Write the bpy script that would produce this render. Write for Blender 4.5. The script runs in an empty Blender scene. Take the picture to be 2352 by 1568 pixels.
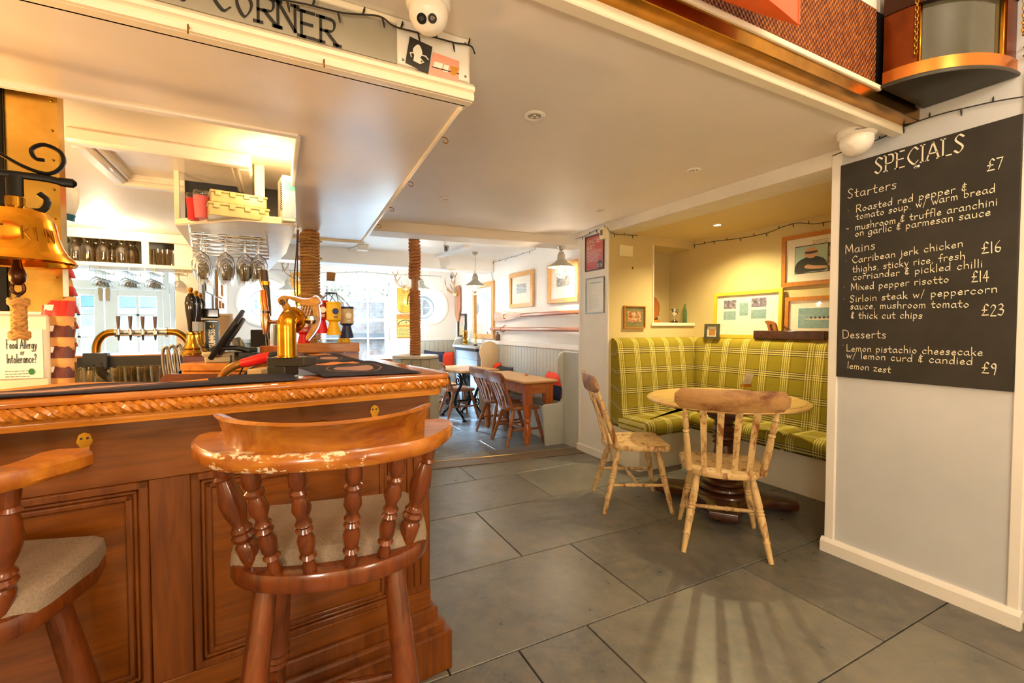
import bpy, math, random
from mathutils import Vector as V, Matrix as MX
random.seed(7)
SC = bpy.context.scene
COL = SC.collection
R = math.radians
PI = math.pi
# ------------------------------------------------------------ camera
F_PX, CAM_H, HEAD, PITCH = 1040.0, 1.29, R(27.255), R(1.762)
cam_d = bpy.data.cameras.new('camera'); cam = bpy.data.objects.new('camera', cam_d); COL.objects.link(cam)
cam.location = (0, 0, CAM_H); cam.rotation_euler = (R(90) - PITCH, 0, -HEAD)
cam_d.sensor_width = 36; cam_d.lens = F_PX * 36 / 2352; cam_d.clip_start = .02; cam_d.clip_end = 200
SC.camera = cam
# ------------------------------------------------------------ colour management
vs = SC.view_settings
SC.display_settings.display_device = 'sRGB'
vs.view_transform = 'Standard'; vs.look = 'None'; vs.gamma = 1; vs.use_curve_mapping = False
vs.exposure = 0.74
SC.cycles.transparent_max_bounces = 48; SC.cycles.max_bounces = 10; SC.cycles.diffuse_bounces = 6
# ------------------------------------------------------------ world and lights
w = bpy.data.worlds.new('sky'); SC.world = w; w.use_nodes = True
bg = w.node_tree.nodes['Background']
bg.inputs[0].default_value = (.80, .90, 1.0, 1); bg.inputs[1].default_value = 1.05

def lamp(name, kind, loc, power, col, size=.1, rot=None, target=None, **kw):
    d = bpy.data.lights.new(name, kind); o = bpy.data.objects.new(name, d); COL.objects.link(o)
    o.location = loc; d.energy = power; d.color = col
    if kind == 'AREA':
        d.shape = 'RECTANGLE'; d.size = size; d.size_y = kw.get('sy', size)
    elif kind == 'SUN': d.angle = size
    else: d.shadow_soft_size = size
    if kind == 'SPOT':
        d.spot_size = R(kw.get('cone', 100)); d.spot_blend = kw.get('blend', .4)
    if target is not None:
        o.rotation_euler = (V(target) - V(loc)).to_track_quat('-Z', 'Y').to_euler()
    elif rot: o.rotation_euler = rot
    return o
WARM = (1, .80, .56); WARM2 = (1, .87, .70); DAY = (.66, .83, 1.0); NEUT = (1, .93, .82)
# daylight through the windows of the dining end
lamp('sky_light', 'AREA', (.35, 9.75, 2.65), 9000, DAY, 1.8, target=(1.3, 7.0, 2.65), sy=.75)
lamp('sky_light', 'AREA', (-2.2, 9.7, 2.9), 6000, DAY, 2.2, target=(-1.2, 7.0, 2.9), sy=.8)
# unseen lamps behind the camera; low pair added as fill for ceiling and soffit
lamp('room_fill_lamp', 'POINT', (.5, -.55, 2.75), 30, WARM, .22)
lamp('room_fill_lamp', 'POINT', (2.0, -.5, 2.75), 26, WARM2, .22)
lamp('room_fill_lamp', 'POINT', (-.9, -1.1, 1.25), 58, WARM2, .22)
lamp('room_fill_lamp', 'POINT', (1.0, -1.6, 1.2), 36, WARM2, .25)
# alcove downlight over the banquette table
lamp('downlight', 'SPOT', (3.484, 2.771, 2.19), 88, (1, .79, .40), .025, rot=(0, 0, 0), cone=142, blend=1.0)
# two bar downlights, then two added out-of-view lamps warming the canopy soffit
lamp('downlight', 'POINT', (-.03, 2.62, 2.07), 4, (1, .68, .30), .04)
lamp('downlight', 'POINT', (-1.32, 5.0, 2.05), 14, (1, .80, .52), .04)
lamp('downlight', 'POINT', (-1.75, 2.75, 1.65), 24, (1, .62, .26), .08)  # added fill lamp out of view, no downlight fitting here
lamp('soffit_fill', 'POINT', (-1.45, 1.85, 1.35), 40, (1, .58, .24), .1)
# ------------------------------------------------------------ pixel helpers (2352 x 1568 photograph)
_f0 = V((math.sin(HEAD), math.cos(HEAD), 0)); _r = V((math.cos(HEAD), -math.sin(HEAD), 0)); _z = V((0, 0, 1))
_f = _f0 * math.cos(PITCH) - _z * math.sin(PITCH); _u = _z * math.cos(PITCH) + _f0 * math.sin(PITCH)
EYE = V((0, 0, CAM_H))
def ray(px, py): return _f + _r * ((px - 1176) / F_PX) + _u * ((784 - py) / F_PX)
def pz(px, py, z): d = ray(px, py); return EYE + d * ((z - CAM_H) / d.z)
def pxx(px, py, x): d = ray(px, py); return EYE + d * (x / d.x)
def pyy(px, py, y): d = ray(px, py); return EYE + d * (y / d.y)
def pd(px, py, dep): return EYE + ray(px, py) * dep
def pm(px, py, M, ax, val):
    Mi = M.inverted(); o = Mi @ EYE; d = (Mi.to_3x3() @ ray(px, py))
    return o + d * ((val - o[ax]) / d[ax])
# ------------------------------------------------------------ materials
MATS = {}
def srgb(c):
    if isinstance(c, str):
        c = [int(c[i:i + 2], 16) / 255 for i in (0, 2, 4)]
    return tuple(((x + .055) / 1.055) ** 2.4 if x > .04045 else x / 12.92 for x in c) + (1,)
class NT:
    def __init__(s, name):
        s.m = bpy.data.materials.new(name); s.m.use_nodes = True; s.t = s.m.node_tree; s.n = s.t.nodes
        s.b = s.n['Principled BSDF']; MATS[name] = s.m
    def new(s, t, **kw):
        n = s.n.new(t)
        for k, v in kw.items():
            if hasattr(n, k): setattr(n, k, v)
            else: n.inputs[k].default_value = v
        return n
    def link(s, a, b): s.t.links.new(a, b)
    def coord(s, scale=(1, 1, 1), which='Object', rot=(0, 0, 0)):
        c = s.new('ShaderNodeTexCoord'); m = s.new('ShaderNodeMapping')
        m.inputs['Scale'].default_value = scale; m.inputs['Rotation'].default_value = rot
        s.link(c.outputs[which], m.inputs[0]); return m.outputs[0]
    def noise(s, vec, scale=5, detail=4, rough=.55, dist=0):
        n = s.new('ShaderNodeTexNoise'); n.inputs['Scale'].default_value = scale
        n.inputs['Detail'].default_value = detail; n.inputs['Roughness'].default_value = rough
        n.inputs['Distortion'].default_value = dist
        s.link(vec, n.inputs['Vector']); return n.outputs[0]
    def ramp(s, fac, stops, interp='LINEAR'):
        r = s.new('ShaderNodeValToRGB'); cr = r.color_ramp; cr.interpolation = interp
        while len(cr.elements) < len(stops): cr.elements.new(.5)
        for e, (p, c) in zip(cr.elements, stops): e.position = p; e.color = c
        s.link(fac, r.inputs[0]); return r.outputs[0]
    def mix(s, fac, a, b, mode='MIX'):
        m = s.new('ShaderNodeMix', data_type='RGBA', blend_type=mode)
        for x, i in ((fac, 0), (a, 6), (b, 7)):
            if hasattr(x, 'links') or hasattr(x, 'is_linked'): s.link(x, m.inputs[i])
            else: m.inputs[i].default_value = x
        return m.outputs[2]
    def math(s, op, a, b=None):
        m = s.new('ShaderNodeMath', operation=op)
        for x, i in ((a, 0), (b, 1)):
            if x is None: continue
            if hasattr(x, 'is_linked'): s.link(x, m.inputs[i])
            else: m.inputs[i].default_value = x
        return m.outputs[0]
    def col(s, sock): s.link(sock, s.b.inputs['Base Color'])
    def bump(s, h, st=.2, dist=.01):
        b = s.new('ShaderNodeBump'); b.inputs['Strength'].default_value = st; b.inputs['Distance'].default_value = dist
        s.link(h, b.inputs['Height']); s.link(b.outputs[0], s.b.inputs['Normal'])
def setp(b, rough=.5, metal=0, spec=.5, coat=0, trans=0, ior=1.45):
    b.inputs['Roughness'].default_value = rough; b.inputs['Metallic'].default_value = metal
    b.inputs['Specular IOR Level'].default_value = spec; b.inputs['Coat Weight'].default_value = coat
    b.inputs['Coat Roughness'].default_value = .08
    b.inputs['Transmission Weight'].default_value = trans; b.inputs['IOR'].default_value = ior
def plain(name, c, rough=.5, metal=0, var=.06, scale=6, spec=.5, coat=0, bump=0):
    if name in MATS: return MATS[name]
    t = NT(name); setp(t.b, rough, metal, spec, coat); c = srgb(c)
    n = t.noise(t.coord(), scale, 5)
    lo = tuple(x * (1 - var) for x in c[:3]) + (1,); hi = tuple(min(1, x * (1 + var)) for x in c[:3]) + (1,)
    t.col(t.ramp(n, [(.3, lo), (.7, hi)]))
    if bump: t.bump(t.noise(t.coord(), scale * 6, 3), bump, .004)
    return t.m
def wood(name, c1, c2, axis='x', rough=.35, coat=0, scale=3., stretch=14, dark=None, bump=.06):
    if name in MATS: return MATS[name]
    t = NT(name); setp(t.b, rough, 0, .5, coat)
    sc = [stretch, stretch, stretch]; sc['xyz'.index(axis)] = 1
    v = t.coord(tuple(sc)); n = t.noise(v, scale, 6, .62, .6)
    c = t.ramp(n, [(.28, srgb(c1)), (.72, srgb(c2))])
    if dark:
        n2 = t.noise(t.coord(), 9, 5, .6)
        c = t.mix(t.ramp(n2, [(.5, (0, 0, 0, 1)), (.72, (1, 1, 1, 1))]), c, srgb(dark))
    t.col(c); t.bump(n, bump, .004); return t.m
def emit(name, c, st):
    if name in MATS: return MATS[name]
    t = NT(name); t.b.inputs['Base Color'].default_value = srgb(c)
    t.b.inputs['Emission Color'].default_value = srgb(c); t.b.inputs['Emission Strength'].default_value = st; return t.m
def glass(name, c='FFFFFF', rough=.02, ior=1.45, thin=False, edge=.45, pw=3.0):
    if name in MATS: return MATS[name]
    t = NT(name); setp(t.b, rough, 0, .5, 0, 1, ior); t.b.inputs['Base Color'].default_value = srgb(c)
    if thin:
        g = t.new('ShaderNodeBsdfGlossy'); g.inputs['Roughness'].default_value = .03
        tr = t.new('ShaderNodeBsdfTransparent'); tr.inputs[0].default_value = srgb(c)
        lw = t.new('ShaderNodeLayerWeight'); lw.inputs[0].default_value = .5
        mx = t.new('ShaderNodeMixShader'); t.link(t.math('ADD', t.math('MULTIPLY', t.math('POWER', lw.outputs['Facing'], pw), edge), .05), mx.inputs[0]); t.link(tr.outputs[0], mx.inputs[1]); t.link(g.outputs[0], mx.inputs[2])
        t.link(mx.outputs[0], t.n['Material Output'].inputs[0])
    return t.m
def worn(name, base, wear, rough=.5, lo=.5, hi=.62, axis='z', scale=7):
    t = NT(name); setp(t.b, rough)
    sc = [2.2, 2.2, 2.2]; sc['xyz'.index(axis)] = .7
    n = t.noise(t.coord(tuple(sc)), scale, 8, .72, .3); n2 = t.noise(t.coord(), 30, 4)
    b = t.ramp(n2, [(.3, srgb(base)), (.7, tuple(x * .86 for x in srgb(base)[:3]) + (1,))])
    t.col(t.mix(t.ramp(n, [(lo, (0, 0, 0, 1)), (hi, (1, 1, 1, 1))]), b, srgb(wear))); t.bump(n, .1, .004); return t.m

WHITE = plain('white_paint', 'E9E4DA', .45, var=.03, scale=2.5)
CEIL = plain('ceiling_paint', 'EAE0D2', .6, var=.03, scale=2)
CREAM = plain('cream_paint', 'DECB98', .5, var=.03, scale=3)
NOOKW = plain('nook_paint', 'CDBB88', .5, var=.03, scale=3)
GLOSSW = plain('gloss_white_paint', 'E6DED2', .22, var=.03, scale=3)
TRIMW = plain('trim_paint', 'EFE3C8', .3, var=.03, scale=4)
FARW = plain('dining_wall_paint', 'ECEDEE', .5, var=.02, scale=3)
SAGE = plain('grey_green_paint', 'B4B5A9', .4, var=.05, scale=5)
GREYS = plain('grey_sign_panel', '9D9686', .5, var=.05)
BLACK = plain('black_plastic', '1C1B1B', .4, var=.1)
BLACKM = plain('black_iron', '15130F', .38, .6, var=.2, scale=20)
DKGREY = plain('dark_grey', '34322F', .45, var=.1)
STEEL = plain('steel', 'B9B7B2', .22, 1, var=.08, scale=20)
CHROME = plain('chrome', 'D9D6D0', .1, 1, var=.05)
BRASS = plain('brass', 'D9A640', .2, 1, var=.22, scale=9)
BRASSD = plain('aged_brass', 'A87624', .24, 1, var=.3, scale=8)
COPPER = plain('copper', 'C4652A', .3, 1, var=.2, scale=12)
RED = plain('red_plastic', 'D2191D', .35, var=.05)
YEL = plain('yellow_plastic', 'F2BE14', .35, var=.05)
NAVY = plain('navy_plastic', '2B3760', .35, var=.05)
PINK = plain('pink_plastic', 'E06C70', .4, var=.05)
PAPER = plain('paper', 'F0EADB', .6, var=.02)
CHALK = plain('chalk', 'EFE7C9', .8, var=.12, scale=60)
CHALKW = plain('white_lettering', 'E9DFC8', .7, var=.04)
INK = plain('black_ink', '2A2722', .6, var=.1)
BARW = wood('bar_panel_wood', '5E2C05', '884A0B', 'x', .32, .25, 3.2, 12)
BARWV = wood('bar_stile_wood', '562605', '7E420A', 'z', .32, .25, 3.2, 12)
BARTOP = wood('varnished_bar_top', '8A3D0A', 'CB7A20', 'x', .12, .8, 2.5, 10)
AMBER = wood('amber_varnish_wood', 'B8620F', 'DC9030', 'x', .25, .5, 3, 8)
STOOLW = wood('stool_wood', '481D09', '7A3A11', 'z', .24, .5, 5, 6)
STOOLT = wood('stool_top_wood', '74360C', 'B2701F', 'x', .26, .45, 4, 5, bump=.03)
PINE = wood('pine_table', 'BE8446', 'DDB274', 'x', .4, .15, 3, 9)
PINEO = wood('orange_pine', '9A4A16', 'C06A28', 'z', .35, .25, 3, 9)
CHAIRW = wood('brown_chair_wood', '7E451B', 'A8672F', 'z', .35, .2, 4, 7)
OAK = wood('oak_frame', 'B67F3C', 'D7A765', 'x', .45, 0, 6, 9)
OAKD = wood('orange_oak_frame', '9E5E1B', 'C4842F', 'x', .4, .1, 6, 9)
DARKW = wood('dark_wood', '2E160B', '56301A', 'x', .3, .3, 4, 8)
MAHOG = wood('mahogany', '4A1B0D', '71301A', 'x', .3, .3, 3, 10)
WORNC = worn('worn_cream_wood', 'D8B67C', '86501F', .5, .51, .62)
WORNT = worn('worn_crest_wood', 'B68A54', '6E3C1A', .45, .44, .64, 'x', 5)
# ------------------------------------------------------------ mesh building
FRAME = {}
class MB:
    def __init__(s): s.v = []; s.f = []; s.uv = {}; s.ca = {}
    def add(s, vs, fs, M=None, uvs=None):
        k = len(s.v)
        s.v += [(M @ V(p)) if M is not None else V(p) for p in vs]
        for i, f in enumerate(fs):
            if uvs is not None: s.uv[len(s.f)] = [uvs[j] for j in f]
            s.f.append([j + k for j in f])
        return s
    def box(s, c, d, M=None, bev=0., rz=0.):
        T = MX.Translation(V(c)) @ MX.Rotation(rz, 4, 'Z'); T = M @ T if M is not None else T
        x, y, z = d[0] / 2, d[1] / 2, d[2] / 2
        b = min(bev, x * .9, y * .9, z * .9)
        if b <= 0:
            vs = [(i * x, j * y, k * z) for i in (-1, 1) for j in (-1, 1) for k in (-1, 1)]
            return s.add(vs, [(0, 1, 3, 2), (4, 6, 7, 5), (0, 4, 5, 1), (2, 3, 7, 6), (0, 2, 6, 4), (1, 5, 7, 3)], T)
        vs = []; idx = {}
        for i in (-1, 1):
            for j in (-1, 1):
                for k in (-1, 1):
                    for a in range(3):
                        p = [i * x, j * y, k * z]; sg = (i, j, k)
                        for q in range(3):
                            if q != a: p[q] -= sg[q] * b
                        idx[(i, j, k, a)] = len(vs); vs.append(tuple(p))
        fs = []
        for a in range(3):
            q, r = [(1, 2), (2, 0), (0, 1)][a]
            for sg in (-1, 1):
                o = []
                for (u, w) in ((-1, -1), (1, -1), (1, 1), (-1, 1)):
                    t = [0, 0, 0]; t[a] = sg; t[q] = u; t[r] = w; o.append(idx[(*t, a)])
                fs.append(o if sg > 0 else o[::-1])
        for a in range(3):  # edges along axis a
            q, r = [(1, 2), (2, 0), (0, 1)][a]
            for u in (-1, 1):
                for w in (-1, 1):
                    t0 = [0, 0, 0]; t0[q] = u; t0[r] = w; t1 = list(t0); t0[a] = -1; t1[a] = 1
                    o = [idx[(*t0, q)], idx[(*t1, q)], idx[(*t1, r)], idx[(*t0, r)]]
                    fs.append(o if u * w < 0 else o[::-1])
        for i in (-1, 1):
            for j in (-1, 1):
                for k in (-1, 1):
                    o = [idx[(i, j, k, 0)], idx[(i, j, k, 1)], idx[(i, j, k, 2)]]
                    fs.append(o if i * j * k > 0 else o[::-1])
        return s.add(vs, fs, T)
    def bb(s, lo, hi, M=None, bev=0.):
        return s.box([(a + b) / 2 for a, b in zip(lo, hi)], [abs(b - a) for a, b in zip(lo, hi)], M, bev)
    def tube(s, pts, r, n=10, M=None, caps=True, closed=False, flat=None):
        pts = [V(p) for p in pts]; m = len(pts)
        rs = r if isinstance(r, (list, tuple)) else [r] * m
        tan = []
        for i in range(m):
            a = pts[(i - 1) % m] if (closed or i) else pts[0]; b = pts[(i + 1) % m] if (closed or i < m - 1) else pts[-1]
            d = (b - a); tan.append(d.normalized() if d.length > 1e-9 else V((0, 0, 1)))
        up = V((0, 0, 1)) if abs(tan[0].z) < .9 else V((1, 0, 0))
        nr = (up - tan[0] * up.dot(tan[0])).normalized(); vs = []; fs = []
        for i in range(m):
            nr = (nr - tan[i] * nr.dot(tan[i])); nr = nr.normalized() if nr.length > 1e-6 else tan[i].orthogonal().normalized()
            bn = tan[i].cross(nr)
            for k in range(n):
                a = 2 * PI * k / n; q = (flat or 1)
                vs.append(pts[i] + (nr * math.cos(a) + bn * math.sin(a) * q) * rs[i])
        for i in range(m if closed else m - 1):
            for k in range(n):
                a, b = i * n + k, i * n + (k + 1) % n; c, d = ((i + 1) % m) * n + (k + 1) % n, ((i + 1) % m) * n + k
                fs.append((a, b, c, d))
        if caps and not closed:
            fs.append(tuple(range(n))[::-1]); fs.append(tuple((m - 1) * n + k for k in range(n)))
        return s.add(vs, fs, M)
    def lathe(s, prof, n=20, M=None, caps=True, sx=1., sy=1.):
        vs = []; fs = []; m = len(prof)
        for (r, z) in prof:
            for k in range(n):
                a = 2 * PI * k / n; vs.append((r * math.cos(a) * sx, r * math.sin(a) * sy, z))
        for i in range(m - 1):
            for k in range(n):
                fs.append((i * n + k, i * n + (k + 1) % n, (i + 1) * n + (k + 1) % n, (i + 1) * n + k))
        if caps:
            if prof[0][0] > 1e-5: fs.append(tuple(range(n))[::-1])
            if prof[-1][0] > 1e-5: fs.append(tuple((m - 1) * n + k for k in range(n)))
        return s.add(vs, fs, M)
    def turn(s, p0, p1, prof, n=14, M=None):
        p0, p1 = V(p0), V(p1); d = p1 - p0; L = d.length
        T = MX.Translation(p0) @ d.to_track_quat('Z', 'Y').to_matrix().to_4x4()
        return s.lathe([(r, t * L) for t, r in prof], n, (M @ T) if M is not None else T)
    def prism(s, poly, z0, z1, M=None, bev=0.):
        n = len(poly)
        ar = sum(poly[i][0] * poly[(i + 1) % n][1] - poly[(i + 1) % n][0] * poly[i][1] for i in range(n))
        if ar < 0: poly = poly[::-1]
        def inset(b):
            o = []
            for i in range(n):
                a, p, c = V(poly[i - 1]).to_2d(), V(poly[i]).to_2d(), V(poly[(i + 1) % n]).to_2d()
                d1, d2 = (p - a), (c - p)
                if d1.length < 1e-9 or d2.length < 1e-9: o.append((p.x, p.y)); continue
                d1.normalize(); d2.normalize()
                n1, n2 = V((-d1.y, d1.x)), V((-d2.y, d2.x)); k = (n1 + n2)
                k = k / max(.35, k.dot(n1) ) if k.length > 1e-6 else n1
                q = p + k * b; o.append((q.x, q.y))
            return o
        rings = [(poly, z0), (poly, z1)]
        if bev > 0:
            i1 = inset(bev); im = inset(bev * .3)
            rings = [(i1, z0), (im, z0 + bev * .3), (poly, z0 + bev), (poly, z1 - bev), (im, z1 - bev * .3), (i1, z1)]
        vs = [(x, y, z) for (pl, z) in rings for (x, y) in pl]; fs = []
        for k in range(len(rings) - 1):
            for i in range(n):
                j = (i + 1) % n; fs.append((k * n + i, k * n + j, (k + 1) * n + j, (k + 1) * n + i))
        fs.append(tuple(range(n))[::-1]); fs.append(tuple((len(rings) - 1) * n + i for i in range(n)))
        return s.add(vs, fs, M)
    def grid(s, fn, nu, nv, M=None, uvf=None):
        vs = [fn(i / nu, j / nv) for j in range(nv + 1) for i in range(nu + 1)]
        uvs = [uvf(i / nu, j / nv) for j in range(nv + 1) for i in range(nu + 1)] if uvf else None
        fs = [(j * (nu + 1) + i, j * (nu + 1) + i + 1, (j + 1) * (nu + 1) + i + 1, (j + 1) * (nu + 1) + i) for j in range(nv) for i in range(nu)]
        return s.add(vs, fs, M, uvs)
    def quad(s, a, b, c, d): return s.add([a, b, c, d], [(0, 1, 2, 3)])
    def build(s, name, mat, parent=None, world=True, ang=38, center=True, loc=None, fix=True):
        vs = s.v
        off = V((0, 0, 0))
        if parent is not None:
            if world:
                Mi = FRAME[parent.name].inverted(); vs = [Mi @ p for p in vs]
        elif center:
            if loc is None:
                xs = [p.x for p in vs]; ys = [p.y for p in vs]; zs = [p.z for p in vs]
                off = V(((min(xs) + max(xs)) / 2, (min(ys) + max(ys)) / 2, min(zs)))
            else: off = V(loc)
            vs = [p - off for p in vs]
        me = bpy.data.meshes.new(name); me.from_pydata([tuple(p) for p in vs], [], s.f); me.update()
        if fix:
            import bmesh
            bm = bmesh.new(); bm.from_mesh(me); bmesh.ops.recalc_face_normals(bm, faces=bm.faces[:]); bm.to_mesh(me); bm.free()
        if s.uv:
            l = me.uv_layers.new(name='UVMap')
            for fi, us in s.uv.items():
                for li, u in zip(me.polygons[fi].loop_indices, us): l.data[li].uv = u
        if s.ca:
            a = me.attributes.new('tone', 'FLOAT', 'FACE')
            for fi in range(len(s.f)): a.data[fi].value = s.ca.get(fi, .5)
        me.polygons.foreach_set('use_smooth', [True] * len(me.polygons))
        me.set_sharp_from_angle(angle=R(ang))
        o = bpy.data.objects.new(name, me); COL.objects.link(o)
        me.materials.append(mat)
        if parent is not None:
            o.parent = parent; FRAME[o.name] = FRAME[parent.name]
        else:
            o.location = off; FRAME[o.name] = MX.Translation(off)
        return o
def sub(child, o):  # make o a sub-part of child (both built in the same frame)
    o.parent = child; return o
def tag(o, label=None, cat=None, group=None, kind=None):
    if label: o['label'] = label
    if cat: o['category'] = cat
    if group: o['group'] = group
    if kind: o['kind'] = kind
    return o
def thing(name, label, cat, loc=(0, 0, 0), rz=0., group=None):
    o = bpy.data.objects.new(name, None); COL.objects.link(o); o.empty_display_size = .1
    o.location = V(loc); o.rotation_euler = (0, 0, rz)
    FRAME[o.name] = MX.Translation(V(loc)) @ MX.Rotation(rz, 4, 'Z')
    return tag(o, label, cat, group)
def copy_tree(o, parent=None):
    c = o.copy(); COL.objects.link(c); c.parent = parent
    for ch in [x for x in bpy.data.objects if x.parent == o]: copy_tree(ch, c)
    return c
def dup(o, loc, rz=0., label=None, sc=None):
    c = copy_tree(o); c.location = V(loc); c.rotation_euler = (0, 0, rz)
    if label: c['label'] = label
    if sc: c.scale = (sc, sc, sc)
    return c
def struct(mb, name, mat, ang=30):
    return tag(mb.build(name, mat, ang=ang), kind='structure')
def one(mb, name, mat, label, cat, group=None, ang=38):
    return tag(mb.build(name, mat, ang=ang), label, cat, group)
def crom(pts, k=6, closed=False):
    P = [V(p) for p in pts]; n = len(P); out = []
    if n < 3: return P
    for i in range(n if closed else n - 1):
        p0 = P[i - 1] if (i or closed) else P[0] * 2 - P[1]; p1 = P[i]; p2 = P[(i + 1) % n]
        p3 = P[(i + 2) % n] if (closed or i + 2 < n) else P[-1] * 2 - P[-2]
        for j in range(k):
            t = j / k
            out.append(.5 * ((2 * p1) + (p2 - p0) * t + (2 * p0 - 5 * p1 + 4 * p2 - p3) * t * t + (3 * p1 - p0 - 3 * p2 + p3) * t ** 3))
    if not closed: out.append(P[-1])
    return out
def arc(cx, cy, r, a0, a1, n=8, ry=None): return [(cx + r * math.cos(R(a0 + (a1 - a0) * i / n)), cy + (ry or r) * math.sin(R(a0 + (a1 - a0) * i / n))) for i in range(n + 1)]
def rrect(x0, y0, x1, y1, r, n=4):
    return arc(x1 - r, y1 - r, r, 0, 90, n) + arc(x0 + r, y1 - r, r, 90, 180, n) + arc(x0 + r, y0 + r, r, 180, 270, n) + arc(x1 - r, y0 + r, r, 270, 360, n)
def basis(o, ex, ey, ez=None):
    ex, ey = V(ex).normalized(), V(ey).normalized(); ez = V(ez).normalized() if ez is not None else ex.cross(ey)
    return MX(((ex.x, ey.x, ez.x, o[0]), (ex.y, ey.y, ez.y, o[1]), (ex.z, ey.z, ez.z, o[2]), (0, 0, 0, 1)))
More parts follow.
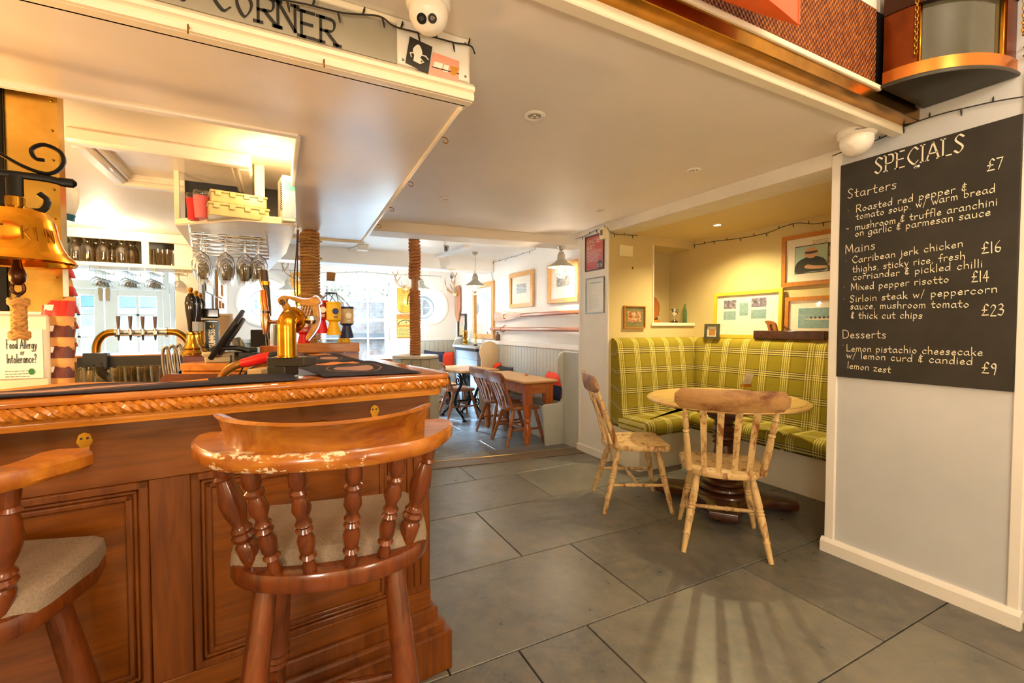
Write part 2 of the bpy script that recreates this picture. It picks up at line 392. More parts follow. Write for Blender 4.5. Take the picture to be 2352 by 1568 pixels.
# ------------------------------------------------------------ stroke lettering
_B = [(.37, .42), (.2, .5), (.03, .27), (.12, .02), (.29, .08), (.38, .32)]
GL = {
 'a': (.5, [_B, [(.39, .5), (.39, .12), (.45, 0)]]), 'b': (.48, [[(.06, 1), (.06, 0)], [(.06, .3), (.22, .5), (.4, .27), (.25, 0), (.06, .08)]]),
 'c': (.44, [[(.37, .42), (.2, .5), (.04, .25), (.18, 0), (.37, .08)]]), 'd': (.5, [_B, [(.4, 1), (.4, 0)]]),
 'e': (.44, [[(.05, .26), (.36, .3), (.22, .5), (.04, .27), (.14, .02), (.37, .08)]]), 'f': (.36, [[(.36, .94), (.22, .98), (.16, .7), (.15, 0)], [(0, .5), (.32, .5)]]),
 'g': (.5, [_B, [(.39, .5), (.39, -.12), (.22, -.34), (.03, -.24)]]), 'h': (.48, [[(.06, 1), (.06, 0)], [(.06, .3), (.21, .5), (.36, .4), (.39, 0)]]),
 'i': (.18, [[(.07, .5), (.07, 0)], [(.07, .68), (.08, .73)]]), 'j': (.22, [[(.13, .5), (.12, -.2), (-.04, -.33)], [(.13, .68), (.14, .73)]]),
 'k': (.44, [[(.06, 1), (.06, 0)], [(.36, .5), (.07, .2)], [(.15, .28), (.38, 0)]]), 'l': (.18, [[(.07, 1), (.07, 0)]]),
 'm': (.66, [[(.06, .5), (.06, 0)], [(.06, .35), (.17, .5), (.29, .42), (.3, 0)], [(.3, .35), (.42, .5), (.54, .42), (.56, 0)]]),
 'n': (.47, [[(.06, .5), (.06, 0)], [(.06, .32), (.2, .5), (.36, .42), (.38, 0)]]), 'o': (.47, [[(.22, .5), (.04, .25), (.22, 0), (.4, .25), (.22, .5)]]),
 'p': (.48, [[(.06, .5), (.05, -.35)], [(.06, .3), (.22, .5), (.4, .27), (.25, 0), (.06, .08)]]), 'q': (.48, [_B, [(.39, .5), (.4, -.35)]]),
 'r': (.38, [[(.06, .5), (.06, 0)], [(.06, .3), (.18, .48), (.34, .46)]]), 's': (.4, [[(.34, .44), (.18, .5), (.07, .38), (.31, .16), (.2, 0), (.03, .06)]]),
 't': (.38, [[(.16, .85), (.15, .12), (.33, .02)], [(.01, .5), (.34, .52)]]), 'u': (.48, [[(.06, .5), (.08, .08), (.24, 0), (.38, .2)], [(.39, .5), (.4, 0)]]),
 'v': (.42, [[(.04, .5), (.2, 0)], [(.2, 0), (.38, .5)]]), 'w': (.6, [[(.04, .5), (.16, 0)], [(.16, 0), (.29, .4)], [(.29, .4), (.42, 0)], [(.42, 0), (.55, .5)]]),
 'x': (.42, [[(.04, .5), (.37, 0)], [(.37, .5), (.04, 0)]]), 'y': (.45, [[(.05, .5), (.2, .05)], [(.4, .5), (.2, -.1), (.03, -.34)]]),
 'z': (.42, [[(.04, .5), (.37, .5)], [(.37, .5), (.04, .02)], [(.04, .02), (.38, 0)]]),
 'A': (.7, [[(.02, 0), (.33, 1)], [(.33, 1), (.64, 0)], [(.13, .36), (.53, .36)]]), 'B': (.6, [[(.06, 0), (.06, 1)], [(.06, 1), (.4, .95), (.4, .6), (.06, .53)], [(.06, .53), (.5, .45), (.46, .05), (.06, 0)]]),
 'C': (.66, [[(.58, .84), (.36, 1), (.06, .5), (.36, 0), (.6, .16)]]), 'D': (.68, [[(.06, 0), (.06, 1)], [(.06, 1), (.45, .9), (.6, .5), (.45, .08), (.06, 0)]]),
 'E': (.54, [[(.06, 0), (.06, 1)], [(.06, 1), (.46, 1)], [(.06, .52), (.4, .52)], [(.06, 0), (.48, 0)]]), 'F': (.52, [[(.06, 0), (.06, 1)], [(.06, 1), (.46, 1)], [(.06, .52), (.4, .52)]]),
 'G': (.7, [[(.58, .84), (.36, 1), (.06, .5), (.36, 0), (.6, .16)], [(.6, .16), (.6, .45)], [(.6, .45), (.4, .45)]]), 'H': (.66, [[(.06, 0), (.06, 1)], [(.56, 0), (.56, 1)], [(.06, .52), (.56, .52)]]),
 'I': (.22, [[(.1, 0), (.1, 1)]]), 'L': (.5, [[(.06, 1), (.06, 0)], [(.06, 0), (.46, 0)]]), 'M': (.78, [[(.06, 0), (.1, 1)], [(.1, 1), (.37, .2)], [(.37, .2), (.64, 1)], [(.64, 1), (.7, 0)]]),
 'N': (.7, [[(.06, 0), (.06, 1)], [(.06, 1), (.58, 0)], [(.58, 0), (.58, 1)]]), 'O': (.72, [[(.34, 1), (.05, .5), (.34, 0), (.64, .5), (.34, 1)]]),
 'P': (.56, [[(.06, 0), (.06, 1)], [(.06, 1), (.44, .95), (.44, .52), (.06, .45)]]), 'R': (.62, [[(.06, 0), (.06, 1)], [(.06, 1), (.44, .95), (.42, .55), (.06, .47)], [(.22, .48), (.56, 0)]]),
 'S': (.54, [[(.45, .86), (.25, 1), (.08, .75), (.42, .3), (.25, 0), (.05, .14)]]), 'T': (.6, [[(.28, 0), (.28, 1)], [(.0, 1), (.56, 1)]]),
 'U': (.66, [[(.06, 1), (.08, .2), (.3, 0), (.52, .2), (.56, 1)]]), 'K': (.6, [[(.06, 0), (.06, 1)], [(.5, 1), (.08, .42)], [(.2, .56), (.54, 0)]]), 'V': (.64, [[(.02, 1), (.3, 0)], [(.3, 0), (.58, 1)]]), 'Y': (.6, [[(.02, 1), (.28, .5)], [(.54, 1), (.28, .5)], [(.28, .5), (.28, 0)]]),
 'W': (.9, [[(.02, 1), (.22, 0)], [(.22, 0), (.42, .9)], [(.42, .9), (.62, 0)], [(.62, 0), (.82, 1)]]),
 '0': (.5, [[(.22, .85), (.04, .42), (.22, 0), (.4, .42), (.22, .85)]]), '1': (.25, [[(.1, .85), (.1, 0)]]), '2': (.48, [[(.05, .65), (.2, .85), (.38, .65), (.05, 0)], [(.05, 0), (.42, 0)]]),
 '3': (.48, [[(.06, .78), (.24, .86), (.36, .66), (.16, .46)], [(.16, .46), (.4, .36), (.3, .02), (.04, .06)]]), '4': (.5, [[(.3, .85), (.03, .3)], [(.03, .3), (.44, .3)], [(.32, .85), (.3, 0)]]),
 '5': (.48, [[(.38, .85), (.1, .85)], [(.1, .85), (.08, .5)], [(.08, .5), (.36, .46), (.34, .06), (.04, .04)]]), '6': (.48, [[(.34, .85), (.08, .5), (.08, .1), (.3, .02), (.38, .3), (.1, .36)]]),
 '7': (.46, [[(.04, .85), (.4, .85)], [(.4, .85), (.16, 0)]]), '8': (.5, [[(.22, .45), (.06, .65), (.22, .85), (.38, .65), (.22, .45), (.04, .22), (.22, 0), (.4, .22), (.22, .45)]]),
 '9': (.48, [[(.36, .6), (.2, .5), (.06, .68), (.22, .86), (.37, .66), (.3, 0)]]), '£': (.56, [[(.48, .76), (.34, .88), (.2, .68), (.22, .3), (.06, .02)], [(.06, .02), (.5, .04)], [(.06, .42), (.4, .42)]]),
 '&': (.46, [[(.36, .78), (.16, .84), (.1, .62), (.3, .5)], [(.3, .5), (.06, .4), (.1, .12), (.36, .14)], [(.22, 1), (.22, -.02)]]), '/': (.4, [[(.32, 1), (.03, -.12)]]), '.': (.2, [[(.07, .0), (.09, .05)]]),
 ',': (.2, [[(.1, .05), (.04, -.14)]]), '-': (.36, [[(.05, .3), (.28, .3)]]), '?': (.46, [[(.05, .75), (.2, .98), (.38, .76), (.2, .45), (.2, .26)], [(.2, .05), (.21, .0)]]), "'": (.16, [[(.08, 1), (.05, .8)]]), '·': (.24, [[(.08, .25), (.11, .29)]]), ' ': (.32, []),
}
SERIF = {'S': [], 'P': [(.06, 0), (.06, 1)], 'E': [(.06, 0), (.06, 1)], 'C': [], 'I': [(.1, 0), (.1, 1)], 'A': [(.02, 0), (.64, 0)], 'L': [(.06, 1), (.06, 0)], 'R': [(.06, 0), (.06, 1), (.56, 0)], 'N': [(.06, 1), (.58, 1), (.06, 0)]}
def text(mb, s, M, h, wth, wid=None, nib=None, serif=False, jit=0., k=5):
    """lettering in the xy plane of M (x = writing direction, y = up); wid = fitted line length"""
    adv = sum(GL.get(c, GL[' '])[0] + .07 for c in s) - .07
    sx = (wid / adv) if wid else h
    x = 0.
    for ch in s:
        wd, st = GL.get(ch, GL[' '])
        dy = random.uniform(-jit, jit) * h
        sts = [list(q) for q in st]
        if serif:
            for (a, b) in SERIF.get(ch, []): sts.append([(a - .1, b), (a + .1, b)])
        for q in sts:
            pts = [V(((x + a) * sx, b * h + dy, 0)) for a, b in q]
            if len(pts) > 2: pts = crom(pts, k)
            n = len(pts); L = []; Rr = []
            for i in range(n):
                d = (pts[min(n - 1, i + 1)] - pts[max(0, i - 1)])
                d = d.normalized() if d.length > 1e-9 else V((1, 0, 0)); nn = V((-d.y, d.x, 0)); ww = wth / 2
                if nib is not None: ww *= .32 + .78 * abs(d.x * math.sin(nib) - d.y * math.cos(nib))
                e = d * (wth * .35 if i == n - 1 else -wth * .35 if i == 0 else 0)
                L.append(pts[i] + nn * ww + e); Rr.append(pts[i] - nn * ww + e)
            fs = [(i, i + 1, n + i + 1, n + i)[::-1] for i in range(n - 1)]
            mb.add(L + Rr, fs, M)
        x += wd + .07
    return mb
def scribble(mb, M, x0, y0, x1, lines, pitch, h, wth, rnd=random):
    """rows of tiny illegible printed lines"""
    for i in range(lines):
        x = x0; e = x0 + (x1 - x0) * rnd.uniform(.7, 1)
        while x < e:
            l = rnd.uniform(.6, 2.2) * h; l = min(l, e - x + .001)
            mb.box((x + l / 2, y0 - i * pitch, 0), (l, wth, .0004), M); x += l + h * .5
    return mb
# ------------------------------------------------------------ the setting
XS, XB, YN, YP, CZ = 2.807, 3.96, 3.43, 3.90, 2.285     # wall face, nook back wall, nook side wall, pillar end, ceiling
YBK, XR, FZ, DADO = 8.3, 3.05, -.05, 1.075                # far wall, dining side wall, dining floor, dado height
def slate(name='slate_tiles', cs=('5A5B58', '7C7B76', '928C82', 'A09280'), r0=.26, r1=.42):
    t = NT(name); setp(t.b, .34, 0, .5)
    a = t.new('ShaderNodeAttribute', attribute_name='tone')
    c1 = t.noise(t.coord((1, 1, 1)), 2.2, 8, .62, .6); c2 = t.noise(t.coord((1, 1, 1)), 14, 6, .7)
    base = t.ramp(c1, [(.25, srgb(cs[0])), (.5, srgb(cs[1])), (.7, srgb(cs[2])), (.9, srgb(cs[3]))])
    tone = t.ramp(a.outputs['Fac'], [(0, srgb('949499')), (1, srgb('E0DCD2'))])
    c = t.mix(.75, base, tone, 'MULTIPLY'); c = t.mix(t.ramp(c2, [(.42, (0, 0, 0, 1)), (.75, (.5, .5, .5, 1))]), c, srgb('8B8069'))
    ve = t.noise(t.coord((1.2, .8, 1)), 1.6, 3, .5, 1.5)
    vein = t.ramp(ve, [(.485, (0, 0, 0, 1)), (.5, (1, 1, 1, 1)), (.515, (0, 0, 0, 1))])
    c = t.mix(t.math('MULTIPLY', vein, .09), c, srgb('A3957A')); t.col(c)
    t.link(t.ramp(c2, [(.3, (r0, r0, r0, 1)), (.7, (r1, r1, r1, 1))]), t.b.inputs['Roughness'])
    t.bump(t.noise(t.coord(), 7, 8, .65), .2, .012); return t.m
SLATE = slate(); GROUT = plain('grout', '4A4135', .8, var=.2, scale=20)
def tiles(mb, rows, x0, x1, z, gap=.003):
    for (ya, yb, js) in rows:
        xs = [x0] + sorted(js) + [x1]
        for a, b in zip(xs, xs[1:]):
            if b - a < .02: continue
            k = len(mb.f); mb.box(((a + b) / 2, (ya + yb) / 2, z - .01), (b - a - gap * 2, yb - ya - gap * 2, .02), None, .0025)
            tn = random.random()
            for i in range(k, len(mb.f)): mb.ca[i] = tn
m = MB()
tiles(m, [(-2.5, -1.7, [-.6, .7, 2]), (-1.7, -.9, [-1, .2, 1.4, 2.6]), (-.9, -.35, [-.5, .6, 1.7, 2.9]), (-.35, .27, [-1, .1, 1.5, 2.35]), (.27, .92, [-.4, .55, 1.62, 2.48]),
          (.92, 1.567, [-.3, .836, 1.171, 2.2, 3.1]), (1.567, 2.212, [-1, .55, 1.532, 2.62]), (2.212, 2.9, [0, 1.207, 2.26, 3.2]),
          (2.9, 3.52, [.7, 1.845, 2.75]), (3.52, 4.0, [.4, 1.47, 2.35]), (4.0, 4.3, [.4, 1.0, 1.9])], -3.0, 4.2, 0)
fl = struct(m, 'floor', SLATE); m = MB(); m.bb((-3, -2.5, -.06), (4.2, 4.3, -.012)); sub(fl, m.build('grout_bed', GROUT, fl)).parent = fl
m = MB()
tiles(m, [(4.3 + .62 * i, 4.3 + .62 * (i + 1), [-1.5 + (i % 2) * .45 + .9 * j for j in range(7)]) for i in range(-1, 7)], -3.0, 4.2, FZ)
fl2 = struct(m, 'floor_dining', slate('daylit_slate_tiles', ('6A747E', '8E9AA6', 'A3AEB8', 'B0B6BA'), .16, .3)); m = MB(); m.bb((-3, 3.7, FZ - .06), (4.2, 8.6, FZ - .012)); m.build('grout_bed', GROUT, fl2)  # same slate, tinted lighter and bluer to carry the daylight in its colour
# threshold board with its brass nosing
THW = wood('threshold_wood', '4A3A2A', '77634A', 'x', .4, 0, 4, 10)
ty = lambda x: 4.15 - .125 * (x - 1.31)
a, b = V((.2, ty(.2), 0)), V((2.8, ty(2.8), 0)); M = basis(a, b - a, V((.124, .992, 0)), (0, 0, 1)); L = (b - a).length
m = MB(); m.bb((0, -.21, -.05), (L, -.012, .008), M, .002); t1 = struct(m, 'trim_threshold', THW)
m = MB(); m.bb((0, -.012, -.05), (L, .02, .012), M, .003); m.build('metal_nosing', plain('nosing', 'B59A6C', .3, .9, var=.15), t1)
# ceilings
m = MB(); m.bb((-3, 1.19, CZ), (XS, 4.62, CZ + .05)); struct(m, 'ceiling', CEIL)
m = MB(); m.bb((-3, 4.4, 2.37), (XR, 8.8, 2.42)); m.bb((XS - .1, 3.88, 2.37), (XR, 4.4, 2.42)); struct(m, 'ceiling_dining', plain('dining_ceiling', 'F0ECE4', .4, var=.02))
m = MB(); m.bb((-3, 1.9, 2.19), (.08, 5.9, 2.23)); struct(m, 'ceiling_bar', CEIL)
m = MB(); m.bb((XS + .03, .3, 2.205), (4.1, YN + .4, 2.25)); struct(m, 'ceiling_nook', CREAM)
m = MB(); m.bb((-3.1, -2.6, 3.3), (4.3, 1.2, 3.35)); struct(m, 'ceiling_high', WHITE)
m = MB(); m.bb((-3.1, 1.136, 2.5), (4.3, 8.9, 2.56)); m.bb((XS + .2, -2.6, 3.2), (4.3, 1.2, 3.3)); struct(m, 'ceiling_roof', WHITE)
m = MB(); m.bb((4.12, -2.6, -.1), (4.25, 8.9, 3.35)); struct(m, 'wall_outer_side', WHITE)
# beams of the dining end
p0, p1 = pz(881, 507, CZ), pz(1325, 543.6, CZ); d = (p1 - p0).normalized(); p0 = p0 - d * .55; p1 = p1 + d * .25
M = basis(p0, d, V((-d.y, d.x, 0)), (0, 0, 1)); m = MB(); m.bb((0, 0, -.095), ((p1 - p0).length, .28, .09), M, .006); struct(m, 'beam_front', CEIL)
m = MB(); m.bb((-1.0, 6.55, 2.165), (XR, 6.85, 2.38), None, .008); struct(m, 'beam_middle', FARW)
m = MB(); q0, q1 = pz(985, 602, 2.33), pz(1090, 563, 2.33); q0 = V((q0.x, 6.56, 2.33)); M = basis(q0, q1 - q0, V((0, 0, 1)).cross((q1 - q0).normalized()), (0, 0, 1))
m.bb((0, -.05, 0), ((q1 - q0).length * .8, .05, .06), M, .004); struct(m, 'beam_small', FARW)
# walls round the camera
m = MB(); m.bb((-3.1, -2.6, 0), (3.2, -2.5, 3.35)); struct(m, 'wall_rear', CREAM)
m = MB(); m.bb((-3.1, -2.6, 0), (-3.0, 8.9, 3.35)); struct(m, 'wall_left', CREAM)
m = MB(); m.bb((2.87, -2.6, 0), (3.1, .70, 3.35)); struct(m, 'wall_right_near', WHITE)
# stub wall with the specials board
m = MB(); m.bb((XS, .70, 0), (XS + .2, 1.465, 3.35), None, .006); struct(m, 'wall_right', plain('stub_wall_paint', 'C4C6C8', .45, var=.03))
m = MB(); m.bb((XS - .012, 1.425, .075), (XS + .02, 1.475, CZ), None, .004); struct(m, 'trim_stub_edge', WHITE)
m = MB(); m.bb((XS - .01, .695, .075), (XS + .02, .735, 2.36), None, .004); struct(m, 'trim_stub_corner', WHITE)
m = MB(); m.prism([(0, 0), (.03, 0), (.03, .06), (.022, .072), (.012, .08), (0, .08)], 0, .80, basis((XS, 1.487, 0), (-1, 0, 0), (0, 0, 1), (0, -1, 0))); struct(m, 'baseboard_right', WHITE)
# nook: pillar wall with opening, back wall, lintel
AX = 3.376; AZ0, AZ1 = 1.34, 2.12
AL0 = AX - .34; m = MB(); m.bb((XS, YN, 0), (AL0, YP, CZ)); m.bb((AL0, YN, AZ0 - .03), (AX, YN + .06, AZ1)); m.bb((AL0, YN, 0), (XB + .15, YP, AZ0 - .03)); m.bb((AL0, YN, AZ1), (XB + .15, YP, 2.3)); m.bb((AL0, 3.78, AZ0 - .03), (XB + .15, YP, AZ1)); struct(m, 'wall_nook_side', NOOKW)
m = MB(); m.bb((XB, .3, 0), (XB + .15, YP, 2.3)); struct(m, 'wall_nook_back', NOOKW)
m = MB(); m.bb((XS, .2, 0), (XB + .15, .3, 2.3)); struct(m, 'wall_nook_end', NOOKW)
m = MB(); m.bb((XS - .003, 1.476, 2.2), (XS + .26, YN, CZ + .04), None, .004); struct(m, 'trim_lintel', plain('lintel_paint', 'E3DCCD', .45))
m = MB(); m.bb((AX - .03, YN - .02, AZ0 - .035), (XB, 3.78, AZ0), None, .004); m.bb((AL0 + .001, YN + .061, AZ0 - .03), (AX - .031, 3.779, AZ0)); m.bb((AX - .015, YN - .012, AZ0), (AX, YN + .01, AZ1), None, .003); struct(m, 'trim_sill', TRIMW)
m = MB(); m.bb((XS - .012, YN + .0, .08), (XS + .01, YN + .03, CZ), None, .004); m.bb((XS - .012, YP - .03, .08), (XS + .01, YP, CZ), None, .004); m.bb((XS - .006, YN + .03, .076), (XS + .001, YP - .03, CZ)); struct(m, 'trim_pillar', WHITE)
m = MB(); m.bb((XS - .02, YN - .02, 0), (XS + .02, YP + .02, .075), None, .005); struct(m, 'baseboard_pillar', WHITE)
# dining walls
m = MB(); m.bb((XR, YP, -.1), (XR + .1, 8.9, 2.42)); struct(m, 'wall_dining_side', FARW); m = MB(); m.bb((XS + .002, YP - .02, -.1), (XR, YP + .02, 2.42)); struct(m, 'wall_pillar_return', FARW)
def beadboard(mb, M, L, z0, z1, wd=.085):
    n = max(1, round(L / wd)); wd = L / n
    for i in range(n): mb.bb((i * wd, -.016, z0), ((i + 1) * wd, 0, z1), M, .006)
M = basis((XR, 8.3, 0), (0, -1, 0), (1, 0, 0), (0, 0, 1)); m = MB(); beadboard(m, M, 4.3, FZ, DADO - .05); struct(m, 'trim_wainscot_side', plain('wainscot_blue_grey', 'BFC3BE', .4, var=.04))
m = MB(); m.bb((0, -.03, DADO - .05), (4.3, 0, DADO + .015), M, .008); struct(m, 'trim_dado_side', FARW)
import bmesh
def holed(name, y, x0, x1, z0, z1, holes, mat):
    bm = bmesh.new()
    for lp in [[(x0, z0), (x1, z0), (x1, z1), (x0, z1)]] + holes:
        vs_ = [bm.verts.new((a, y, b)) for a, b in lp]
        for i in range(len(vs_)): bm.edges.new((vs_[i], vs_[(i + 1) % len(vs_)]))
    bmesh.ops.triangle_fill(bm, use_beauty=True, use_dissolve=False, edges=bm.edges[:])
    # walls of the openings go back into the wall thickness
    me = bpy.data.meshes.new(name); bm.to_mesh(me); bm.free(); o = bpy.data.objects.new(name, me); COL.objects.link(o); me.materials.append(mat); FRAME[name] = MX(); o['kind'] = 'structure'; return o
wa, wb = pyy(738, 645, YBK), pyy(906, 645, YBK); WX0, WX1, WZ0, WZ1 = wa.x, wb.x, .70, wb.z
ra, rb = pyy(606, 694, YBK), pyy(989, 703, YBK); RR1, RR2 = .345, .30
da, db = pyy(100, 612, YBK), pyy(420, 619, YBK); DX0, DX1, DZ1 = da.x, db.x, 2.24
circ = lambda c, r, n=40: [(c.x + r * math.cos(2 * PI * i / n), c.z + r * math.sin(2 * PI * i / n)) for i in range(n)]
holed('wall_far', YBK, -3.0, XR + .05, -.1, 2.42, [circ(ra, RR1), circ(rb, RR2), [(WX0, WZ0), (WX1, WZ0), (WX1, WZ1), (WX0, WZ1)], [(DX0, FZ + .001), (DX1, FZ + .001), (DX1, DZ1), (DX0, DZ1)]], FARW)
holed('wall_light_baffle', YBK + .62, -3.1, 4.2, -.3, 3.3, [circ(ra, .27), circ(rb, .26), [(WX0, WZ0), (WX1, WZ0), (WX1, WZ1), (WX0, WZ1)], [(DX0, FZ), (DX1, FZ), (DX1, DZ1 + .1), (DX0, DZ1 + .1)]], plain('baffle_black', '2A2B2D', .9))  # unseen dark plane added to cut lamp bounce onto the outside walls
# window recess + sash window
m = MB(); yd = YBK + .42
m.quad((WX0, YBK, WZ0), (WX0, yd, WZ0), (WX0, yd, WZ1), (WX0, YBK, WZ1)); m.quad((WX1, YBK, WZ0), (WX1, YBK, WZ1), (WX1, yd, WZ1), (WX1, yd, WZ0)); m.quad((WX0, YBK, WZ1), (WX0, yd, WZ1), (WX1, yd, WZ1), (WX1, YBK, WZ1)); m.quad((WX0, YBK, WZ0), (WX1, YBK, WZ0), (WX1, yd, WZ0), (WX0, yd, WZ0))
struct(m, 'trim_window_reveal', FARW)
WFR = plain('window_paint', 'E8ECEA', .35, var=.02); PANE = glass('window_glass', 'F4FBFF', thin=True)
def window(name, x0, x1, z0, z1, y, vb, hb, fw=.06, bar=.022, th=.06):
    e = thing(name, None, None, ((x0 + x1) / 2, y, z0)); e['kind'] = 'structure'
    m = MB()
    for (a, b, c, d) in ((x0, z0, x0 + fw, z1), (x1 - fw, z0, x1, z1), (x0 + fw, z0, x1 - fw, z0 + fw), (x0 + fw, z1 - fw, x1 - fw, z1)): m.bb((a, y - th / 2, b), (c, y + th / 2, d), None, .004)
    m.build('window_frame', WFR, e); m = MB()
    for f in vb: x = x0 + (x1 - x0) * f; m.bb((x - bar / 2, y - .02, z0 + fw), (x + bar / 2, y + .02, z1 - fw))
    for f in hb: z = z0 + (z1 - z0) * f; m.bb((x0 + fw, y - .018, z - bar / 2), (x1 - fw, y + .018, z + bar / 2))
    if vb or hb: m.build('glazing_bars', WFR, e)
    m = MB(); m.bb((x0 + fw, y - .003, z0 + fw), (x1 - fw, y + .003, z1 - fw)); m.build('pane', PANE, e); return e
sa, sb = pyy(742, 655, yd), pyy(868, 812, yd)
window('window_1', WX0 + .02, WX1 - .02, WZ0, WZ1, yd, (.35, .68), (.27, .5, .52, .75), .07)
# round windows: flared reveal, ring trim, inner frame
def porthole(i, c, ro, ri, dx):
    yb = YBK + .55; n = 40; m = MB(); vs_ = []
    for (yy, r, o) in ((YBK, ro, 0), (YBK + .12, ro * .97, dx * .15), (yb, ri + .03, dx)):
        vs_ += [(c.x + o + r * math.cos(2 * PI * k / n), yy, c.z + r * math.sin(2 * PI * k / n)) for k in range(n)]
    m.add(vs_, [(j * n + k, j * n + (k + 1) % n, (j + 1) * n + (k + 1) % n, (j + 1) * n + k) for j in range(2) for k in range(n)])
    w_ = struct(m, f'window_{i}', FARW)
    m = MB(); m.tube([(c.x + (ro + .03) * math.cos(2 * PI * k / n), YBK - .006, c.z + (ro + .03) * math.sin(2 * PI * k / n)) for k in range(n)], .03, 8, closed=True, flat=.35); m.build('ring_trim', FARW, w_)
    m = MB(); m.tube([(c.x + dx + ri * math.cos(2 * PI * k / n), yb - .01, c.z + ri * math.sin(2 * PI * k / n)) for k in range(n)], .032, 8, closed=True); m.bb((c.x + dx - .01, yb - .01, c.z - ri), (c.x + dx + .01, yb + .01, c.z + ri)); m.bb((c.x + dx - ri, yb - .01, c.z - .01), (c.x + dx + ri, yb + .01, c.z + .01)); m.build('inner_frame', plain('grey_frame', 'A9B2B6', .4), w_)
    m = MB(); m.lathe([(ri, -.003), (ri, .003)], n, basis((c.x + dx, yb, c.z), (1, 0, 0), (0, 0, 1))); m.build('pane', PANE, w_)
porthole(2, ra, RR1, .20, .0); porthole(3, rb, RR2, .19, .0)
# glazed double doors behind the bar
e = thing('door_1', None, None, ((DX0 + DX1) / 2, YBK, FZ)); e['kind'] = 'structure'; y = YBK + .05
zx = lambda px, py: pyy(px, py, y)
ztr0, ztr1 = zx(300, 665).z, zx(300, 647).z; xm, xk, xk2, xd2 = zx(241, 700).x, zx(376, 700).x, zx(391, 700).x, DX1
m = MB(); m.bb((DX0 + .06, y - .045, ztr0), (xk, y + .045, ztr1), None, .005); m.bb((xk2, y - .045, ztr0), (DX1 - .05, y + .045, ztr1), None, .005); m.bb((xk, y - .05, FZ), (xk2, y + .05, DZ1 - .06), None, .005); m.bb((DX0 + .06, y - .052, DZ1 - .06), (DX1 - .05, y + .05, DZ1 + .05), None, .004); m.bb((DX0, y - .055, FZ), (DX0 + .06, y + .05, DZ1 + .04)); m.bb((DX1 - .05, y - .055, FZ), (DX1, y + .05, DZ1 + .04)); m.build('door_frame', FARW, e)
def leaf(x0, x1, sl, sr, nb):
    m = MB(); zt = ztr0 - .004
    m.bb((x0 + .004, y - .03, FZ + .01), (x0 + sl, y + .02, zt), None, .004); m.bb((x1 - sr, y - .03, FZ + .01), (x1 - .004, y + .02, zt), None, .004); m.bb((x0 + sl, y - .03, zt - .09), (x1 - sr, y + .02, zt), None, .004); m.bb((x0 + sl, y - .03, FZ + .01), (x1 - sr, y + .02, .92), None, .004)
    for i in range(1, nb): x = x0 + sl + (x1 - sr - x0 - sl) * i / nb; m.bb((x - .016, y - .02, .92), (x + .016, y + .01, zt - .09))
    for z in (zx(300, 723).z, zx(200, 773).z): m.bb((x0 + sl, y - .02, z - .012), (x1 - sr, y + .01, z + .012))
    l = m.build('door_leaf', FARW, e); m = MB(); m.bb((x0 + sl, y - .008, .92), (x1 - sr, y - .004, zt - .09)); sub(l, m.build('pane', PANE, e))
    return l
l1 = leaf(DX0 + .06, xm, .1, .11, 2); l2 = leaf(xm, xk, .15, .08, 2); leaf(xk2, DX1 - .05, .06, .06, 1)
for l, px in ((l1, 233), (l2, 250)):
    m = MB(); p = zx(px, 672); m.bb((p.x - .025, y - .045, p.z - .12), (p.x + .025, y - .03, p.z + .07), None, .004); m.lathe([(.02, 0), (.02, .02)], 12, basis((p.x, y - .03, p.z - .1), (1, 0, 0), (0, 0, 1))); sub(l, m.build('door_bolt', STEEL, e))
m = MB(); m.bb((DX0 + .06, y, ztr1), (DX1 - .05, y + .006, DZ1 - .06)); m.build('pane', PANE, e)
# partition beside the doors, with a doorway
m = MB(); m.bb((-.895, 5.45, FZ), (-.70, YBK, 2.42), None, .005); struct(m, 'wall_partition', plain('partition_paint', 'DDD8CC', .5, var=.03))
e = thing('door_2', None, None, (-.70, 6.9, FZ)); e['kind'] = 'structure'; pa, pb = pxx(467, 650, -.69).y, pxx(489, 650, -.69).y; dz = pxx(470, 650, -.69).z
m = MB(); m.bb((-.705, pa, FZ), (-.675, pa + .09, dz), None, .004); m.bb((-.705, pb - .09, FZ), (-.675, pb, dz), None, .004); m.bb((-.705, pa, dz - .09), (-.675, pb, dz), None, .004); m.build('architrave', SAGE, e)
m = MB(); m.bb((-.703, pa + .09, FZ), (-.692, pb - .09, dz - .09)); m.build('door_leaf', plain('blue_grey_door', '8C97A0', .4), e)
# wainscot of the far wall
m = MB(); M = basis((WX1 + .03, YBK, 0), (1, 0, 0), (0, 1, 0), (0, 0, 1)); beadboard(m, M, XR - WX1 - .03, FZ, DADO - .03); M2 = basis((-.68, YBK, 0), (1, 0, 0), (0, 1, 0), (0, 0, 1)); beadboard(m, M2, WX0 + .66, FZ, DADO - .03); m.bb((WX0, YBK - .016, FZ), (WX1, YBK, WZ0)); struct(m, 'trim_wainscot_far', SAGE)
m = MB(); m.bb((WX1 + .02, YBK - .03, DADO - .03), (XR, YBK, DADO + .02), None, .006); m.bb((-.68, YBK - .03, DADO - .03), (WX0 - .02, YBK, DADO + .02), None, .006); struct(m, 'trim_dado_far', FARW)
m = MB(); M = basis((WX1 - .001, YBK, 0), (0, 1, 0), (1, 0, 0), (0, 0, 1)); 
for i in range(5): m.bb((WX1 - .014, YBK + .02 + i * .08, WZ0), (WX1 - .001, YBK + .1 + i * .08, DADO - .02), None, .005)
struct(m, 'trim_reveal_panel', plain('pale_blue_panel', 'C9D4D6', .4))
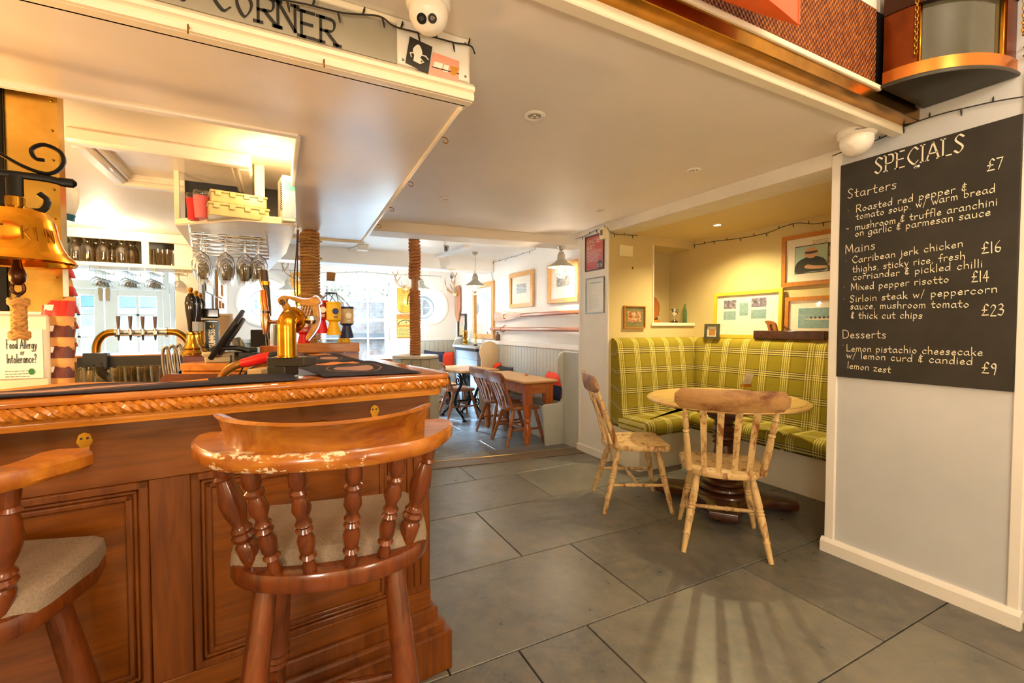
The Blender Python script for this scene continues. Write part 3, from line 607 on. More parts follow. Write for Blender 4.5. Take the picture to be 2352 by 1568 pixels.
# outside: stone house wall, dark beam, slate roof
def stonem(name, c1, c2, mort, sc):
    t = NT(name); setp(t.b, .9); b = t.new('ShaderNodeTexBrick'); t.link(t.coord((1, 1, 1), 'Object', (R(90), 0, 0)), b.inputs[0])
    b.inputs['Color1'].default_value = srgb(c1); b.inputs['Color2'].default_value = srgb(c2); b.inputs['Mortar'].default_value = srgb(mort); b.inputs['Scale'].default_value = sc; b.inputs['Mortar Size'].default_value = .012
    n = t.noise(t.coord(), 6, 6); t.col(t.mix(t.ramp(n, [(.3, (0, 0, 0, 1)), (.7, (.6, .6, .6, 1))]), b.outputs[0], srgb('C2BEB4'))); return t.m
m = MB(); m.bb((-5, 11.6, -.5), (.2, 11.9, 4.2)); struct(m, 'wall_outside', stonem('garden_stone', 'A8A49A', '8B877E', '9C988F', 2.2))
m = MB(); m.bb((.4, 12.6, -.5), (6.5, 13.0, 2.25)); struct(m, 'wall_outside_house', stonem('tile_hung_wall', '94786C', '826C64', '9C9088', 3.0))
m = MB(); m.bb((-5, 8.8, -.35), (7, 13, -.25)); struct(m, 'ground_outside', plain('paving', '3C3B39', .8))
p = pyy(300, 694, 10.9); m = MB(); m.bb((-5, 10.86, p.z - .1), (-.4, 10.96, p.z + .1), None, .01); struct(m, 'beam_outside', plain('teal_beam', '4F6A75', .5))
p = pyy(840, 770, 12.3); m = MB(); m.bb((.4, 12.3, p.z - .09), (5.5, 12.5, p.z + .05)); struct(m, 'beam_gutter', plain('gutter_grey', '6E6A68', .5))
# high fascia over the opening: brass beam, white ledges, woven coir panel
T0 = pz(1259, 0, CZ)
m = MB(); m.bb((-1.2, 1.15, 2.262), (XS, 1.20, CZ + .05), None, .004); struct(m, 'trim_ceiling_edge', TRIMW)
e = thing('brass_beam', 'brass clad beam running along the ceiling edge below the woven panel', 'beam', (1.2, 1.10, 2.30))
m = MB(); m.bb((-1.2, 1.085, 2.298), (XS - .002, 1.155, 2.36), None, .003)
m.build('brass_cladding', BRASSD, e)
m = MB(); m.bb((-1.2, 1.075, 2.352), (2.42, 1.13, 2.375), None, .003); m.build('top_ledge', TRIMW, e)
def coirm():
    t = NT('woven_coir'); setp(t.b, .55); v = t.coord((1, 1, 1))
    sp = t.new('ShaderNodeSeparateXYZ'); t.link(v, sp.inputs[0])
    x, z = t.math('MULTIPLY', sp.outputs[0], 2 * PI / .022), t.math('MULTIPLY', sp.outputs[2], 2 * PI / .026)
    row = t.math('FLOOR', t.math('MULTIPLY', sp.outputs[2], 2 / .026)); alt = t.math('MULTIPLY', t.math('MODULO', row, 2), PI)
    h = t.math('MULTIPLY', t.math('SINE', t.math('ADD', x, alt)), t.math('ABSOLUTE', t.math('SINE', z)))
    n = t.noise(t.coord(), 40, 3); t.col(t.ramp(t.math('ADD', t.math('MULTIPLY', h, .45), n), [(.2, srgb('5E2405')), (.55, srgb('9A4A10')), (.95, srgb('D98A3A'))])); t.bump(h, .8, .012); return t.m
m = MB(); m.bb((-1.2, 1.10, 2.376), (2.415, 1.132, 2.72)); one(m, 'woven_panel', coirm(), 'woven orange coir matting panel above the brass beam behind the kayak', 'matting')
m = MB(); m.bb((2.42, 1.105, 2.345), (XS - .001, 1.14, 2.72)); struct(m, 'trim_shadow_gap', plain('shadow_black', '171311', .7))  # black board painting in the shadow of the gap beside the lantern
m = MB()
for i in range(30): m.bb((-1.2 + i * .135, 1.105, 2.72), (-1.2 + i * .135 + .133, 1.135, 3.3), None, .006)
struct(m, 'wall_upper', CEIL)
# lamp in ceiling recess: hatch frame over the bar
e = thing('ceiling_hatch', 'cream framed panel hatch in the ceiling over the bar', 'hatch', (-.5, 3.2, 2.19))
hp = [pz(140, 285, 2.19), pz(570, 345, 2.19), pz(598, 441, 2.19), pz(255, 402, 2.19)]
hx0, hx1, hy0, hy1 = -.845, -.115, 2.72, 3.47
m = MB()
for (a, b, c, d) in ((hx0, hy0, hx1, hy0 + .07), (hx0, hy1 - .07, hx1, hy1), (hx0, hy0 + .07, hx0 + .07, hy1 - .07), (hx1 - .07, hy0 + .07, hx1, hy1 - .07)): m.bb((a, b, 2.12), (c, d, 2.1895), None, .014)
for (a, b, c, d) in ((hx0 + .07, hy0 + .07, hx1 - .07, hy0 + .1), (hx0 + .07, hy1 - .1, hx1 - .07, hy1 - .07), (hx0 + .07, hy0 + .1, hx0 + .1, hy1 - .1), (hx1 - .1, hy0 + .1, hx1 - .07, hy1 - .1)): m.bb((a, b, 2.145), (c, d, 2.1893), None, .008)
m.build('hatch_frame', GLOSSW, e); m = MB(); m.bb((hx0 + .1, hy0 + .1, 2.178), (hx1 - .1, hy1 - .1, 2.189)); m.build('hatch_panel', GLOSSW, e)
# ------------------------------------------------------------ bar counter (its own frame: x along the front, y towards the servery)
BF = MX.Translation((.50, 1.648, 0)) @ MX.Rotation(R(7), 4, 'Z')
BT = 1.125
bar = thing('bar_counter', 'panelled brown wooden bar counter with moulded panels and stepped plinth', 'bar counter', BF.to_translation(), R(7))
m = MB(); m.bb((-2.4, .012, 0), (0, .06, 1.05), BF); m.bb((-.05, .02, 0), (0, 2.6, 1.05), BF); m.build('carcass', BARW, bar)
q = lambda px, py, y=0.: pm(px, py, BF, 1, y)
PT, PB = q(460, 1085).z, q(456, 1537).z
st = [(-2.4, -2.25), (q(342, 1200).x, q(440, 1200).x), (q(905, 1200).x, 0)]     # stiles
for a, b in st: m = MB(); m.bb((a, 0, PB - .002), (b, .02, PT + .002), BF, .003); m.build('stile', BARWV, bar)
for a, b in ((PT, 1.05), (PB - .07, PB)): m = MB(); m.bb((-2.4, -.004, a), (0, .02, b), BF, .003); m.build('rail', BARW, bar)
for (a, b) in ((st[0][1], st[1][0]), (st[1][1], st[2][0])):
    m = MB(); m.bb((a, .006, PB), (b, .016, PT), BF); p_ = m.build('panel', BARW, bar)
    m = MB()
    for (w0, w1, y0) in ((.0, .022, -.006), (.022, .034, .0), (.034, .05, -.002)):
        for (x0, x1, z0, z1) in ((a + w0, a + w1, PB + w0, PT - w0), (b - w1, b - w0, PB + w0, PT - w0), (a + w0, b - w0, PB + w0, PB + w1), (a + w0, b - w0, PT - w1, PT - w0)): m.bb((x0, y0, z0), (x1, .012, z1), BF, .004)
    sub(p_, m.build('panel_moulding', BARWV, bar))
# fluted end stile, stepped plinth
m = MB()
for k in range(3): x = -.085 + k * .026; m.tube([(x, 0, PB + .03), (x, 0, PT - .03)], .009, 8, BF)
m.build('end_fluting', BARWV, bar)
m = MB(); m.bb((-2.4, -.022, .16), (.022, .06, PB - .065), BF, .006); m.bb((-2.4, -.042, .11), (.042, .06, .185), BF, .01); m.bb((-2.4, -.062, 0), (.062, .08, .15), BF, .006); m.bb((-.0, .06, 0), (.06, 2.6, .15), BF, .006); m.build('plinth', BARWV, bar)
for (px, py) in ((859, 952), (196, 1023)):
    p = q(px, py); m = MB(); m.prism([(-.011, .03), (-.016, .012), (-.01, 0), (-.007, -.035), (.007, -.035), (.01, 0), (.016, .012), (.011, .03), (0, .036)], 0, .004, BF @ basis((p.x, -.004, p.z), (1, 0, 0), (0, 0, 1)))
    m.tube(crom([(p.x, -.006, p.z - .028), (p.x, -.03, p.z - .045), (p.x, -.045, p.z - .03), (p.x, -.042, p.z - .012)], 4), .005, 8, BF)
    hk = m.build('coat_hook', BRASS, bar); hk['label'] = 'brass coat hook'
    for dx, dz in ((-.006, .02), (.006, .02)): m = MB(); m.lathe([(.003, 0), (.002, .002)], 8, BF @ basis((p.x + dx, -.0085, p.z + dz), (1, 0, 0), (0, 0, -1))); sub(hk, m.build('screw', DKGREY, bar))
p = q(712, 973); m = MB(); m.bb((p.x - .05, -.01, p.z - .008), (p.x + .05, 0, p.z + .008), BF, .002); m.build('brass_plate', BRASSD, bar)
# worktop
OUT = [(-2.4, -.092)] + [(.0, -.092)] + arc(-.0, -.032, .06, -90, 0, 6)[1:] + [(.06, 1.0), (.17, 1.35), (.17, 2.75), (-.30, 2.75), (-.30, .13), (-2.4, .13)]
top = thing('bar_worktop', 'glossy varnished bar worktop with rounded corner and rope edging', 'worktop', BF @ V((.06, -.09, BT)), R(7))
m = MB(); m.prism(OUT, 1.104, BT, BF, .009); m.build('worktop_board', BARTOP, top)
EDGE = [(-2.4, -.08), (-.012, -.08)] + arc(-.012, -.022, .058, -90, 0, 5)[1:] + [(.046, 1.0)]
def ropem():
    t = NT('varnished_rope'); setp(t.b, .2, 0, .5, .5); n = t.noise(t.coord((30, 30, 30)), 3, 4)
    t.col(t.ramp(n, [(.3, srgb('A2560F')), (.7, srgb('D68A2C'))])); return t.m
ROPEV = ropem()
m = MB()   # twisted three-strand rope along the edge
def twist(mb, path, r, pitch, n=6, strands=3, M=None):
    P = [V(p) for p in path]; D = [0]
    for a, b in zip(P, P[1:]): D.append(D[-1] + (b - a).length)
    L = D[-1]; N = int(L / (pitch / 7)); 
    def at(t):
        i = 0
        while i < len(D) - 2 and D[i + 1] < t: i += 1
        f = (t - D[i]) / max(1e-9, D[i + 1] - D[i]); return P[i].lerp(P[i + 1], f), (P[i + 1] - P[i]).normalized()
    for k in range(strands):
        pts = []
        for j in range(N + 1):
            c, d = at(L * j / N); a = 2 * PI * (L * j / N / pitch + k / strands)
            s1 = V((0, 0, 1)) if abs(d.z) < .9 else V((1, 0, 0)); s2 = d.cross(s1).normalized(); s1 = s2.cross(d)
            pts.append(c + (s1 * math.cos(a) + s2 * math.sin(a)) * r * .5)
        mb.tube(pts, r * .56, n, M)
twist(m, [(x, y, 1.0885) for x, y in EDGE], .0185, .06, 6, 3, BF)
m.build('rope_moulding', ROPEV, top)
m = MB()
xs_ = [-2.4, -1.9, -1.52, -1.13, -.93, -.66, -.22, -.02]
for a, b in zip(xs_, xs_[1:]): m.tube([(a + .001, -.058, 1.060), (b - .001, -.058, 1.060)], .0145, 10, BF)
m.build('bamboo_strip', AMBER, top)
m = MB(); m.prism([(x, y) for x, y in [(-2.4, -.07)] + arc(-.016, -.02, .05, -90, 0, 5) + [(.034, 1.0), (.034, 2.6), (0, 2.6), (0, 0), (-2.4, 0)]], 1.046, 1.106, BF, .004); m.build('under_moulding', AMBER, top)
def bt(px, py, z=BT): return pz(px, py, z)
# bar towels
def towelm():
    t = NT('bar_towel'); setp(t.b, .9, 0, .2); v = t.coord((1, 1, 1), 'UV')
    sp = t.new('ShaderNodeSeparateXYZ'); t.link(v, sp.inputs[0]); u, w_ = sp.outputs[0], sp.outputs[1]
    n = t.noise(v, 9, 3)
    band = t.math('MULTIPLY', t.math('GREATER_THAN', w_, .82), t.math('MULTIPLY', t.math('GREATER_THAN', u, .2), t.math('LESS_THAN', u, .8)))
    dx, dy = t.math('SUBTRACT', u, .5), t.math('SUBTRACT', w_, .42)
    rr = t.math('SQRT', t.math('ADD', t.math('MULTIPLY', dx, dx), t.math('MULTIPLY', t.math('MULTIPLY', dy, 1.6), dy)))
    ring = t.ramp(t.math('ADD', rr, t.math('MULTIPLY', t.math('SUBTRACT', n, .5), .08)), [(0, (1, 1, 1, 1)), (.20, (1, 1, 1, 1)), (.21, (0, 0, 0, 1)), (.27, (0, 0, 0, 1)), (.28, (.6, .6, .6, 1)), (.30, (0, 0, 0, 1))], 'CONSTANT')
    c = t.mix(ring, srgb('34343F'), srgb('B08A80')); c = t.mix(band, c, srgb('D98A4A')); t.col(c); t.bump(t.noise(v, 140, 2), .3, .003); return t.m
TOWEL = towelm()
def towel(name, c4, label, wav=.004, nu=30, nv=14, bumps=()):
    a, b, c, d = [V(p) for p in c4]   # near-left, near-right, far-right, far-left at worktop height
    def fn(u, v):
        p = (a.lerp(b, u)).lerp(d.lerp(c, u), v); z = BT + .003 + wav * (1 + math.sin(u * 17 + v * 5)) * .5 * (.3 + v)
        for (bu, bv, bs, bh) in bumps: z += bh * math.exp(-((u - bu) ** 2 + (v - bv) ** 2) / bs ** 2)
        return V((p.x, p.y, z))
    m = MB(); m.grid(fn, nu, nv, None, lambda u, v: (u, v)); o = one(m, name, TOWEL, label, 'bar towel', 'dark bar towels on the worktop')
    s_ = o.modifiers.new('thick', 'SOLIDIFY'); s_.thickness = .003; s_.offset = 1; return o
W = lambda x, y: BF @ V((x, y, 0))
towel('bar_towel', (W(-1.6, -.075), W(-.46, -.055), W(-.46, .09), W(-1.6, .10)), 'long dark bar towel along the front edge of the bar', .008, 60, 8, ((.62, .3, .08, .006), (.85, .2, .05, .004)))
towel('bar_towel', (bt(745, 868), bt(968, 858), bt(842, 832), bt(668, 842)), 'crumpled dark bar towel nearest the rounded bar corner', .004, 30, 14, ((.8, .5, .12, .012), (.9, .8, .1, .008)))
towel('bar_towel', (bt(725, 838), bt(828, 829), bt(770, 814), bt(690, 817)), 'small dark bar towel lying in front of the wooden ledge', .002)
# ------------------------------------------------------------ canopy over the bar
CZB, CY0 = 2.08, 1.5
can = thing('bar_canopy', 'white painted boxed canopy over the bar with lettered fascia', 'canopy', (.62, CY0, CZB))
m = MB(); m.bb((-2.2, CY0 + .012, CZB), (.61, 2.08, CZB + .02)); m.prism([(.085, 2.08), (.61, 2.08), (.715, 4.37), (-.12, 4.39), (.085, 3.96)], CZB, CZB + .02)
m.build('soffit', GLOSSW, can)
m = MB(); m.bb((-2.2, CY0, CZB - .002), (.615, CY0 + .03, CZB + .004)); m.bb((-2.2, CY0 + .0, CZB), (.60, CY0 + .04, CZ)); m.bb((.585, CY0 + .01, CZB + .02), (.61, 2.4, CZ))
m.prism([(.59, 2.3), (.61, 2.3), (.71, 4.37), (.69, 4.37)], CZB + .02, CZ); m.build('fascia', TRIMW, can)
m = MB(); fm = basis((0, CY0, 0), (0, -1, 0), (0, 0, 1), (1, 0, 0))
m.prism([(0, CZB), (.012, CZB), (.016, CZB + .014), (.010, CZB + .024), (.022, CZB + .03), (.022, CZB + .042), (.008, CZB + .058), (0, CZB + .06)], -2.2, .617, fm); m.bb((-2.2, CY0 - .014, CZ - .022), (.6, CY0, CZ - .001), None, .003); m.build('moulding', TRIMW, can)
fx = pyy(912, 120, CY0 - .01).x
m = MB(); m.bb((-2.2, CY0 - .006, CZB + .062), (fx, CY0 + .005, CZ - .022)); sg = m.build('sign_panel', GREYS, can); sg['label'] = 'grey sign panel with hand painted lettering'
m = MB(); a, b = pyy(345, 22, CY0 - .007), pyy(782, 122, CY0 - .007)
cap = .073; zb = CZB + .057
def sgn(s, px0, px1, dz=0):
    x0, x1 = pyy(px0, 60, CY0 - .008).x, pyy(px1, 60, CY0 - .008).x
    text(m, s, basis((x0, CY0 - .0075, zb + dz), (1, 0, 0), (0, 0, 1)), cap, .0098, x1 - x0, R(55), True)
sgn('NS', 352, 443, .022)
for ch, a_, b_, dz in (('C', 485, 533, .024), ('O', 542, 583, .022), ('R', 588, 641, .019), ('N', 634, 687, .018), ('E', 688, 727, .011), ('R', 732, 779, .010)): sgn(ch, a_, b_, dz)
sub(sg, m.build('painted_lettering', INK, can))
m = MB(); m.bb((fx, CY0 - .014, CZB + .06), (.598, CY0 + .002, CZ - .002), None, .003); ep = m.build('end_panel', WHITE, can)
for (x, z) in ((fx + .018, CZB + .075), (.585, CZB + .075), (fx + .018, CZ - .018), (.585, CZ - .018)): m = MB(); m.lathe([(.005, 0), (.0035, .002)], 10, basis((x, CY0 - .014, z), (1, 0, 0), (0, 0, 1))); sub(ep, m.build('screw', STEEL, can))
# inner lip rails and edge strips
m = MB(); m.bb((-2.2, 2.07, CZB - .012), (.085, 2.095, CZB + .10), None, .004); m.bb((.072, 2.085, CZB - .012), (.092, 3.95, CZB + .12), None, .004); m.build('inner_lip', GLOSSW, can)
m = MB(); m.tube([(.59, 1.55, CZB - .004), (.685, 4.33, CZB - .004)], .008, 6); m.tube([(-.12, 4.38, CZB - .006), (.71, 4.36, CZB - .006)], .012, 6); m.build('edge_bead', TRIMW, can)
for (px, py) in ((1020, 331), (940, 432), (893, 490), (861, 529)):
    p = pz(px - 10, py - 12, CZB); x = .612 + (p.y - 2) * .044 if p.y > 2 else .612; y = p.y
    m = MB(); m.tube([(x + .0, y, CZB + .012), (x + .012, y, CZB + .010)] + [(x + .024 + .012 * math.sin(t * .5), y, CZB - .002 + .012 * math.cos(t * .5)) for t in range(0, 10)], .0022, 6); m.build('cup_hook', BRASSD, can)
for px, py in ((433, 70), (744, 148)):
    p = pyy(px, py, CY0 - .025); m = MB(); m.tube([(p.x, CY0, p.z + .012), (p.x, CY0 - .03, p.z + .012), (p.x, CY0 - .034, p.z - .012)], .0022, 6); m.build('cup_hook', BRASSD, can)
# cards pinned on the end panel
fp = lambda px, py: pyy(px, py, CY0 - .016)
def card(name, corners, mat, label, cat, deco=None):
    a, b, c, d = corners; m = MB(); n = (b - a).cross(d - a).normalized(); n = -n if n.y > 0 else n
    m.add([p for p in (a, b, c, d)] + [p + n * .0015 for p in (a, b, c, d)], [(0, 1, 2, 3), (4, 5, 6, 7), (0, 1, 5, 4), (1, 2, 6, 5), (2, 3, 7, 6), (3, 0, 4, 7)])
    e = thing(name, label, cat, a); m.build('card_sheet', mat, e)
    if deco: deco(e, basis(a + n * .002, b - a, (d - a)), (b - a).length, (d - a).length)
    return e
def deco1(e, M, w, h):
    M = M; m = MB(); ring = [(w * .42 + .016 * math.cos(t) * (1 - .35 * max(0, math.sin(t))), h * .62 + .022 * math.sin(t), 0) for t in [2 * PI * i / 16 for i in range(16)]]
    m.add(ring, [tuple(range(16))], M); m.bb((w * .3, h * .2, 0), (w * .62, h * .42, .0004), M); m.tube([(w * .62, h * .38, 0), (w * .74, h * .34, 0), (w * .62, h * .24, 0)], .0022, 5, M); m.tube([(w * .28, h * .5, 0), (w * .12, h * .42, 0), (w * .2, h * .3, 0)], .0022, 5, M); m.tube([(w * .6, h * .55, 0), (w * .78, h * .58, 0), (w * .92, h * .5, 0)], .0022, 5, M)
    m.build('white_print', PAPER, e)
def deco2(e, M, w, h):
    m = MB(); m.bb((w * .05, h * .35, 0), (w * .95, h * .39, .0004), M); m.build('dark_print', INK, e)
    m = MB(); m.bb((w * .1, h * .38, 0), (w * .38, h * .62, .0004), M); m.bb((w * .42, h * .3, .0), (w * .58, h * .6, .0004), M); m.build('pale_print', PAPER, e)
    m = MB(); m.add([(w * .62, h * .62, .0005), (w * .92, h * .62, .0005), (w * .84, h * .25, .0005), (w * .7, h * .25, .0005)], [(0, 3, 2, 1)], M); m.build('mug_print', plain('amber_print', 'C98A1E', .6), e)
card('postcard', (fp(931, 144), fp(983, 170), fp(993, 108), fp(941, 84)), plain('black_card', '35302B', .5), 'black and white drawing card pinned on the end of the sign', 'postcard', deco1)
card('postcard', (fp(983, 172), fp(1053, 190), fp(1055, 141), fp(995, 120)), plain('pink_card', 'EFA088', .5), 'pink illustrated card pinned on the end of the sign', 'postcard', deco2)
# ------------------------------------------------------------ bar stools
def build_stool(loc, rz, label):
    e = thing('bar_stool', label, 'bar stool', loc, rz, None); B = lambda m, n, mt: m.build(n, mt, e, world=False)
    SZ = .75
    rear = [(.228 * math.cos(R(a)), .01 + .143 * math.sin(R(a))) for a in range(180, 361, 12)]
    poly = [(.225, .14), (.20, .205), (-.20, .205), (-.225, .14)] + rear
    m = MB(); m.prism(poly, SZ - .045, SZ, None, .010); B(m, 'seat', STOOLW)
    cp = [(x * .985, y if y > -.02 else y * .55 - .009) for x, y in poly]
    # upholstered cushion with a domed top
    m = MB(); n = len(cp); rings = []
    for (k, z) in ((1.0, SZ - .028), (1.015, SZ - .005), (1.0, SZ + .022), (.93, SZ + .034), (.7, SZ + .042), (.35, SZ + .046)): rings.append([(x * k, (y - .04) * k + .04, z + (.012 if (y > .1 and k > .9) else 0)) for x, y in cp])
    vs_ = [p for r_ in rings for p in r_]; fs = [(k * n + i, k * n + (i + 1) % n, (k + 1) * n + (i + 1) % n, (k + 1) * n + i) for k in range(5) for i in range(n)] + [tuple(5 * n + i for i in range(n))]
    m.add(vs_, fs); cu = B(m, 'seat_cushion', FELT)
    for i in range(15):
        a = 188 + i * (164 / 14); x, y = .205 * math.cos(R(a)), .012 + .068 * math.sin(R(a)); m = MB(); m.lathe([(.006, 0), (.004, .003), (0, .0045)], 8, MX.Translation((x, y, SZ + .028))); sub(cu, B(m, 'brass_stud', BRASS))
    # arm bow
    bow = crom([(-.250, .03), (-.250, -.03), (-.234, -.09), (-.18, -.158), (-.09, -.196), (0, -.206), (.09, -.196), (.18, -.158), (.234, -.09), (.250, -.03), (.250, .03)], 5)
    m = MB(); vs_ = []; fs = []; N = len(bow)
    for i, p in enumerate(bow):
        d = (bow[min(N - 1, i + 1)] - bow[max(0, i - 1)]); d = V((d.x, d.y, 0)).normalized(); nn = V((-d.y, d.x, 0))
        t = abs(i / (N - 1) - .5) * 2; wd = .030 + .022 * max(0, (t - .62) / .38); wd *= (.62 if i in (0, N - 1) else 1); hh = .018
        e_ = d * (-.012 if i == 0 else .012 if i == N - 1 else 0)
        for (a, b) in ((-1, -.55), (-.8, -1), (.8, -1), (1, -.55), (1, .55), (.8, 1), (-.8, 1), (-1, .55)): vs_.append(V((p.x, p.y, 1.024)) + nn * wd * a + V((0, 0, hh * b)) + e_)
    for i in range(N - 1):
        for k in range(8): fs.append((i * 8 + k, i * 8 + (k + 1) % 8, (i + 1) * 8 + (k + 1) % 8, (i + 1) * 8 + k))
    fs += [tuple(range(8)), tuple((N - 1) * 8 + k for k in range(8))]; m.add(vs_, fs); ab = B(m, 'arm_bow', STOOLA)
    # crest
    m = MB(); cr = crom([(-.19, -.095), (-.14, -.155), (-.05, -.197), (.05, -.197), (.14, -.155), (.19, -.095)], 6); N = len(cr)
    vs_ = []; fs = []
    for i, p in enumerate(cr):
        d = (cr[min(N - 1, i + 1)] - cr[max(0, i - 1)]); d = V((d.x, d.y, 0)).normalized(); nn = V((d.y, -d.x, 0)); t = abs(i / (N - 1) - .5) * 2
        fl_ = 1 + .06 * t ** 3
        for (o, z) in ((-.026, .017), (.020, .017), (.022, .05), (.034, .088), (.046, .102), (.040, .110), (.020, .104), (.004, .07), (-.008, .04)):
            vs_.append(V((p.x * fl_, p.y + .02 * t ** 3, 1.024 + z * .74)) + nn * (o * (1 - .25 * t ** 4)) + V((0, 0, .004 * t)))
    K = 9
    for i in range(N - 1):
        for k in range(K): fs.append((i * K + k, i * K + (k + 1) % K, (i + 1) * K + (k + 1) % K, (i + 1) * K + k))
    fs += [tuple(range(K)), tuple((N - 1) * K + k for k in range(K))]; m.add(vs_, fs); B(m, 'crest_rail', STOOLT)
    # turned spindles
    pf = [(0, .011), (.06, .0165), (.12, .012), (.15, .012), (.17, .0185), (.2, .012), (.23, .017), (.33, .019), (.4, .013), (.43, .0185), (.46, .013), (.49, .018), (.52, .013), (.55, .013), (.62, .02), (.7, .0165), (.74, .0115), (.76, .019), (.79, .0195), (.81, .013), (.85, .0185), (.93, .018), (1, .012)]
    for (xb, yb, xt, yt) in ((-.114, -.09, -.148, -.172), (-.042, -.108, -.056, -.198), (.042, -.108, .056, -.198), (.114, -.09, .148, -.172)):
        m = MB(); m.turn((xb, yb, SZ - .005), (xt, yt, 1.01), pf); B(m, 'spindle', STOOLW)
    pf2 = [(0, .018), (.1, .0225), (.2, .0245), (.24, .018), (.26, .024), (.29, .026), (.32, .02), (.345, .0235), (.37, .0185), (.4, .016), (.5, .024), (.6, .0265), (.72, .021), (.8, .0155), (.82, .0215), (.845, .0155), (.9, .0165), (1, .016)]
    for s_ in (-1, 1):
        m = MB(); m.turn((s_ * .170, -.036, SZ - .005), (s_ * .230, -.075, 1.01), pf2); B(m, 'arm_post', STOOLW)
    # legs and stretchers
    lf = [(0, .024), (.35, .030), (.42, .030), (.44, .0345), (.455, .030), (.47, .035), (.485, .030), (.5, .034), (.52, .027), (.6, .029), (.8, .026), (.9, .022), (1, .020)]
    ends = {}
    for sx in (-1, 1):
        for sy, yb in ((-1, -.23), (1, .26)):
            t_, b_ = V((sx * .14, -.07 if sy < 0 else .13, SZ - .045)), V((sx * .205, yb, 0)); ends[(sx, sy)] = (t_, b_)
            m = MB(); m.turn(t_, b_, lf); B(m, 'leg', STOOLW)
    def at(sx, sy, z): t_, b_ = ends[(sx, sy)]; return t_.lerp(b_, (t_.z - z) / t_.z)
    sp_ = [(0, .011), (.3, .014), (.45, .014), (.47, .019), (.53, .019), (.55, .014), (.7, .014), (1, .011)]
    for z, a, b in ((.30, (-1, -1), (-1, 1)), (.30, (1, -1), (1, 1)), (.22, (-1, 1), (1, 1)), (.34, (-1, -1), (1, -1))):
        m = MB(); m.turn(at(*a, z), at(*b, z), sp_, 10); B(m, 'stretcher', STOOLW)
    return e
def felt():
    t = NT('grey_felt'); setp(t.b, .95, 0, .15); n = t.noise(t.coord((1, 1, 1)), 260, 3); n2 = t.noise(t.coord(), 12, 4)
    t.col(t.mix(.5, t.ramp(n, [(.3, srgb('6E5C4C')), (.7, srgb('A08D7A'))]), t.ramp(n2, [(.3, srgb('80705F')), (.7, srgb('96826E'))]))); t.bump(n, .25, .002); return t.m
FELT = felt()
def bowm():
    t = NT('chipped_arm_wood'); setp(t.b, .28, 0, .5, .4); v = t.coord((2, 6, 6)); n = t.noise(v, 4, 6, .6, .4)
    c = t.ramp(n, [(.28, srgb('823A0C')), (.72, srgb('BA741F'))])
    sp = t.new('ShaderNodeSeparateXYZ'); t.link(t.coord(), sp.inputs[0]); ed = t.math('MULTIPLY', t.math('LESS_THAN', sp.outputs[1], -.165), t.math('LESS_THAN', sp.outputs[0], .08))
    n2 = t.noise(t.coord((1, 1, 2.2)), 26, 6, .7); t.col(t.mix(t.math('MULTIPLY', t.ramp(n2, [(.54, (0, 0, 0, 1)), (.58, (1, 1, 1, 1))]), ed), c, srgb('D9C3A0'))); return t.m
STOOLA = bowm()
build_stool((.116, 1.19, 0), -.175, 'wooden spindle back bar stool with grey cushion standing before the bar corner panel')
build_stool((-.63, 1.268, 0), -.30, 'wooden spindle back bar stool partly cut off by the edge of the view')
# ------------------------------------------------------------ tartan banquette
def tartan():
    t = NT('green_tartan'); setp(t.b, .85, 0, .2); v = t.coord((1, 1, 1), 'UV'); sp = t.new('ShaderNodeSeparateXYZ'); t.link(v, sp.inputs[0])
    def bands(s_, per, stops):
        f = t.math('FRACT', t.math('DIVIDE', s_, per)); return t.ramp(f, stops, 'CONSTANT')
    G = srgb('8C7C22'); Y = (1, 1, 1, 1); K = (0, 0, 0, 1)
    u = bands(sp.outputs[0], .20, [(0, K), (.30, Y), (.335, K), (.39, Y), (.43, K), (.47, Y), (.51, K), (.57, Y), (.605, K)])
    w1 = bands(sp.outputs[1], .19, [(0, K), (.40, Y), (.44, K), (.50, Y), (.54, K), (.60, Y), (.64, K)])
    w2 = bands(sp.outputs[1], .19, [(0, K), (.36, Y), (.40, K), (.46, Y), (.49, K), (.56, Y), (.59, K), (.64, Y), (.67, K)])
    u2 = bands(sp.outputs[0], .20, [(0, K), (.27, Y), (.29, K), (.46, Y), (.49, K), (.66, Y), (.68, K)])
    rd = bands(sp.outputs[1], .19, [(0, K), (.02, Y), (.035, K)]); rd2 = bands(sp.outputs[0], .20, [(0, K), (.97, Y), (.98, K)])
    n = t.noise(v, 420, 2); base = t.mix(.35, G, t.ramp(n, [(.3, srgb('6E6418')), (.7, srgb('B0A43C'))]))
    c = t.mix(t.math('MULTIPLY', u2, .6), base, srgb('5A4A1E')); c = t.mix(t.math('MULTIPLY', w2, .9), c, srgb('4E3826')); c = t.mix(t.math('MULTIPLY', u, .6), c, srgb('E8DC84')); c = t.mix(t.math('MULTIPLY', w1, .5), c, srgb('E6DB96'))
    c = t.mix(t.math('MULTIPLY', rd, .7), c, srgb('A0501E')); t.col(c); t.bump(n, .2, .002); return t.m
TART = tartan()
LX0, RY0 = 2.835, 1.0
SXF, SYF = 3.44, 2.90            # seat fronts
ban = thing('banquette', 'L shaped tartan upholstered corner banquette on a white plinth', 'banquette', (3.3, 2.9, 0))
BTOP, SEATZ = 1.19, .475
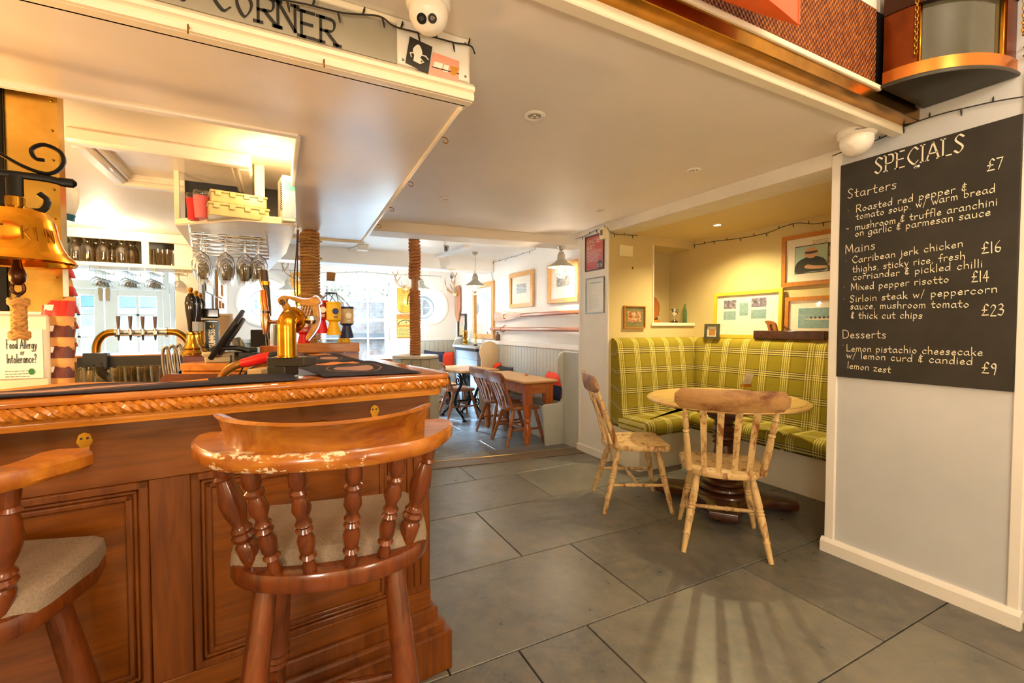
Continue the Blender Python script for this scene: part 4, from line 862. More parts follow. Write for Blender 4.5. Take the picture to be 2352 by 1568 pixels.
def back_panel(org, ex, eout, L, m0, m1, u0):
    """padded back: ex along the wall, eout into the room, m0/m1 = mitre shift at the ends"""
    prof = [(.0, SEATZ - .1), (.17, SEATZ - .08), (.165, SEATZ + .1), (.15, SEATZ + .3), (.125, SEATZ + .5), (.105, BTOP - .09), (.09, BTOP - .04), (.06, BTOP - .012), (.03, BTOP), (.0, BTOP - .005)]
    pr_ = crom([(a, b, 0) for a, b in prof], 4); D = [0]
    for a, b in zip(pr_, pr_[1:]): D.append(D[-1] + (b - a).length)
    ex, eo = V(ex), V(eout); nu = 24; vs_ = []; uv = []
    rnd_ = lambda f: .014 * (1 - min(1, min(f, 1 - f) / .04)) ** 2
    for j, p in enumerate(pr_):
        for i in range(nu + 1):
            f = i / nu; a = m0 * p.x * (1 if m0 else 0); b = m1 * p.x
            x = a + (L - a - b) * f; o = p.x - (rnd_(f) if p.x > .02 and ((f < .5 and not m0) or (f > .5 and not m1)) else 0)
            q_ = V(org) + ex * x + eo * o + V((0, 0, p.y)); vs_.append(q_); uv.append((u0 + x, D[j]))
    m = MB(); w_ = nu + 1; J = len(pr_)
    fs = [(j * w_ + i, j * w_ + i + 1, (j + 1) * w_ + i + 1, (j + 1) * w_ + i) for j in range(J - 1) for i in range(nu)]
    for i in (0, nu): fs.append([j * w_ + i for j in range(J)])
    fs += [[0 + i for i in range(w_)] + [(J - 1) * w_ + i for i in range(w_)][::-1]]
    m.add(vs_, fs, None, uv); return m.build('back_cushion', TART, ban, ang=50)
g = .004
back_panel((LX0, YN - .006, 0), (1, 0, 0), (0, -1, 0), XB - .006 - LX0, 0, 1, .07)
ya = 2.13
back_panel((XB - .006, YN - .006, 0), (0, -1, 0), (-1, 0, 0), YN - ya, 1, 0, .02)
back_panel((XB - .006, ya - g, 0), (0, -1, 0), (-1, 0, 0), ya - RY0, 0, 0, .05)
def seat(poly, u0, front):
    m = MB(); n = len(poly); h = .135; rings = []
    cx, cy = sum(p[0] for p in poly) / n, sum(p[1] for p in poly) / n
    def ins(b):
        o = []
        for i in range(n):
            a, p, c = V(poly[i - 1]).to_2d(), V(poly[i]).to_2d(), V(poly[(i + 1) % n]).to_2d(); d1, d2 = (p - a).normalized(), (c - p).normalized()
            n1, n2 = V((-d1.y, d1.x)), V((-d2.y, d2.x)); k = n1 + n2; k = k / max(.3, k.dot(n1)); q_ = p + k * b; o.append(q_)
        return o
    ar = sum(poly[i][0] * poly[(i + 1) % n][1] - poly[(i + 1) % n][0] * poly[i][1] for i in range(n))
    if ar < 0: poly.reverse()
    for (b, z) in ((.012, 0), (.0, .02), (-.006, .06), (.0, .10), (.014, .122), (.04, .134), (.09, .14)):
        rings.append([(p.x, p.y, SEATZ - h + z) for p in ins(b)])
    vs_ = [p for r_ in rings for p in r_]; K = len(rings)
    fs = [(k * n + i, k * n + (i + 1) % n, (k + 1) * n + (i + 1) % n, (k + 1) * n + i) for k in range(K - 1) for i in range(n)] + [tuple((K - 1) * n + i for i in range(n)), tuple(range(n))[::-1]]
    uv = [((p[0] if front == 'y' else p[1]) + u0, ((p[1] if front == 'y' else p[0]) * (1 if front == 'y' else 1) + (p[2] - SEATZ))) for p in vs_]
    m.add(vs_, fs, None, uv); return m.build('seat_cushion', TART, ban, ang=60)
def sub_edge(a, b, n=8): return [(a[0] + (b[0] - a[0]) * i / n, a[1] + (b[1] - a[1]) * i / n) for i in range(n)]
seat([(LX0, YN - .12)] + arc(LX0 + .08, SYF + .08, .08, 180, 270, 5) + [(SXF - .16, SYF), (SXF - .004, SYF + .14), (XB - .15, YN - .15), (XB - .17, YN - .12)], .03, 'y')
seat([(SXF + .0, SYF + .142), (XB - .146, YN - .154), (XB - .12, YN - .17), (XB - .12, ya + .01)] + [(SXF, ya + .01)], .06, 'x')
seat([(SXF, ya), (XB - .12, ya), (XB - .12, RY0), (SXF, RY0)], .02, 'x')
m = MB(); PLX, PLY = SXF + .13, SYF + .14
m.prism([(LX0 + .01, YN - .004), (LX0 + .01, PLY), (PLX - .16, PLY), (PLX, PLY - .0 + .1), (PLX, RY0), (XB - .004, RY0), (XB - .004, YN - .004)], 0, SEATZ - .125)
m.build('plinth', plain('plinth_paint', 'E9DFC6', .4, var=.04), ban)
m = MB(); m.bb((XB - .035, ya - .012, SEATZ), (XB - .004, ya + .004, BTOP - .01)); m.build('seam_gap', INK, ban)
# shelf ledge behind the backs is the back itself
# ------------------------------------------------------------ pedestal table
TX, TY, TH = 2.93, 2.25, .775
tb = thing('pedestal_table', 'round light wood pedestal table with dark four pointed base in the tartan corner', 'table', (TX, TY, 0))
TM = MX.Translation((TX, TY, 0))
m = MB(); m.lathe([(.50, TH - .036), (.535, TH - .034), (.552, TH - .022), (.55, TH - .012), (.538, TH - .006), (.53, TH - .003), (.526, TH - .005), (.52, TH - .005), (.516, TH), (0, TH)], 64, TM); m.build('tabletop', wood('pale_tabletop', 'C89A52', 'E6C683', 'x', .32, .2, 2.5, 8), tb)
m = MB(); oc = [(.17 * math.cos(R(22.5 + 45 * i)), .17 * math.sin(R(22.5 + 45 * i))) for i in range(8)]; m.prism(oc, TH - .12, TH - .036, TM, .006); m.build('top_block', DARKW, tb)
m = MB(); m.lathe([(.12, TH - .12), (.11, TH - .15), (.07, TH - .17), (.062, TH - .19), (.075, TH - .20), (.062, TH - .21), (.08, TH - .24), (.062, TH - .27), (.085, TH - .285), (.085, TH - .30), (.06, TH - .31), (.085, TH - .33), (.06, TH - .35), (.07, .36), (.075, .3), (.06, .24), (.075, .22), (.09, .21), (.115, .195), (.115, .185), (.10, .18), (.15, .165), (.15, .15), (.125, .145), (.18, .13), (.185, .115), (.16, .105), (.225, .095), (.235, .08), (.2, .07)], 36, TM, caps=False); m.build('column', DARKW, tb)
ang0 = math.atan2(-.37, .29)
pl_ = []
for k in range(4):
    a = ang0 + k * PI / 2; c, s_ = math.cos(a), math.sin(a)
    for (r_, o) in ((.2, -.17), (.30, -.115), (.40, -.10), (.455, -.10), (.475, -.085), (.475, .085), (.455, .10), (.40, .10), (.30, .115), (.2, .17)): pl_.append((r_ * c - o * s_, r_ * s_ + o * c))
m = MB(); m.prism(pl_, .03, .085, TM, .012); m.build('platform_base', DARKW, tb)
for k in range(4):
    a = ang0 + k * PI / 2; m = MB(); m.lathe([(.03, 0), (.05, .008), (.052, .02), (.042, .034)], 18, MX.Translation((TX + .40 * math.cos(a), TY + .40 * math.sin(a), 0))); m.build('bun_foot', DARKW, tb)
def cardholder(loc, rz, label, h=.1, lean=.25, tilt=0.):
    e = thing('menu_card', label, 'menu card', loc, rz, None); B = lambda m, n, mt: m.build(n, mt, e, world=False)
    m = MB(); m.prism([(-.022, 0), (.022, 0), (.006, .024), (-.006, .024)], -.045, .045, basis((0, 0, 0), (0, 1, 0), (0, 0, 1))); B(m, 'wooden_holder', OAKD)
    m = MB(); T = MX.Translation((0, 0, .012)) @ MX.Rotation(lean, 4, 'X') @ MX.Rotation(tilt, 4, 'Y'); m.bb((-.038, -.0008, 0), (.038, .0008, h), T); cd = B(m, 'card', PAPER)
    m = MB(); T2 = T @ basis((-.03, -.0014, h * .25), (1, 0, 0), (0, 0, 1)); scribble(m, T2, 0, h * .45, .055, 5, .012, .006, .0014); sub(cd, B(m, 'print', INK)); return e
p = pz(1713, 888, TH); cardholder((p.x, p.y, TH), R(-20), 'small white menu card in a wooden holder on the round table', .115, .3, .15)
# ------------------------------------------------------------ slat back chairs
def build_chair(name, label, mw, mt, sw=.235, sd=.225, H=.955, SZ=.47, group=None, rings=True):
    e = thing(name, label, 'chair', (0, 0, 0), 0, group); B = lambda m, n, mt_: m.build(n, mt_, e, world=False)
    poly = arc(sw - .07, sd - .06, .07, 0, 90, 4, .06) + arc(-sw + .07, sd - .06, .07, 90, 180, 4, .06) + [(-sw + .01, 0), (-sw * .86, -.12)] + arc(0, -.11, sw * .84, 200, 340, 8, .115) + [(sw * .86, -.12), (sw - .01, 0)]
    m = MB(); m.prism(poly, SZ - .038, SZ, None, .011); B(m, 'seat', mt)
    bk = lambda t: -.185 - .115 * t - .02 * t * t      # backward lean
    top = H - .115
    def cpt(x, z): t = (z - SZ) / (H - SZ); return bk(t) - .035 * (1 - (x / .27) ** 2)
    pf = [(0, .019), (.05, .020), (.45, .0185), (.56, .016), (.6, .012), (.62, .019), (.65, .0125), (.7, .018), (.78, .0175), (.84, .012), (.86, .017), (.89, .0115), (1, .012)]
    for s_ in (-1, 1):
        m = MB(); m.turn((s_ * sw * .83, -.155, SZ - .01), (s_ * .232, cpt(.232, top + .012) + .0, top + .012), pf, 12); B(m, 'back_post', mw)
    for x0, x1 in ((-.115, -.135), (-.04, -.046), (.04, .046), (.115, .135)):
        m = MB(); yb = -.205 if abs(x0) < .1 else -.195; vs_ = []
        for (f) in (0, .5, 1):
            x = x0 + (x1 - x0) * f; z = SZ - .01 + (top + .012 - SZ + .01) * f; y = yb + (cpt(x1, top + .012) - yb) * f + .012 * math.sin(PI * f); w_ = .014 + .004 * f
            vs_ += [(x - w_, y - .006, z), (x + w_, y - .006, z), (x + w_, y + .006, z), (x - w_, y + .006, z)]
        fs = [(j * 4 + i, j * 4 + (i + 1) % 4, (j + 1) * 4 + (i + 1) % 4, (j + 1) * 4 + i) for j in range(2) for i in range(4)] + [(3, 2, 1, 0), (8, 9, 10, 11)]
        m.add(vs_, fs); B(m, 'back_slat', mw)
    m = MB(); N = 18; vs_ = []; fs = []
    for i in range(N + 1):
        f = i / N; x = -.285 + .57 * f; t = abs(f - .5) * 2; z1 = H + .004 * (1 - t * t) - (.03 * max(0, (t - .88) / .12) ** 2); z0 = top + (.03 * max(0, (t - .86) / .14) ** 1.6) + .004 * math.cos(f * PI * 2)
        y = cpt(x * .95, (z0 + z1) / 2); th = .011
        for (o, z) in ((-th, z0 + .006), (-th * .5, z0), (th * .5, z0), (th, z0 + .006), (th - .014, z1 - .012), (th * .5 - .018, z1), (-th * .3 - .02, z1), (-th - .016, z1 - .014)): vs_.append((x, y + o, z))
    for i in range(N):
        for k in range(8): fs.append((i * 8 + k, i * 8 + (k + 1) % 8, (i + 1) * 8 + (k + 1) % 8, (i + 1) * 8 + k))
    fs += [tuple(range(8)), tuple(N * 8 + k for k in range(8))]; m.add(vs_, fs); B(m, 'crest_rail', WORNT if mw is WORNC else mt)
    lf = [(0, .016), (.2, .021), (.36, .0225), (.38, .018), (.4, .024), (.42, .0185), (.44, .024), (.46, .019), (.48, .0225), (.6, .0205), (.74, .0175), (.76, .0215), (.78, .018), (.9, .0155), (1, .0135)]
    E_ = {}
    for sx in (-1, 1):
        for sy, yt, yb in ((-1, -.13, -.245), (1, .14, .225)):
            a, b = V((sx * .145, yt, SZ - .038)), V((sx * .225, yb, 0)); E_[(sx, sy)] = (a, b); m = MB(); m.turn(a, b, lf, 12); B(m, 'leg', mw)
    def at(sx, sy, z): a, b = E_[(sx, sy)]; return a.lerp(b, (a.z - z) / a.z)
    sp_ = [(0, .009), (.25, .012), (.4, .013), (.42, .016), (.44, .012), (.56, .012), (.58, .016), (.6, .013), (.75, .012), (1, .009)]
    mid = []
    for sx in (-1, 1):
        a, b = at(sx, -1, .19), at(sx, 1, .19); mid.append((a + b) / 2); m = MB(); m.turn(a, b, sp_, 10); B(m, 'stretcher', mw)
    m = MB(); m.turn(mid[0], mid[1], sp_, 10); B(m, 'stretcher', mw)
    return e
c1 = build_chair('dining_chair', 'worn cream painted slat back chair with its back to the round table view', WORNC, WORNC)
c1.location = (2.385, 1.845, 0); c1.rotation_euler = (0, 0, R(-45)); c1['label'] = 'worn cream slat back chair in front of the round table, seen from behind'
c1['group'] = 'worn chairs at the round table'
dup(c1, (2.31, 2.545, 0), R(-118), 'worn cream slat back chair standing sideways at the end of the tartan banquette')
# ------------------------------------------------------------ specials board
board = thing('chalkboard', 'large black specials chalkboard with handwritten menu on the white stub wall', 'chalkboard', (XS - .006, 1.08, 1.0))
bx = lambda px, py, d=.018: pxx(px, py, XS - d)
ta, tb_, bb_, ba_ = bx(1926, 384), bx(2343, 258), bx(2334, 898), bx(1924, 867)
y0_, y1_, z0_, z1_ = (ta.y + ba_.y) / 2, (tb_.y + bb_.y) / 2, (ba_.z + bb_.z) / 2, (ta.z + tb_.z) / 2
m = MB(); m.bb((XS - .016, y1_, z0_), (XS - .0005, y0_, z1_), None, .002)
t = NT('chalkboard_black'); setp(t.b, .5, 0, .4); n = t.noise(t.coord(), 3, 7, .65); t.col(t.ramp(n, [(.3, srgb('24221F')), (.75, srgb('3A3631'))])); m.build('board', t.m, board)
def chalk(lines, mat, name='chalk_lettering'):
    for (s_, xa, ya_, xb, yb_, h, wth, nib, ser) in lines:
        m = MB(); a, b = bx(xa, ya_), bx(xb, yb_); d = b - a; d.x = 0
        M = basis(a, d, V((0, d.z, -d.y)) if d.y > 0 else V((0, -d.z, -d.y)).normalized(), (-1, 0, 0)); M = basis(a, d, V((0, 0, 1)) - d.normalized() * d.normalized().z, (-1, 0, 0))
        text(m, s_, M, h, wth, d.length, nib, ser, .0 if ser else .03); m.build(name, mat, board)
chalk([('SPECIALS', 2008, 400, 2217, 346, .080, .0072, R(40), True)], CHALKW, 'title_lettering')
chalk([('Starters', 1946, 457, 2060, 432, .050, .0034, None, False), ('Mains', 1941, 583, 2011, 572, .048, .0034, None, False), ('Desserts', 1935, 777, 2036, 776, .046, .0034, None, False)], CHALKW, 'heading_lettering')
h_, w_ = .037, .0040
LN = [('·', 1946, 487, 1950, 487), ('Roasted red pepper &', 1966, 487, 2222, 437), ('tomato soup. w/ warm bread', 1966, 505, 2287, 440), ('-', 1943, 530, 1950, 529), ('mushroom & truffle aranchini', 1964, 529, 2292, 470), ('on garlic & parmesan sauce', 1964, 543, 2276, 494),
      ('·', 1941, 604, 1945, 604), ('Carribean jerk chicken', 1957, 605, 2213, 566), ('thighs, sticky rice, fresh', 1958, 626, 2218, 594), ('corriander & pickled chilli', 1959, 643, 2258, 613), ('·', 1936, 663, 1940, 663), ('Mixed pepper risotto', 1954, 667, 2180, 648), ('·', 1936, 691, 1940, 691), ('Sirloin steak w/ peppercorn', 1952, 694, 2292, 671),
      ('sauce, mushroom tomato', 1953, 710, 2226, 705), ('& thick cut chips', 1954, 731, 2119, 731), ('·', 1935, 797, 1939, 797), ('Lemon pistachio cheesecake', 1944, 806, 2258, 817), ('w/ lemon curd & candied', 1944, 822, 2235, 838), ('lemon zest', 1946, 845, 2046, 856)]
chalk([(s_, a, b, c, d, h_, w_, R(60), False) for s_, a, b, c, d in LN] + [(s_, a, b, c, d, .056, .0050, R(60), False) for s_, a, b, c, d in (('£7', 2266, 394, 2304, 386), ('£16', 2254, 583, 2301, 577), ('£14', 2231, 648, 2272, 645), ('£23', 2254, 725, 2307, 724), ('£9', 2254, 857, 2290, 860))], CHALK)
p = bx(2105, 382); m = MB(); m.lathe([(.014, 0), (.012, .004), (.004, .008), (0, .008)], 14, basis((XS - .016, p.y, p.z), (0, 1, 0), (0, 0, -1), (-1, 0, 0))); m.build('screw_head', STEEL, board)
# ------------------------------------------------------------ pictures
GLZ = glass('picture_glass', 'FFFFFF', thin=True)
def frame(name, M, wd, ht, fw, fmat, label, cat, mat_in=PAPER, deco=None, depth=.022, glz=True, group=None):
    """picture in the xy plane of M, lower left corner at its origin, z towards the viewer"""
    e = thing(name, label, cat, M.to_translation(), 0, group); m = MB()
    prof = [(0, 0), (wd, 0), (wd, ht), (0, ht)]; inn = [(fw, fw), (wd - fw, fw), (wd - fw, ht - fw), (fw, ht - fw)]
    vs_ = [(x, y, 0) for x, y in prof] + [(x, y, depth) for x, y in prof] + [(x, y, depth) for x, y in inn] + [(x, y, .004) for x, y in inn]
    fs = [(k * 4 + i, k * 4 + (i + 1) % 4, (k + 1) * 4 + (i + 1) % 4, (k + 1) * 4 + i) for k in range(3) for i in range(4)]
    m.add(vs_, fs, M); m.build('frame', fmat, e, ang=20)
    m = MB(); m.bb((fw * .8, fw * .8, .001), (wd - fw * .8, ht - fw * .8, .006), M); m.build('mount', mat_in, e)
    if deco: deco(e, M @ MX.Translation((fw, fw, .0065)), wd - 2 * fw, ht - 2 * fw)
    if glz: m = MB(); m.bb((fw * .9, fw * .9, .012), (wd - fw * .9, ht - fw * .9, .0135), M); m.build('glazing', GLZ, e)
    return e
def photo(name, stops, scale=8, stretch=(1, 1, 1)):
    if name in MATS: return MATS[name]
    t = NT(name); setp(t.b, .5); n = t.noise(t.coord(stretch), scale, 7, .7, .4); t.col(t.ramp(n, [(p_, srgb(c)) for p_, c in stops])); return t.m
SEA = photo('sea_photo', [(.3, '5E8794'), (.5, '86A9AE'), (.7, 'A9C2BE')], 30, (1, 1, 5)); ENG = photo('engraving', [(.35, '4A4A4A'), (.5, '9A9A96'), (.65, 'DEDCD4')], 45)
MUD = photo('warm_photo', [(.3, '4A2A1A'), (.45, '9A5A2E'), (.55, 'C9A070'), (.7, 'E6D6C0')], 40); NAVYP = photo('blue_photo', [(.3, '2E2F55'), (.5, '6E6A86'), (.65, 'C9BEB4')], 35)
def rect(e, M, x0, y0, x1, y1, mat, name='print', z=.0012): m = MB(); m.bb((x0, y0, 0), (x1, y1, z), M); return m.build(name, mat, e)
def blob(e, M, pts, mat, name, z=.002, k=4): m = MB(); P = crom([(x, y, 0) for x, y in pts], k, True); m.prism([(p.x, p.y) for p in P], .0012, z, M); return m.build(name, mat, e)
def wallM(px, py, x, lean=0.): p = pxx(px, py, x); return basis(p, (0, -1, 0), V((lean, 0, 1)), None)
def span(p0, p1, x): a, b = pxx(*p0, x), pxx(*p1, x); return a.y - b.y
# on the nook back wall (x = XB)
xw = XB - .004
M = wallM(1797, 660, xw)
def d_big(e, M, w_, h_):
    rect(e, M, w_ * .10, h_ * .18, w_ * .92, h_ * .82, INK, 'dark_border'); M = M @ MX.Translation((0, 0, .0013))
    rect(e, M, w_ * .105, h_ * .2, w_ * .46, h_ * .80, photo('pale_sea', [(.3, '9FC0B4'), (.7, 'C6DACB')], 5), 'portrait_photo')
    rect(e, M, w_ * .47, h_ * .55, w_ * .72, h_ * .74, MUD, 'crew_photo'); rect(e, M, w_ * .47, h_ * .3, w_ * .72, h_ * .52, MUD, 'rowing_photo'); rect(e, M, w_ * .73, h_ * .3, w_ * .9, h_ * .74, MUD, 'boat_photo')
    a = w_ * .105; b = h_ * .2; W_, H_ = w_ * .355, h_ * .6; f = lambda L: [(a + x * W_, b + y * H_) for x, y in L]
    blob(e, M, f([(.02, .02), (.05, .38), (.3, .56), (.55, .6), (.85, .5), (.98, .3), (.95, .04), (.5, .02)]), plain('dark_jumper', '28302F', .8), 'jumper')
    blob(e, M, f([(.32, .62), (.3, .8), (.42, .92), (.6, .92), (.7, .78), (.66, .6), (.5, .52)]), plain('skin_print', 'D9A67C', .6), 'face', .0026)
    blob(e, M, f([(.33, .72), (.5, .70), (.69, .73), (.68, .79), (.5, .79), (.34, .79)]), INK, 'sunglasses', .0032)
    blob(e, M, f([(.3, .2), (.5, .12), (.95, .1), (.97, .18), (.6, .24), (.4, .3)]), plain('skin_print', 'D9A67C', .6), 'arms', .0026)
    m = MB(); scribble(m, M, w_ * .3, h_ * .9, w_ * .5, 3, h_ * .03, .01, .003); m.build('caption', DKGREY, e)
hh_ = pxx(1797, 546, xw).z - pxx(1797, 660, xw).z
frame('framed_photos', M, .80, hh_, .036, OAKD, 'large oak framed photo montage with a man in sunglasses high on the back wall', 'picture', PAPER, d_big)
M = wallM(1642, 770, xw); M = basis(pxx(1640, 775, xw - .03), (0, -1, 0), (.03, 0, 1))
def d_col(e, M, w_, h_):
    for i, (a, b, c, d, mt) in enumerate(((.12, .66, .33, .88, NAVYP), (.58, .68, .81, .90, NAVYP), (.39, .48, .53, .80, SEA), (.12, .38, .33, .60, SEA), (.58, .40, .81, .62, SEA))):
        rect(e, M, w_ * a, h_ * b, w_ * c, h_ * d, mt, 'boat_photo')
    m = MB(); scribble(m, M, w_ * .41, h_ * .93, w_ * .51, 2, h_ * .04, .008, .002); m.build('caption', DKGREY, e)
ht_ = pxx(1640, 681, xw - .03).z - pxx(1640, 775, xw - .03).z
frame('framed_photos', M, span((1640, 700), (1797, 700), xw - .03), ht_ + .03, .032, plain('yellow_frame', 'DDB63C', .45), 'yellow framed set of five small rowing photos standing behind the banquette', 'picture', PAPER, d_col)
M = basis(pxx(1803, 785, xw - .03), (0, -1, 0), (.03, 0, 1))
def d_boat(e, M, w_, h_):
    rect(e, M, w_ * .14, h_ * .28, w_ * .86, h_ * .80, SEA, 'sea_photo'); M = M @ MX.Translation((0, 0, .0005))
    blob(e, M, [(w_ * .22, h_ * .52), (w_ * .4, h_ * .49), (w_ * .6, h_ * .49), (w_ * .8, h_ * .53), (w_ * .6, h_ * .54), (w_ * .4, h_ * .53)], plain('hull_print', 'E6D6C4', .6), 'gig_hull')
    for i in range(6): x = w_ * (.33 + .06 * i); blob(e, M, [(x - .01, h_ * .53), (x, h_ * .585), (x + .01, h_ * .53)], plain('rower_print', '2E3038', .7), 'rower', .0024, 3)
ht_ = pxx(1803, 684, xw - .03).z - pxx(1803, 785, xw - .03).z
frame('framed_photo', M, .62, ht_, .032, OAKD, 'oak framed photo of a rowing gig at sea leaning beside the wooden plane', 'picture', PAPER, d_boat)
M = basis(pxx(1620, 778, XB - .10), (0, -1, 0), (.05, 0, 1))
frame('framed_print', M, .165, .15, .024, plain('grey_green_frame', '4A4A38', .4), 'small dark frame with a brown wood print standing on the banquette back', 'picture', PAPER, lambda e, M, w_, h_: rect(e, M, w_ * .18, h_ * .1, w_ * .82, h_ * .72, photo('brown_print', [(.3, '9A5E1E'), (.7, 'CF9348')], 20, (1, 1, 6)), 'wood_print'))
a, b = pyy(1431, 754, YN - .004), pyy(1480, 703, YN - .004)
M = basis(a, (1, 0, 0), (0, 0, 1)); frame('small_picture', M, b.x - a.x, b.z - a.z, .010, OAKD, 'small square picture of a group on a green ground by the sill', 'picture', plain('green_mount', '7E7B4C', .6), lambda e, M, w_, h_: rect(e, M, w_ * .15, h_ * .25, w_ * .85, h_ * .78, MUD, 'group_photo'))
a, b = pyy(1423, 587, YN - .004), pyy(1453, 565, YN - .004); m = MB(); m.bb((a.x, YN - .012, a.z), (b.x, YN, b.z), None, .003); one(m, 'blank_switch_plate', plain('cream_plastic', 'F1E6BC', .35), 'cream blank wall plate on the nook side wall', 'wall plate')
a = pyy(1453, 615, YN - .004); m = MB(); m.bb((a.x - .006, YN - .004, a.z - .01), (a.x + .006, YN, a.z + .012)); m.tube(crom([(a.x, YN - .004, a.z), (a.x, YN - .018, a.z - .006), (a.x, YN - .02, a.z + .008)], 3), .0025, 6); one(m, 'picture_hook', BRASSD, 'tiny brass hook on the yellow nook wall', 'hook')
# things on the sill and on the back
def prof_x(p, x0, x1, y, z): return None
e = thing('trophy_cup', 'silver trophy cup on the sill of the wall opening', 'trophy', (0, 0, 0)); p = pyy(1549, 729, 3.56); e.location = (p.x, 3.56, AZ0); FRAME[e.name] = MX.Translation(e.location); T_ = FRAME[e.name]
m = MB(); m.lathe([(.034, 0), (.034, .022), (.03, .024)], 20, T_); m.build('plinth', DARKW, e)
m = MB(); m.lathe([(.024, .024), (.02, .034), (.007, .045), (.007, .06), (.012, .065), (.007, .07), (.012, .08), (.034, .1), (.04, .13), (.037, .15), (.040, .155), (.036, .15), (.036, .13), (.02, .1)], 24, T_, caps=False); m.build('cup', CHROME, e)
for s_ in (-1, 1): m = MB(); m.tube(crom([(s_ * .036, 0, .14), (s_ * .058, 0, .148), (s_ * .056, 0, .12), (s_ * .034, 0, .105)], 5), .003, 6, T_); m.build('handle', CHROME, e)
p = pyy(1573, 729, 3.52); m = MB(); m.lathe([(.02, 0), (.022, .006), (.022, .10), (.018, .14), (.011, .17), (.011, .195), (.014, .2)], 18, MX.Translation((p.x, 3.52, AZ0))); one(m, 'glass_bottle', glass('blue_green_glass', '8FD0BE', .05), 'slim blue green glass bottle on the sill beside the trophy', 'bottle')
e = thing('wooden_block', 'old wooden pulley block and roller in the wall opening', 'block', (AX + .06, 3.58, AZ0)); T_ = FRAME[e.name]
m = MB(); m.bb((-.05, -.06, 0), (.13, .06, .03), T_, .006); m.build('base_board', OAKD, e)
m = MB(); m.lathe([(.13, -.022), (.137, -.01), (.137, .01), (.13, .022)], 28, T_ @ basis((.03, 0, .155), (1, 0, 0), (0, 0, 1))); m.build('pulley_wheel', CHAIRW, e)
m = MB(); m.tube([(.0, .02, .11), (.09, .02, .10), (.10, .02, .10), (.17, .02, .095)], [.014, .014, .024, .026], 12, T_); m.build('roller_axle', PINEO, e)
m = MB(); m.bb((.085, -.03, .03), (.11, .03, .09), T_ @ MX.Rotation(.3, 4, 'Y'), .003); m.build('wedge', DARKW, e)
# wooden jack plane on top of the banquette back
a, b = pxx(1735, 771, XB - .06), pxx(1900, 771, XB - .06); e = thing('jack_plane', 'old wooden jack plane lying on top of the banquette back', 'plane', (XB - .06, (a.y + b.y) / 2, BTOP)); z0 = BTOP - .002
m = MB(); m.bb((XB - .095, b.y, z0), (XB - .03, a.y, z0 + .075), None, .005); m.build('body', DARKW, e)
hx = pxx(1775, 745, XB - .06).y; m = MB(); m.prism([(p.x, p.y) for p in crom([(-.03, 0), (-.045, .05), (-.065, .085), (-.02, .088), (.025, .065), (.04, .02), (.045, 0), (.02, 0), (.018, .03), (-.0, .058), (-.02, .05), (-.012, .02), (-.008, 0)], 3, True)], -.012, .012, basis((XB - .062, hx, z0 + .074), (0, -1, 0), (0, 0, 1), (-1, 0, 0))); m.build('handle', CHAIRW, e)
hx = pxx(1810, 750, XB - .06).y; m = MB(); m.bb((-.012, -.02, 0), (.012, .02, .085), basis((XB - .062, hx - .03, z0 + .065), (0, -.6, -.8), (1, 0, 0), (0, .8, .6)), .004); m.build('blade_wedge', DARKW, e)
# downlight
def downlight(p, z, label, lit, r=.045):
    e = thing('ceiling_downlight', label, 'ceiling light', (p.x, p.y, z)); T_ = MX.Translation((p.x, p.y, z))
    m = MB(); m.lathe([(r, 0), (r, -.004), (r * .85, -.009), (r * .7, -.007), (r * .62, -.002)], 28, T_, caps=False); m.build('trim_ring', plain('downlight_rim', 'E4DED2', .3), e)
    m = MB(); m.lathe([(0, -.003), (r * .64, -.003)], 24, T_, caps=False); m.build('lens', emit('lit_lens', 'FFE6B0', 14) if lit else plain('dim_lens', 'B5ADA0', .2), e)
    if not lit:
        for k in range(3): m = MB(); m.lathe([(.007, -.006), (.005, -.008), (0, -.008)], 10, MX.Translation((p.x + .014 * math.cos(k * 2.1), p.y + .014 * math.sin(k * 2.1), z))); m.build('led', PAPER, e)
downlight(V((3.484, 2.771, 0)), 2.205, 'lit round downlight in the ceiling above the tartan banquette', True)
downlight(pz(1228, 265, CZ), CZ, 'unlit round downlight nearest the canopy corner on the low ceiling', False, .05)
downlight(pz(1594, 390, CZ), CZ, 'unlit round downlight on the ceiling near the chalkboard wall', False, .042)
downlight(pz(1378, 482, CZ), CZ, 'unlit round downlight on the ceiling near the pillar with posters', False, .042)
downlight(pz(1023, 456, CZ), CZ, 'unlit round downlight on the ceiling beside the canopy edge', False, .042)
p = pz(645, 392, 2.19); downlight(V((-.03, 2.62, 0)), 2.19, 'lit round downlight above the overhead shelf inside the bar', True, .045)
downlight(pz(255, 525, 2.19), 2.19, 'lit round downlight in the ceiling over the far glass shelf', True, .045)
# ------------------------------------------------------------ dining end
TZ = .69
n_ = V((2.395, 4.36, TZ)); ex, ey, W1, L1 = V((1, 0, 0)), V((0, 1, 0)), .455, 1.27
pt = thing('pine_table', 'pine farmhouse table with turned orange legs by the grey settle end', 'table', (n_ + ex * W1 / 2 + ey * L1 / 2) * 1.0, 0)
TA = basis((n_.x, n_.y, 0), ex, ey, (0, 0, 1))
m = MB(); m.box((W1 / 2, L1 / 2, TZ - .0125), (W1, L1, .025), TA, .006); m.build('tabletop', PINE, pt)
m = MB(); 
for (a, b, c, d) in ((.05, .055, W1 - .05, .08), (.05, L1 - .08, W1 - .05, L1 - .055), (.055, .08, .08, L1 - .08), (W1 - .08, .08, W1 - .055, L1 - .08)): m.bb((a, b, TZ - .15), (c, d, TZ - .025), TA)
m.build('apron', wood('pine_apron', '9A4F1C', 'C27A38', 'x', .4, .2, 3, 9), pt)
